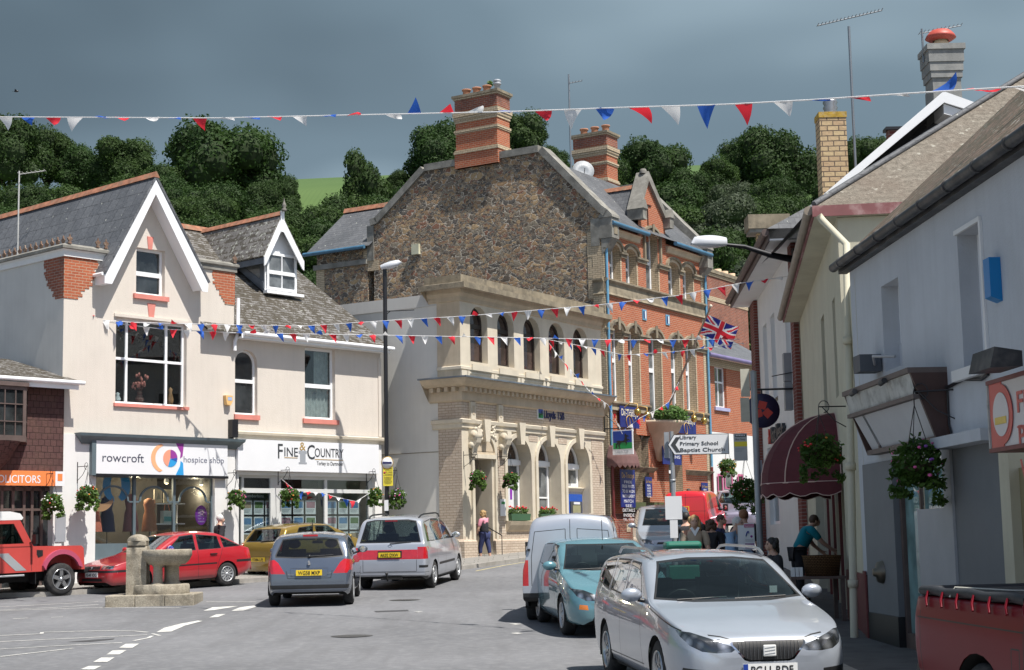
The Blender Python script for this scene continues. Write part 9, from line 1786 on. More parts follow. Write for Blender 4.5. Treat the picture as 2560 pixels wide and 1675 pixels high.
S=hatch(L=4.22,paint=REDP,prof=[(0,0.48),(0.012,0.58),(0.05,0.65),(0.15,0.69),(0.7,0.80),(1.18,0.90),(1.5,1.10),(1.95,1.32),(2.3,1.385),(2.9,1.385),(3.2,1.35),(3.5,1.22),(3.95,0.985),(4.1,0.94),(4.17,0.88),(4.21,0.7),(4.22,0.45)],belt=[(0,0.46),(0.1,0.6),(0.6,0.75),(1.2,0.86),(3,0.91),(4.22,0.88)],plan=[(0,0.62),(0.04,0.7),(0.15,0.77),(0.5,0.82),(1.2,0.84),(3.4,0.84),(4.0,0.8),(4.22,0.7)],fa=0.82,wb=2.55,wr=0.29,rim='h12',tum=0.34,cabin=(1.25,3.2,0.85),mirz=1.16,mir=(1.55,0.93,REDP),sglass=CARGL,
sidew=[[(1.55,0.90),(2.45,0.92),(2.45,1.31),(2.05,1.28)],[(2.53,0.92),(3.22,0.93),(3.16,1.24),(2.53,1.31)],[(3.3,0.945),(3.86,0.965),(3.25,1.22)]],windw=[(-0.64,0.93),(-0.50,1.31),(0.50,1.31),(0.64,0.93)],backw=[(-0.6,0.98),(-0.5,1.3),(0.5,1.3),(0.6,0.98)],
cuts=quadL([(0.36,0.575),(0.72,0.585),(0.72,0.665),(0.36,0.665)])+[([(-0.33,0.565),(0.33,0.565),(0.3,0.66),(-0.3,0.66)],'front','grille'),([(-0.84,0.5),(0.84,0.5),(0.84,0.555),(-0.84,0.555)],'front','bdark'),([(0.0,0.5),(0.55,0.5),(0.55,0.55),(0.0,0.55)],'side','bdark'),([(1.2,0.545),(3.05,0.555),(3.05,0.595),(1.2,0.585)],'side','bdark'),([(3.66,0.57),(4.22,0.57),(4.22,0.63),(3.66,0.63)],'side','bdark'),([(-0.84,0.57),(0.84,0.57),(0.84,0.63),(-0.84,0.63)],'rear','bdark'),([(0.45,0.66),(0.8,0.66),(0.8,0.85),(0.45,0.85)],'rear','tail'),([(-0.45,0.66),(-0.8,0.66),(-0.8,0.85),(-0.45,0.85)],'rear','tail'),([(4.12,0.66),(4.22,0.66),(4.2,0.84),(4.12,0.84)],'side','tail'),([(-0.45,0.3),(0.45,0.3),(0.4,0.37),(-0.4,0.37)],'front','bdark')],
lines=[([(1.45,0.89),(1.42,0.24)],'side'),([(2.49,0.91),(2.49,0.24)],'side'),([(3.26,0.93),(3.1,0.6),(3.0,0.28)],'side'),([(0.1,0.69),(0.7,0.78),(1.4,0.88)],'side')])
RV,sh=car('hatchback_car','bright red five-door car parked at the kerb behind the stone fountain',S); L_=4.22
plate_(RV,L_/2+0.0,0.40,0.52,0.112,'N548 VDC',PLW,False)
mb=MB(); mb.lathe([(0.0,0.02),(0.03,0.02),(0.03,0)],(L_/2-0.01,0,0.62),CHROME,10,'x')
for k in range(2): mb.tube([(L_/2-0.0,-0.32,0.578+0.075*k),(L_/2-0.0,0.32,0.578+0.075*k)],0.006,CHROME,5)
mb.build('grille_trim',RV)
for s_ in (-1,1):
 for xx in (1.95,2.95): mb=MB(); mb.box(L_/2-xx-0.1,L_/2-xx+0.1,s_*0.83,s_*0.862,0.79,0.82,TRIM); mb.build('door_handle',RV)
UB=pm('flag_blue',(0.02,0.04,0.25),0.7); UR=pm('flag_red',(0.6,0.02,0.03),0.7); UWH=pm('flag_white',(0.8,0.8,0.8),0.7)
mb=MB(); mb.ball((L_/2-1.55,0.985,0.985),0.115,UB,10,(0.62,1.12,0.72)); mb.ball((L_/2-1.55,0.99,0.985),0.117,UWH,10,(0.64,0.35,0.74)); mb.ball((L_/2-1.55,0.99,0.985),0.119,UR,10,(0.65,0.17,0.75)); mb.ball((L_/2-1.55,0.985,0.985),0.1175,UWH,8,(0.64,1.13,0.3)); mb.ball((L_/2-1.55,0.985,0.985),0.119,UR,8,(0.65,1.14,0.16)); mb.build('mirror_cover',RV)
KF=(-0.675,-0.738)
w=gp(569,1466); place(RV,(L_/2-(0.82+2.55),0.82),(w.x,w.y),KF)
S=hatch(L=3.82,paint=GOLDP,prof=[(0,0.5),(0.02,0.6),(0.1,0.72),(0.4,0.85),(0.8,0.97),(1.3,1.2),(1.8,1.4),(2.2,1.44),(2.9,1.44),(3.35,1.38),(3.45,1.33),(3.68,1.02),(3.74,0.95),(3.79,0.8),(3.82,0.45)],belt=[(0,0.48),(0.3,0.74),(1,0.9),(3.6,0.97),(3.82,0.8)],plan=[(0,0.46),(0.1,0.66),(0.4,0.8),(1,0.82),(3.2,0.82),(3.6,0.8),(3.82,0.74)],fa=0.75,wb=2.49,wr=0.28,rim='h7',mir=(1.3,0.96,GOLDP),cabin=(1.1,3.0,0.88),
sidew=[[(1.35,0.95),(2.35,0.965),(2.35,1.36),(1.85,1.34)],[(2.45,0.97),(3.2,1.0),(2.95,1.33),(2.45,1.36)]],backw=[(-0.62,0.99),(-0.5,1.32),(0.5,1.32),(0.62,0.99)],cuts=[([(0.62,0.74),(0.8,0.74),(0.78,0.96),(0.62,0.96)],'rear','tail'),([(-0.62,0.74),(-0.8,0.74),(-0.78,0.96),(-0.62,0.96)],'rear','tail')],lines=[([(1.3,0.93),(1.25,0.24)],'side'),([(2.4,0.95),(2.4,0.24)],'side'),([(-0.7,0.6),(0.7,0.6)],'rear')])
CO,sh=car('hatchback_car','golden yellow hatchback car half hidden behind the steel blue car',S); L_=3.82
plate_(CO,-L_/2-0.012,0.48,0.5,0.11,'Y386 LFJ',PLY,True); mb=MB(); mb.tube([(-L_/2+0.1,0,1.0),(-L_/2+0.13,-0.45,1.02)],0.013,TRIM,6); mb.build('wiper',CO)
w=gp(644,1451); place(CO,(-L_/2,0.0),(w.x-0.0,w.y+0.2),(0.62,0.785))
S=hatch(paint=SILV,mir=(1.35,0.98,SILV),cuts=quadL([(0.4,0.56),(0.66,0.58),(0.76,0.70),(0.6,0.70),(0.45,0.66)])+[([(-0.34,0.56),(0.34,0.56),(0.30,0.62),(-0.30,0.62)],'front','grille')])
S['prof']=[(x,z*1.08 if z>0.9 else z) for x,z in S['prof']]; S['windw']=[(-0.66,1.03),(-0.50,1.45),(0.50,1.45),(0.66,1.03)]; S['sidew']=[[(a,b*1.06) for a,b in q] for q in S['sidew']]; S['belt']=[(a,b*1.04) for a,b in S['belt']]
SG,sh=car('hatchback_car','silver car facing the viewer behind the direction sign post',S); place(SG,(4.15/2,0),(4.12,43.5),(-0.03,-1),0.12)
S=dict(L=4.0,paint=MAILR,van=True,prof=[(0,0.5),(0.02,0.65),(0.12,0.8),(0.6,0.98),(0.95,1.08),(1.5,1.5),(1.9,1.72),(2.4,1.80),(3.7,1.81),(3.88,1.77),(3.95,1.6),(3.99,1.0),(4.0,0.5)],belt=[(0,0.48),(0.3,0.8),(1,0.98),(4,1.02)],plan=[(0,0.5),(0.1,0.72),(0.4,0.82),(1,0.83),(3.85,0.83),(3.95,0.8),(4.0,0.75)],bot=[(0,0.3),(0.2,0.22),(4.0,0.3)],tum=0.13,rr=0.16,fa=0.8,wb=2.6,wr=0.3,rim='h8',mirz=1.3,mir=(1.35,1.1,TRIM),boxmir=True,sidew=[[(1.35,1.05),(2.1,1.06),(2.1,1.58),(1.85,1.55)]],windw=[(-0.66,1.08),(-0.55,1.62),(0.55,1.62),(0.66,1.08)],cuts=[([(0.72,0.7),(0.83,0.7),(0.82,1.1),(0.72,1.1)],'rear','tail'),([(-0.72,0.7),(-0.83,0.7),(-0.82,1.1),(-0.72,1.1)],'rear','tail')],lines=[([(0.0,0.5),(0.0,1.72)],'rear'),([(-0.7,1.12),(0.7,1.12)],'rear'),([(0.66,0.5),(0.64,1.6),(-0.64,1.6),(-0.66,0.5)],'rear')])
MV,sh=car('mail_van','red postal van with white and yellow lettering standing up the street',S,'van'); L_=4.0
mb=MB(); mb.box(-L_/2-0.002,-L_/2+0.03,0.12,0.34,1.32,1.5,SIGNW); mb.text('EIIR',0,0,0.07,0,MAILR,width=0.14,depth=0.002,xf=lambda X,Y,Z:(-L_/2-0.006+Y,0.3-X,1.37+Z)); mb.box(-L_/2-0.006,-L_/2+0.02,-0.12,0.62,1.12,1.29,YEL); mb.box(-L_/2-0.009,-L_/2-0.0065,-0.10,0.60,1.14,1.27,MAILR); mb.text('Royal Mail',0,0,0.085,0,YEL,width=0.6,depth=0.003,bold=0.01,xf=lambda X,Y,Z:(-L_/2-0.013+Y,0.56-X,1.165+Z)); mb.box(-L_/2+0.0,-L_/2+0.02,0.1,0.36,1.0,1.05,SIGNW); mb.build('lettering',MV)
place(MV,(-L_/2,0),(5.82,55.0),(0.30,0.95),0.05)
S=hatch(paint=LILAC,mir=(1.35,0.98,LILAC)); S['cuts']=quadL([(0.4,0.56),(0.66,0.58),(0.76,0.70),(0.6,0.70),(0.45,0.66)])
LC,sh=car('estate_car','lilac grey car up the street right of the red postal van',S); place(LC,(4.15/2,0),(8.0,57.5),(-0.1,-1),0.35)
LR=thing('off_road_car','faded red boxy off-road car with a white roof at the left edge','car',(0,0,0)); L_=3.9; W2=0.89
mb=MB(); side=[(1.95,0.62),(1.95,1.04),(1.88,1.13),(0.62,1.16),(0.42,1.16),(-1.93,1.2),(-1.95,0.62)]
fa_,ra_=1.95-0.62,1.95-0.62-2.36; ar=0.47
def notch(cx_): return [(cx_+ar,0.58),(cx_+ar*0.93,0.82),(cx_+ar*0.6,0.95),(cx_-ar*0.6,0.95),(cx_-ar*0.93,0.82),(cx_-ar,0.58)]
outl=[(1.95,0.58)]+notch(fa_)+notch(ra_)+[(-1.95,0.58),(-1.95,1.2),(0.55,1.17),(1.86,1.14),(1.93,1.08)]
mb.prism(outl,-W2,-W2+0.3,LRED); mb.prism(outl,W2-0.3,W2,LRED); mb.prism([(1.93,0.6),(1.93,1.06),(1.86,1.125),(0.55,1.155),(0.55,0.6)],-W2+0.301,W2-0.301,LRED); mb.prism([(0.54,0.6),(0.54,1.15),(-1.94,1.18),(-1.94,0.6)],-W2+0.301,W2-0.301,UNDER); b=mb.build('body',LR,bev=0.03)
mb=MB()
for s_ in (-1,1):
 y0,y1=(s_*W2,s_*(W2-0.03));
 cab=[(0.56,1.175),(0.22,1.78),(-1.92,1.78),(-1.93,1.205)]; wd=[(0.36,1.24),(0.1,1.70),(-0.52,1.70),(-0.52,1.24)]; wd2=[(-0.66,1.24),(-0.66,1.70),(-1.8,1.70),(-1.8,1.24)]
 mb.wall(cab,[wd,wd2],y0,-s_*0.035,LRED); mb.wall(cab,[wd,wd2],y1-s_*0.01,0,LRED)
mb.prism([(0.60,1.17),(0.26,1.78),(0.22,1.78),(0.56,1.17)],-W2+0.005,-W2+0.08,LRED); mb.prism([(0.60,1.17),(0.26,1.78),(0.22,1.78),(0.56,1.17)],W2-0.08,W2-0.005,LRED); mb.box(0.2,0.27,-W2+0.08,W2-0.08,1.72,1.78,LRED); mb.box(-1.93,-1.9,-W2+0.04,W2-0.04,1.2,1.78,LRED); mb.build('cab',LR)
mb=MB(); mb.prism([(0.30,1.785),(0.34,1.83),(0.26,1.93),(0.0,1.985),(-1.8,1.99),(-1.96,1.93),(-1.97,1.785)],-W2+0.0,W2-0.0,WHITE); mb.build('roof',LR,bev=0.035)
mb=MB()
for s_ in (-1,1):
 G=MB(); G.box(-0.52,0.37,s_*(W2-0.028),s_*(W2-0.022),1.24,1.70,CARGL) ; G.build('side_window',LR); G=MB(); G.box(-1.8,-0.66,s_*(W2-0.028),s_*(W2-0.022),1.24,1.70,CARGL); G.build('side_window',LR)
 D=MB(); D.box(-0.62,-0.61,s_*(W2+0.002),s_*(W2-0.01),0.6,1.7,TRIM); D.box(0.54,0.55,s_*(W2+0.002),s_*(W2-0.01),0.6,1.15,TRIM); D.box(-0.62,0.54,s_*(W2+0.002),s_*(W2-0.01),1.155,1.165,TRIM); D.box(0.0-0.45,-0.62,s_*(W2+0.002),s_*(W2-0.01),0.6,0.61,TRIM); D.build('door_gap',LR)
 D=MB(); SG_=pm('stripe_grey',(0.3,0.31,0.32),0.5,0.05); D.prism([(-1.9,1.0),(-0.15,1.0),(0.0,1.03),(-0.1,1.03),(-1.9,1.03)],s_*(W2+0.001),s_*(W2+0.004),SG_); D.prism([(-0.32,1.03),(-0.05,1.03),(0.42,0.62),(0.14,0.62)],s_*(W2+0.001),s_*(W2+0.005),SG_); D.build('door_stripe',LR)
 D=MB(); D.box(-0.5,-0.36,s_*(W2+0.03),s_*W2,0.94,1.0,TRIM); D.build('door_handle',LR)
 D=MB(); D.prism([(0.68,0.98),(0.68,1.08),(0.84,1.07),(0.84,0.94),(0.72,0.9)],s_*(W2+0.001),s_*(W2+0.006),TRIM); D.build('side_vent',LR)
 for cx_ in (fa_,ra_):
  D=MB(); o1=[(cx_+(ar+0.07)*math.cos(R(a)),0.55+(ar+0.05)*math.sin(R(a))) for a in range(8,173,11)]; i1=[(cx_+(ar-0.02)*math.cos(R(a)),0.55+(ar-0.06)*math.sin(R(a))) for a in range(172,7,-11)]; D.prism(o1+i1,s_*(W2-0.02),s_*(W2+0.07),pm('arch_pink',(0.42,0.07,0.13),0.6,0.06)); D.build('wheel_arch',LR)
  wheel(LR,cx_,s_*(W2-0.1),0.375,0.25,'a5',s_)
 D=MB(); D.box(0.3,-0.9,s_*(W2-0.02),s_*(W2+0.09),0.5,0.53,TRIM); D.tube([(0.3,s_*(W2+0.09),0.515),(-0.9,s_*(W2+0.09),0.515)],0.025,CAPM,6); D.build('side_step',LR)
 D=MB(); D.tube([(0.5,s_*W2,1.25),(0.56,s_*(W2+0.18),1.3)],0.012,TRIM,5); D.box(0.52,0.58,s_*(W2+0.08),s_*(W2+0.24),1.22,1.44,TRIM); D.build('door_mirror',LR)
 D=MB(); D.box(1.95,1.99,s_*0.62-0.14,s_*0.62+0.14,0.78,1.04,LRED); D.lathe([(0,0.02),(0.09,0.015),(0.09,0)],(1.99,s_*0.62,0.91),HLAMP,16,'x'); D.build('headlight',LR)
mb=MB(); mb.face([(0.585,-W2+0.08,1.19),(0.585,W2-0.08,1.19),(0.255,W2-0.08,1.73),(0.255,-W2+0.08,1.73)],CARGL); mb.build('windscreen',LR)
mb=MB(); mb.box(1.96,2.1,-0.86,0.86,0.5,0.62,TRIM); mb.build('bumper',LR,bev=0.02)
mb=MB(); mb.box(-1.8,1.8,-0.45,0.45,0.35,0.58,UNDER); mb.box(0.75,1.9,-0.55,0.55,0.4,0.9,UNDER); mb.box(-1.85,-0.4,-0.5,0.5,0.4,0.9,UNDER); mb.box(0.66,0.68,-0.86,-0.6,0.3,0.65,TRIM); mb.box(0.66,0.68,0.6,0.86,0.3,0.65,TRIM); mb.build('underbody',LR)
mb=MB(); mb.box(0.42,0.55,-0.8,0.8,1.0,1.22,TRIM)
for s_ in (-1,1): mb.box(-0.45,0.0,s_*0.45-0.22,s_*0.45+0.22,0.9,1.05,SEATM); mb.box(-0.55,-0.42,s_*0.45-0.22,s_*0.45+0.22,1.0,1.5,SEATM); mb.ball((-0.5,s_*0.45,1.6),0.12,SEATM,7,(0.5,1.1,0.8))
mb.tube([(0.28+0.04*math.sin(a*0.45),-0.45+0.2*math.cos(a*0.45),1.25+0.19*math.sin(a*0.45)) for a in range(15)],0.014,TRIM,6); mb.build('interior',LR)
w=gp(151,1490); place(LR,(fa_,-0.84),(w.x,w.y),(0.68,0.733))
S=dict(L=5.0,paint=DRED,van=True,prof=[(0,0.55),(0.03,0.75),(0.15,0.9),(0.9,1.02),(1.25,1.1),(1.7,1.45),(2.05,1.68),(2.4,1.73),(3.0,1.71),(3.15,1.6),(3.22,1.24),(3.26,1.18),(4.9,1.18),(4.97,1.12),(5.0,0.5)],belt=[(0,0.5),(0.3,0.85),(1,1.0),(3,1.08),(5.0,1.12)],plan=[(0,0.6),(0.1,0.78),(0.4,0.86),(1,0.87),(4.75,0.88),(4.93,0.86),(5.0,0.82)],bot=[(0,0.4),(0.2,0.35),(4.8,0.45),(5.0,0.52)],bi=0.03,tum=0.3,rr=0.06,crown=0.02,fa=0.85,wb=3.05,wr=0.36,ar=0.43,rim='a6',mirz=1.4,mir=(1.6,1.15,TRIM),sidew=[[(1.7,1.14),(2.4,1.16),(2.4,1.6),(2.1,1.58)],[(2.5,1.16),(3.05,1.17),(3.0,1.58),(2.5,1.6)]],windw=[(-0.7,1.14),(-0.6,1.62),(0.6,1.62),(0.7,1.14)],
cuts=[([(4.7,0.62),(4.97,0.62),(4.97,0.78),(4.7,0.78)],'side','body')],lines=[([(1.6,1.1),(1.55,0.4)],'side'),([(2.45,1.14),(2.45,0.4)],'side'),([(3.18,1.1),(3.18,0.45)],'side'),([(4.9,1.05),(4.9,0.5)],'side'),([(3.18,0.98),(4.95,1.0)],'side'),([(3.36,0.86),(3.36,0.68),(3.24,0.68),(3.24,0.86),(3.36,0.86)],'side')])
PU_,sh=car('pickup_truck','dark red pick-up truck with a black bed cover at the lower right corner',S,'truck'); CVR=pm('bed_cover',(0.025,0.027,0.032),0.6,0.2,6,0.2,40)
mb=MB(); mb.box(-2.45,-0.7,-0.80,0.80,1.165,1.215,CVR)
mb.build('bed_cover',PU_,bev=0.02)
for s_ in (-1,1):
 mb=MB(); mb.tube([(-2.48+i*0.22,s_*0.80,1.2+0.008*math.sin(i*2.1)) for i in range(9)],0.038,CVR,10); mb.build('rolled_edge',PU_)
 for i in range(7): mb=MB(); x=-2.3+i*0.27; mb.tube([(x,s_*0.835,1.2),(x+0.02,s_*0.865,1.14),(x+0.05,s_*0.872,1.09)],0.012,DRED,6); mb.build('tie_hook',PU_)
mb=MB(); mb.tube([(-2.5+0.0,-0.8,1.2),(-2.5,0.8,1.2)],0.035,CVR,8); mb.build('rolled_edge',PU_)
mb=MB(); mb.tube([(-1.9,-0.84,1.17),(-1.88,-0.8,1.245),(-1.6,-0.5,1.225),(-1.3,-0.2,1.22)],0.007,pm('rope',(0.6,0.58,0.5),0.8),5); mb.build('rope',PU_)
mb=MB(); mb.tube([(-2.47,0,0.62),(-2.6,0,0.6)],0.03,UNDER,6); mb.box(-2.62,-2.52,-0.82,0.82,0.5,0.62,TRIM); mb.build('rear_bumper',PU_)
place(PU_,(-2.5,-0.86),(3.16,12.9),(0.16,-0.987),0.0)
# ================================================================ bunting and flag
def clothm(n,c):
 m,t,b=nodes(n); b.inputs['Base Color'].default_value=c4(c); b.inputs['Roughness'].default_value=0.75; tl=nn(t,'ShaderNodeBsdfTranslucent'); tl.inputs[0].default_value=c4(c); ms=nn(t,'ShaderNodeMixShader'); ms.inputs[0].default_value=0.35; t.links.new(b.outputs[0],ms.inputs[1]); t.links.new(tl.outputs[0],ms.inputs[2]); t.links.new(ms.outputs[0],t.nodes['Material Output'].inputs[0]); return m
BC={'W':clothm('bunting_white',(0.8,0.8,0.8)),'R':clothm('bunting_red',(0.75,0.03,0.05)),'B':clothm('bunting_blue',(0.03,0.13,0.55))}
def pennant(par,a,b,tip,col,seed):
 """a,b: ends of the top edge; tip: where the point has blown to"""
 rr=random.Random(seed); mb=MB(); n=4; m=(a+b)/2; d=(b-a); side=d.cross(tip-m); side=side.normalized() if side.length>1e-6 else Vector((0,1,0)); k=rr.uniform(-0.05,0.05); rows=[]
 for i in range(n+1):
  t=i/n; w=1-t; c=m+(tip-m)*t+side*k*math.sin(t*3.0); rows.append([c+d*w*(s_-0.5)+side*0.025*w*math.sin(s_*5+seed) for s_ in (0,0.33,0.67,1)])
 for i in range(n):
  for j in range(3): mb.face([rows[i][j],rows[i][j+1],rows[i+1][j+1],rows[i+1][j]],BC[col],True)
 return mb.build('pennant',par,merge=True)
def rope(par,W_,r=0.012): mb=MB(); mb.tube(W_,r,BC['W'],5); return mb.build('cord',par)
def on(W_,s_):
 for a,b in zip(W_,W_[1:]):
  l=(b-a).length
  if s_<=l: return a+(b-a)*(s_/l)
  s_-=l
 return W_[-1]
LN=[(-40,292),(540,295),(860,288),(1280,279),(1550,269),(1818,261),(2033,249.5),(2248,235),(2560,216),(2640,211)]
YM=lambda px:36-(px+40)/2680*19
W_=[atY(a,b,YM(a)) for a,b in LN]; o=thing('bunting_string','long high string of red, white and blue pennants crossing the sky','bunting',W_[0]); O=W_[0]; rope(o,[w-O for w in W_],0.011)
main='14W6,34 70B11,26 132R3,25 186W-6,36 255B0,9 307R3,16 380W6,16 436B13,13 498R15,32 565W19,14 630B15,14 688R9,18 750W14,30 823B10,14 885R4,9 982W12,20 1036B0,-38 1116R0,-13 1186W10,-6 1256B30,10 1358R0,33 1430W0,50 1511B-11,36 1597R32,42 1678W18,48 1767B2,60 1858R10,55 1955W8,45 2047B16,16 2145R8,25 2243W5,22 2348B18,-38 2442R38,6 2550W15,40'
import re
for i,s_ in enumerate(main.split()):
 x,c,dx,dy=re.match(r'(\d+)([WRB])(-?\d+),(-?\d+)',s_).groups(); x,dx,dy=int(x),int(dx),int(dy); y=itp(LN,x); Y=YM(x); hw=26 if x>1300 else 19; hw=hw*(1 if x<1300 else 0.85+0.2*(x-1300)/1200)
 a=atY(x-hw,itp(LN,x-hw),YM(x-hw)); b=atY(x+hw,itp(LN,x+hw),YM(x+hw)); full=0.30; v=atY(x+dx,y+dy,Y)-atY(x,y,Y); l=v.length; tip=(a+b)/2+v+Vector((0.3,-1,0)).normalized()*math.sqrt(max(0,full*full-l*l)); pennant(o,a-O,b-O,tip-O,c,i)
def string(label,pts,Ys,seed,step=0.36,wind=0.12,w=0.2,h=0.24):
 n=len(pts)-1; W_=[atY(p[0],p[1],itp(Ys,p[0])) for p in pts]; W2=[]
 for i in range(n):
  for j in range(4): W2.append(W_[i]+(W_[i+1]-W_[i])*(j/4))
 W2.append(W_[-1]); O=W2[0]; o=thing('bunting_string',label,'bunting',O); rope(o,[q-O for q in W2],0.01); T=sum((b-a).length for a,b in zip(W2,W2[1:])); rr=random.Random(seed); s_=0.25; k=0
 while s_<T-0.2:
  a=on(W2,s_-w/2); b=on(W2,s_+w/2); up=rr.random(); dz=-h if up<0.6 else (-h*0.45 if up<0.85 else h*0.4); tip=(a+b)/2+Vector((rr.uniform(-0.04,wind),rr.uniform(-0.06,0.02)-(0.12 if up>=0.6 else 0),dz)); pennant(o,a-O,b-O,tip-O,'RWB'[k%3],seed*50+k); s_+=step; k+=1
 return o
string('upper bunting string from the cream gabled wall across the bank to the white bank',[(205,797),(330,806),(580,812),(760,815),(960,802),(1165,790),(1500,762),(1700,738),(1850,708),(1990,688)],[(200,41.4),(580,43.0),(1990,37.5)],1)
string('lower bunting string running level across the shops and the middle of the bank',[(205,797),(400,822),(580,832),(960,838),(1340,845),(1560,850),(1850,848)],[(200,41.4),(600,43.2),(1850,44)],2)
string('short bunting string from the bank upper wall across the pub windows',[(1365,848),(1480,870),(1560,888),(1700,878),(1860,858)],[(1365,52.4),(1860,47)],3)
string('bunting drooping from the bank upper wall to the pub downpipe',[(1365,848),(1400,895),(1440,940),(1480,985),(1520,1012),(1556,1085)],[(1365,52.4),(1556,55.8)],4)
string('bunting hanging from the flagpole down to the pub name board',[(1697,955),(1672,1005),(1650,1020),(1600,1045),(1548,1085)],[(1548,57),(1697,58.3)],5)
string('small bunting looped across the estate agent windows',[(703,1197),(740,1228),(800,1232),(850,1245),(890,1254),(925,1232)],[(700,46.0),(925,48.2)],6,0.27,0.06)
fp0=atY(1652,1060,59.6); fp1=atY(1777,765,57.2); FP=thing('flagpole','slanting wooden flagpole fixed above the pub door','flagpole',fp0); v=fp1-fp0; mb=MB(); mb.tube([(0,0,0),tuple(v)],0.045,pm('pole_wood',(0.3,0.25,0.19),0.7,0.15,6),8,r2=0.03); mb.ball(tuple(v),0.06,STONEP,8); mb.build('pole',FP)
fl0=fp0+v*0.93; fl1=fp0+v*0.77; FG=thing('union_flag','red, white and blue union flag flying from the slanting pole','flag',fl0); fd=(fl1-fl0); ln=atY(1846,822,56.6)-atY(1765,790,57.2)
def uj(u,w):
 x=u*60-30; y=w*30-15
 if abs(x)<3 or abs(y)<3: return 1
 if abs(x)<5 or abs(y)<5: return 2
 d=(x*1-y*2)/math.sqrt(5); e_=(x*1+y*2)/math.sqrt(5)
 for q,sg in ((d,1 if x>0 else -1),(e_,1 if x<0 else -1)):
  if abs(q)<3: return 1 if 0<q*sg*(1 if q is d else -1)*1<2 or abs(q)<0.6 else 2
 return 0
mb=MB(); N,M_=54,30; FM=[clothm('flag_navy',(0.02,0.03,0.25)),clothm('flag_scarlet',(0.7,0.03,0.05)),BC['W']]
def fpnt(u,w): return fd*w+ln*u*1.0+Vector((0.0,0.16*math.sin(u*7+w*2)*u**0.5,0.10*math.sin(u*5.5+1.2)*u-0.12*u*u*w))
for i in range(N):
 for j in range(M_):
  mb.face([fpnt(i/N,j/M_),fpnt((i+1)/N,j/M_),fpnt((i+1)/N,(j+1)/M_),fpnt(i/N,(j+1)/M_)],FM[uj((i+0.5)/N,(j+0.5)/M_)],True)
mb.build('cloth',FG,merge=True)
# ================================================================ people
def skin(V,E_,rad,root,mat,name,par,lv=2,extra=None):
 me=bpy.data.meshes.new('s'); me.from_pydata(V,E_,[]); ob=bpy.data.objects.new('s',me); COL.objects.link(ob); md=ob.modifiers.new('k','SKIN'); md.use_smooth_shade=True
 for i,r in enumerate(rad): me.skin_vertices[0].data[i].radius=(r,r) if not isinstance(r,tuple) else r
 for i in range(len(V)): me.skin_vertices[0].data[i].use_root=(i==root)
 sb=ob.modifiers.new('u','SUBSURF'); sb.levels=lv
 m2=bpy.data.meshes.new_from_object(ob.evaluated_get(bpy.context.evaluated_depsgraph_get())); bpy.data.objects.remove(ob)
 mb=MB(); mb.add([v.co[:] for v in m2.vertices],[tuple(p.vertices) for p in m2.polygons],mat,True); bpy.data.meshes.remove(m2)
 if extra: extra(mb)
 return mb.build(name,par)
SK=pm('skin',(0.55,0.33,0.24),0.55,0.06,12); LIP=pm('lips',(0.42,0.13,0.12),0.5); EYEW=pm('eye_dark',(0.05,0.035,0.03),0.3)
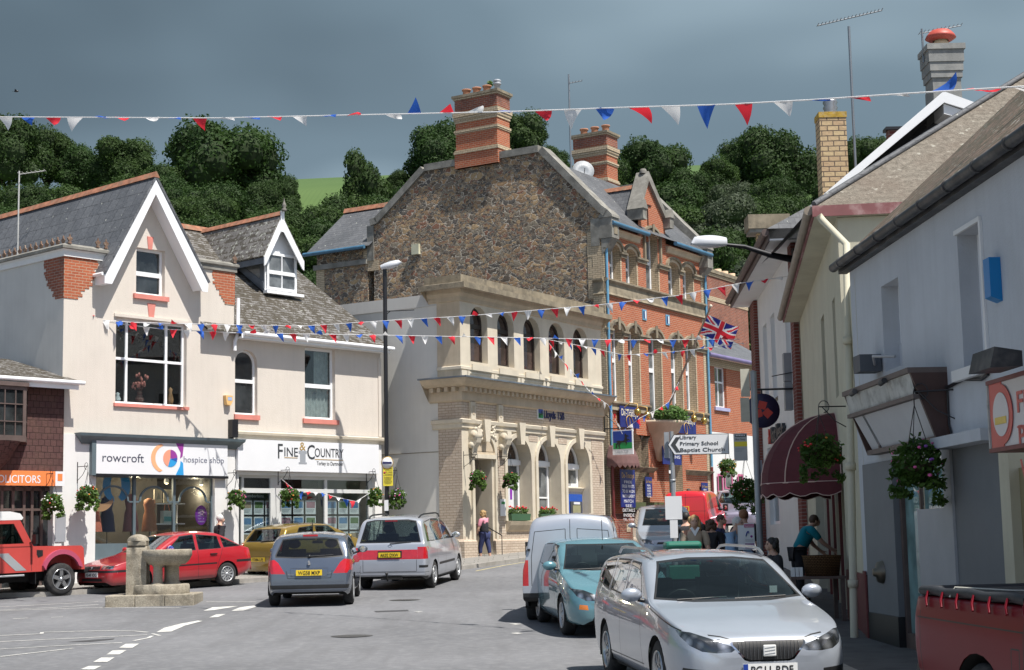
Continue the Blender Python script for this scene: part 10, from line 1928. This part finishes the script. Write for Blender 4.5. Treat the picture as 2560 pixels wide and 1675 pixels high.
def person(label,P,fwd,H,hairc,topm,lowm,shoem,arms=((0.05,0.02),(0.05,0.02)),stride=0.0,lean=0.0,sleeve=1.0,hair='short',sit=False,legs=1.0,vest=None,collar=None,z=None):
 """arms: forward swing of upper arm and forearm (radians) for left and right"""
 zz=z if z is not None else P[2]; o=thing('person',label,'person',(P[0],P[1],zz),math.atan2(fwd[1],fwd[0])); k=H
 cl,sl_=math.cos(lean),math.sin(lean); hz=0.53 if not sit else 0.27
 def T(x,y,h): # torso point at height h above pelvis,leaned forward
  return ((x*cl+h*sl_)*k,y*k,(hz+h*cl-x*sl_)*k)
 J={'pel':(0,0,hz*k),'bel':T(0.005,0,0.09),'che':T(0.0,0,0.2),'nb':T(-0.005,0,0.285),'nk':T(0.005,0,0.33),'hd':T(0.018,0,0.385),'ht':T(0.018,0,0.425)}
 for s_,n in ((1,'l'),(-1,'r')):
  a,f=arms[0 if s_>0 else 1]; sh_=Vector(T(0,s_*0.108,0.265)); el=sh_+Vector((math.sin(a+lean*0.5),s_*0.16,-math.cos(a+lean*0.5)))*0.175*k; wr=el+Vector((math.sin(a+f+lean*0.5),-s_*0.04,-math.cos(a+f+lean*0.5)))*0.145*k
  J['s'+n]=tuple(sh_);J['e'+n]=tuple(el);J['w'+n]=tuple(wr); hv=(wr-el).normalized(); pm_=wr+hv*0.042*k; J['h'+n]=tuple(pm_); sd_=Vector((1,0,0))-hv*hv.x; sd_.normalize()
  for q in range(4):
   b=pm_+sd_*(0.018-0.012*q)*k; c_=b+hv*(0.024-0.003*abs(q-1.3))*k; J[f'f{n}{q}']=tuple(c_); J[f'g{n}{q}']=tuple(c_+hv*0.018*k+Vector((0,-s_,0))*0.012*k)
  J[f't{n}']=tuple(wr+hv*0.02*k+sd_*0.03*k); J[f'u{n}']=tuple(wr+hv*0.04*k+sd_*0.036*k)
  st_=stride*s_; hp=(0,s_*0.052*k,(hz-0.015)*k)
  if sit: kn=(0.235*k,s_*0.07*k,0.27*k); an=(0.22*k,s_*0.07*k,0.045*k)
  else: kn=((st_*0.5+0.015)*0.5*k,s_*0.055*k,0.285*k); an=((st_*0.5)*k*0.5-(0.03*k if st_<0 else 0),s_*0.05*k,0.04*k)
  J['p'+n]=hp;J['k'+n]=kn;J['a'+n]=an;J['o'+n]=(an[0]+0.09*k,an[1]+s_*0.01*k,0.018*k)
 rad={'pel':.075,'bel':.068,'che':.078,'nb':.05,'nk':.03,'hd':.046,'ht':.044}
 def rd(n):
  return rad.get(n) or {'s':.036,'e':.025,'w':.017,'h':.017,'f':.0062,'g':.005,'t':.007,'u':.0055,'p':.058,'k':.036,'a':.022,'o':.02}[n[0]]
 names=list(J); ix={n:i for i,n in enumerate(names)}; E_=[('pel','bel'),('bel','che'),('che','nb'),('nb','nk'),('nk','hd'),('hd','ht')]
 for n in 'lr':
  E_+=[('nb','s'+n),('s'+n,'e'+n),('e'+n,'w'+n),('w'+n,'h'+n),('w'+n,'t'+n),('t'+n,'u'+n),('pel','p'+n),('p'+n,'k'+n),('k'+n,'a'+n),('a'+n,'o'+n)]+[e for q in range(4) for e in (('h'+n,f'f{n}{q}'),(f'f{n}{q}',f'g{n}{q}'))]
 hc=Vector(J['hd'])+Vector((0.0,0,0.012*k));
 def face(mb):
  mb.ball(hc,0.062*k,SK,12,(0.82,0.68,1.0)); mb.ball(hc+Vector((0.03,0,-0.022))*k,0.036*k,SK,8,(0.8,0.85,0.9))
  mb.ball(hc+Vector((0.056,0,-0.012))*k,0.0095*k,SK,6,(1.1,0.7,1.5))
  for s_ in (-1,1): mb.ball(hc+Vector((0.046,s_*0.018,0.004))*k,0.0052*k,EYEW,6); mb.ball(hc+Vector((-0.004,s_*0.0445,-0.004))*k,0.012*k,SK,6,(0.7,0.3,1.2)); mb.box(hc.x+0.045*k,hc.x+0.053*k,hc.y+(s_*0.019-0.009)*k,hc.y+(s_*0.019+0.009)*k,hc.z+0.012*k,hc.z+0.0145*k,hairc)
  mb.ball(hc+Vector((0.05,0,-0.032))*k,0.01*k,LIP,6,(0.5,1.3,0.4))
 skin([J[n] for n in names],[(ix[a],ix[b]) for a,b in E_],[rd(n)*k for n in names],0,SK,'body',o,1,face)
 tn=['pel','bel','che','nb']+[x+n for n in 'lr' for x in 'se']+([f'w{n}' for n in 'lr'] if sleeve>0.9 else []); ti={n:i for i,n in enumerate(tn)}; TE=[('pel','bel'),('bel','che'),('che','nb')]+[('nb','s'+n) for n in 'lr']+[('s'+n,'e'+n) for n in 'lr']+([('e'+n,'w'+n) for n in 'lr'] if sleeve>0.9 else [])
 TV=dict(J);
 if sleeve<=0.9:
  for n in 'lr': TV['e'+n]=tuple(Vector(J['s'+n])+(Vector(J['e'+n])-Vector(J['s'+n]))*(0.75 if sleeve>0.3 else 0.15))
 TR={'pel':.088,'bel':.08,'che':.088,'nb':.054,'s':.046,'e':.036,'w':.026}
 skin([TV[n] for n in tn],[(ti[a],ti[b]) for a,b in TE],[(TR.get(n) or TR[n[0]])*k for n in tn],0,topm,'top',o)
 if vest: skin([J[n] for n in ('pel','bel','che','nb')],[(0,1),(1,2),(2,3)],[x*k for x in (.095,.09,.098,.06)],0,vest,'waistcoat',o)
 ln_=['pel','pl','kl','al','pr','kr','ar']; LV=dict(J)
 for n in 'lr': LV['a'+n]=tuple(Vector(J['k'+n])+(Vector(J['a'+n])-Vector(J['k'+n]))*(legs*0.92))
 skin([LV[n] for n in ln_],[(0,1),(1,2),(2,3),(0,4),(4,5),(5,6)],[x*k for x in (.08,.066,.046,.034,.066,.046,.034)],0,lowm,'trousers',o)
 for n in 'lr': mb=MB(); a=Vector(J['a'+n]); mb.ball(a+Vector((0.04*k,0,-0.018*k)),0.04*k,shoem,8,(1.9,0.72,0.55)); mb.build('shoe',o)
 mb=MB(); rr=random.Random(len(label))
 mb.ball(hc+Vector((-0.01,0,0.016))*k,0.064*k,hairc,12,(0.86,0.76,0.86))
 if hair in('long','curly'):
  for q in range(26 if hair=='curly' else 14):
   an=rr.uniform(1.0,5.28); zz_=rr.uniform(-0.075 if hair=='long' else -0.055,0.03); mb.ball(hc+Vector((math.cos(an)*0.045-0.008,math.sin(an)*0.045,zz_))*k,0.026*k,hairc,6,(1,1,1.5 if hair=='long' else 1))
 mb.build('hair',o)
 if collar: mb=MB(); c_=Vector(J['nk']); mb.prism([(c_.y-0.05*k,c_.z+0.0*k),(c_.y,c_.z-0.085*k),(c_.y+0.05*k,c_.z+0.0*k),(c_.y+0.028*k,c_.z+0.012*k),(c_.y,c_.z-0.03*k),(c_.y-0.028*k,c_.z+0.012*k)],c_.x+0.052*k,c_.x+0.064*k,collar,'x'); mb.build('collar',o)
 return o
BLN=pm('hair_blond',(0.42,0.27,0.12),0.7,0.25,30); WHR=pm('hair_white',(0.62,0.6,0.57),0.7,0.15,30); BRH=pm('hair_brown',(0.09,0.05,0.03),0.6,0.2,30); GIN=pm('hair_ginger',(0.22,0.1,0.045),0.7,0.2,30); BLH=pm('hair_black',(0.02,0.017,0.015),0.6,0.2,30)
DKC=pm('dark_cloth',(0.025,0.025,0.03),0.9,0.2,10); NVY=MATS['navy_cloth']; TAN=pm('beige_knit',(0.4,0.32,0.24),0.9,0.1,14,0.3,60); BLS=pm('blue_shirt',(0.28,0.42,0.6),0.85,0.08,8); PKC=pm('pink_shirt',(0.7,0.28,0.36),0.85); TQC=pm('turquoise_shirt',(0.0,0.22,0.29),0.85)
l=FB.front(1211,1376,-0.1); w=FB.world(l.x,-0.12); person('woman with curly blond hair, pink top and black waistcoat climbing the bank steps',(w.x,w.y,zdoor-0.2),(-0.85,0.5),1.62,BLN,PKC,NVY,pm('sandal',(0.3,0.16,0.1)),((0.2,0.3),(0.5,0.5)),0.25,0.06,0.5,'curly',legs=0.55,vest=DKC)
w=gp(538,1459,0.11); person('white-haired man in a dark suit walking behind the red kerbside car',(w.x-0.1,w.y+1.0,g(w.y)+0.11),(0.8,0.55),1.72,WHR,DKC,DKC,TRIM,((0.3,0.3),(-0.3,0.1)),0.35,0.03,1,'short',collar=SIGNW)
def pp(px,pyt,Y,H,*a,**k_):
 t=atY(px,pyt,Y); return person(a[0],(t.x,Y,t.z-H*1.0),*a[1:2],H,*a[2:],**k_)
pp(1735,1286,27,1.62,'woman with shoulder-length fair hair in a beige top with white collar',(-0.05,-1),BLN,TAN,DKC,TRIM,sleeve=0.5,hair='long',collar=SIGNW,arms=((0.15,0.4),(0.1,0.3)))
pp(1822,1288,28,1.68,'white-haired man in a light blue shirt leaning forward',(0.75,-0.5),WHR,BLS,NVY,TRIM,sleeve=1,lean=0.22,arms=((0.3,0.5),(0.1,0.5)))
pp(1858,1272,29.2,1.8,'tall man with short ginger hair in a dark short-sleeved shirt seen from behind',(0.35,0.93),GIN,DKC,NVY,TRIM,sleeve=0.5,arms=((0.1,0.2),(0.1,0.2)))
pp(1777,1296,31,1.62,'curly brown-haired woman in black seen from behind in the pavement group',(0.2,0.98),BRH,DKC,DKC,TRIM,hair='curly')
pp(1799,1285,33,1.7,'dark-haired man in navy turned to the right at the back of the group',(0.95,-0.3),BRH,NVY,NVY,TRIM)
pp(1714,1279,31.5,1.7,'person with black hair in dark clothes behind the paper notice',(0.1,1),BLH,DKC,DKC,TRIM)
pp(1757,1309,34,1.5,'short dark-haired person half hidden behind the woman in beige',(0.3,0.9),BLH,DKC,DKC,TRIM,hair='curly')
pp(1932,1358,25.5,1.62,'person in a dark hooded coat sitting low beside the dark shop',(-0.95,-0.3),BLH,DKC,DKC,TRIM,hair='long',sit=True) if 0 else person('person in a dark hooded coat sitting low beside the dark shop',(atY(1932,1358,26).x,26,g(26)+0.12),(-0.95,-0.3),1.72,BLH,DKC,DKC,TRIM,hair='long',sit=True)
st=bpy.data.objects['person.009'] if 'person.009' in bpy.data.objects else None
if st: SL=thing('stool','low dark stool under the sitting hooded person','stool',st.location); mb=MB(); mb.box(-0.2,0.2,-0.2,0.2,0.26,0.3,BROWNW); [mb.box(a-0.02,a+0.02,b-0.02,b+0.02,0,0.26,BROWNW) for a in (-0.16,0.16) for b in (-0.16,0.16)]; mb.build('seat',SL)
t=atY(2024,1300,29.5); person('person in a turquoise top bending over goods at the dark shop',(t.x-0.25,29.5,g(29.5)+0.12),(0.95,0.2),1.68,BRH,TQC,DKC,TRIM,sleeve=0.5,lean=0.55,arms=((0.3,0.3),(0.4,0.3)))
pp(1721,1221,57,1.75,'dark-haired person whose head shows over the red postal van',(0.2,0.9),BLH,DKC,DKC,TRIM)
a=atY(2040,1440,25.2); TB=thing('display_table','low brown wooden table of goods in the shade outside the dark shop','table',(a.x,25.2,g(25.2)+0.12)); h=a.z-TB.location.z
mb=MB(); mb.box(-0.45,0.4,-0.35,0.35,h-0.04,h,BROWNW); mb.build('tabletop',TB)
for x in (-0.4,0.35):
 for y in (-0.3,0.3): mb=MB(); mb.box(x-0.03,x+0.03,y-0.03,y+0.03,0,h-0.04,BROWNW); mb.build('leg',TB)
WK=brickm('wicker',(0.22,0.12,0.055),(0.15,0.08,0.035),(0.04,0.02,0.01),0.05,0.025,0.006,0.9)
BK=thing('wicker_basket','large brown wicker basket on the table outside the dark shop','basket',(a.x+0.1,25.2,a.z)); mb=MB(); mb.lathe([(0,0),(0.26,0),(0.3,0.3),(0.32,0.32),(0.29,0.32),(0.25,0.03)],(0,0,0),WK,20); mb.build('body',BK)
CT=thing('milk_cartons','cluster of white cartons beside the wicker basket','cartons',(a.x-0.32,25.1,a.z)); mb=MB()
for q in range(3): mb.box(-0.08+q*0.06,-0.03+q*0.06,-0.05,0.05,0,0.14,SIGNW)
mb.build('body',CT)
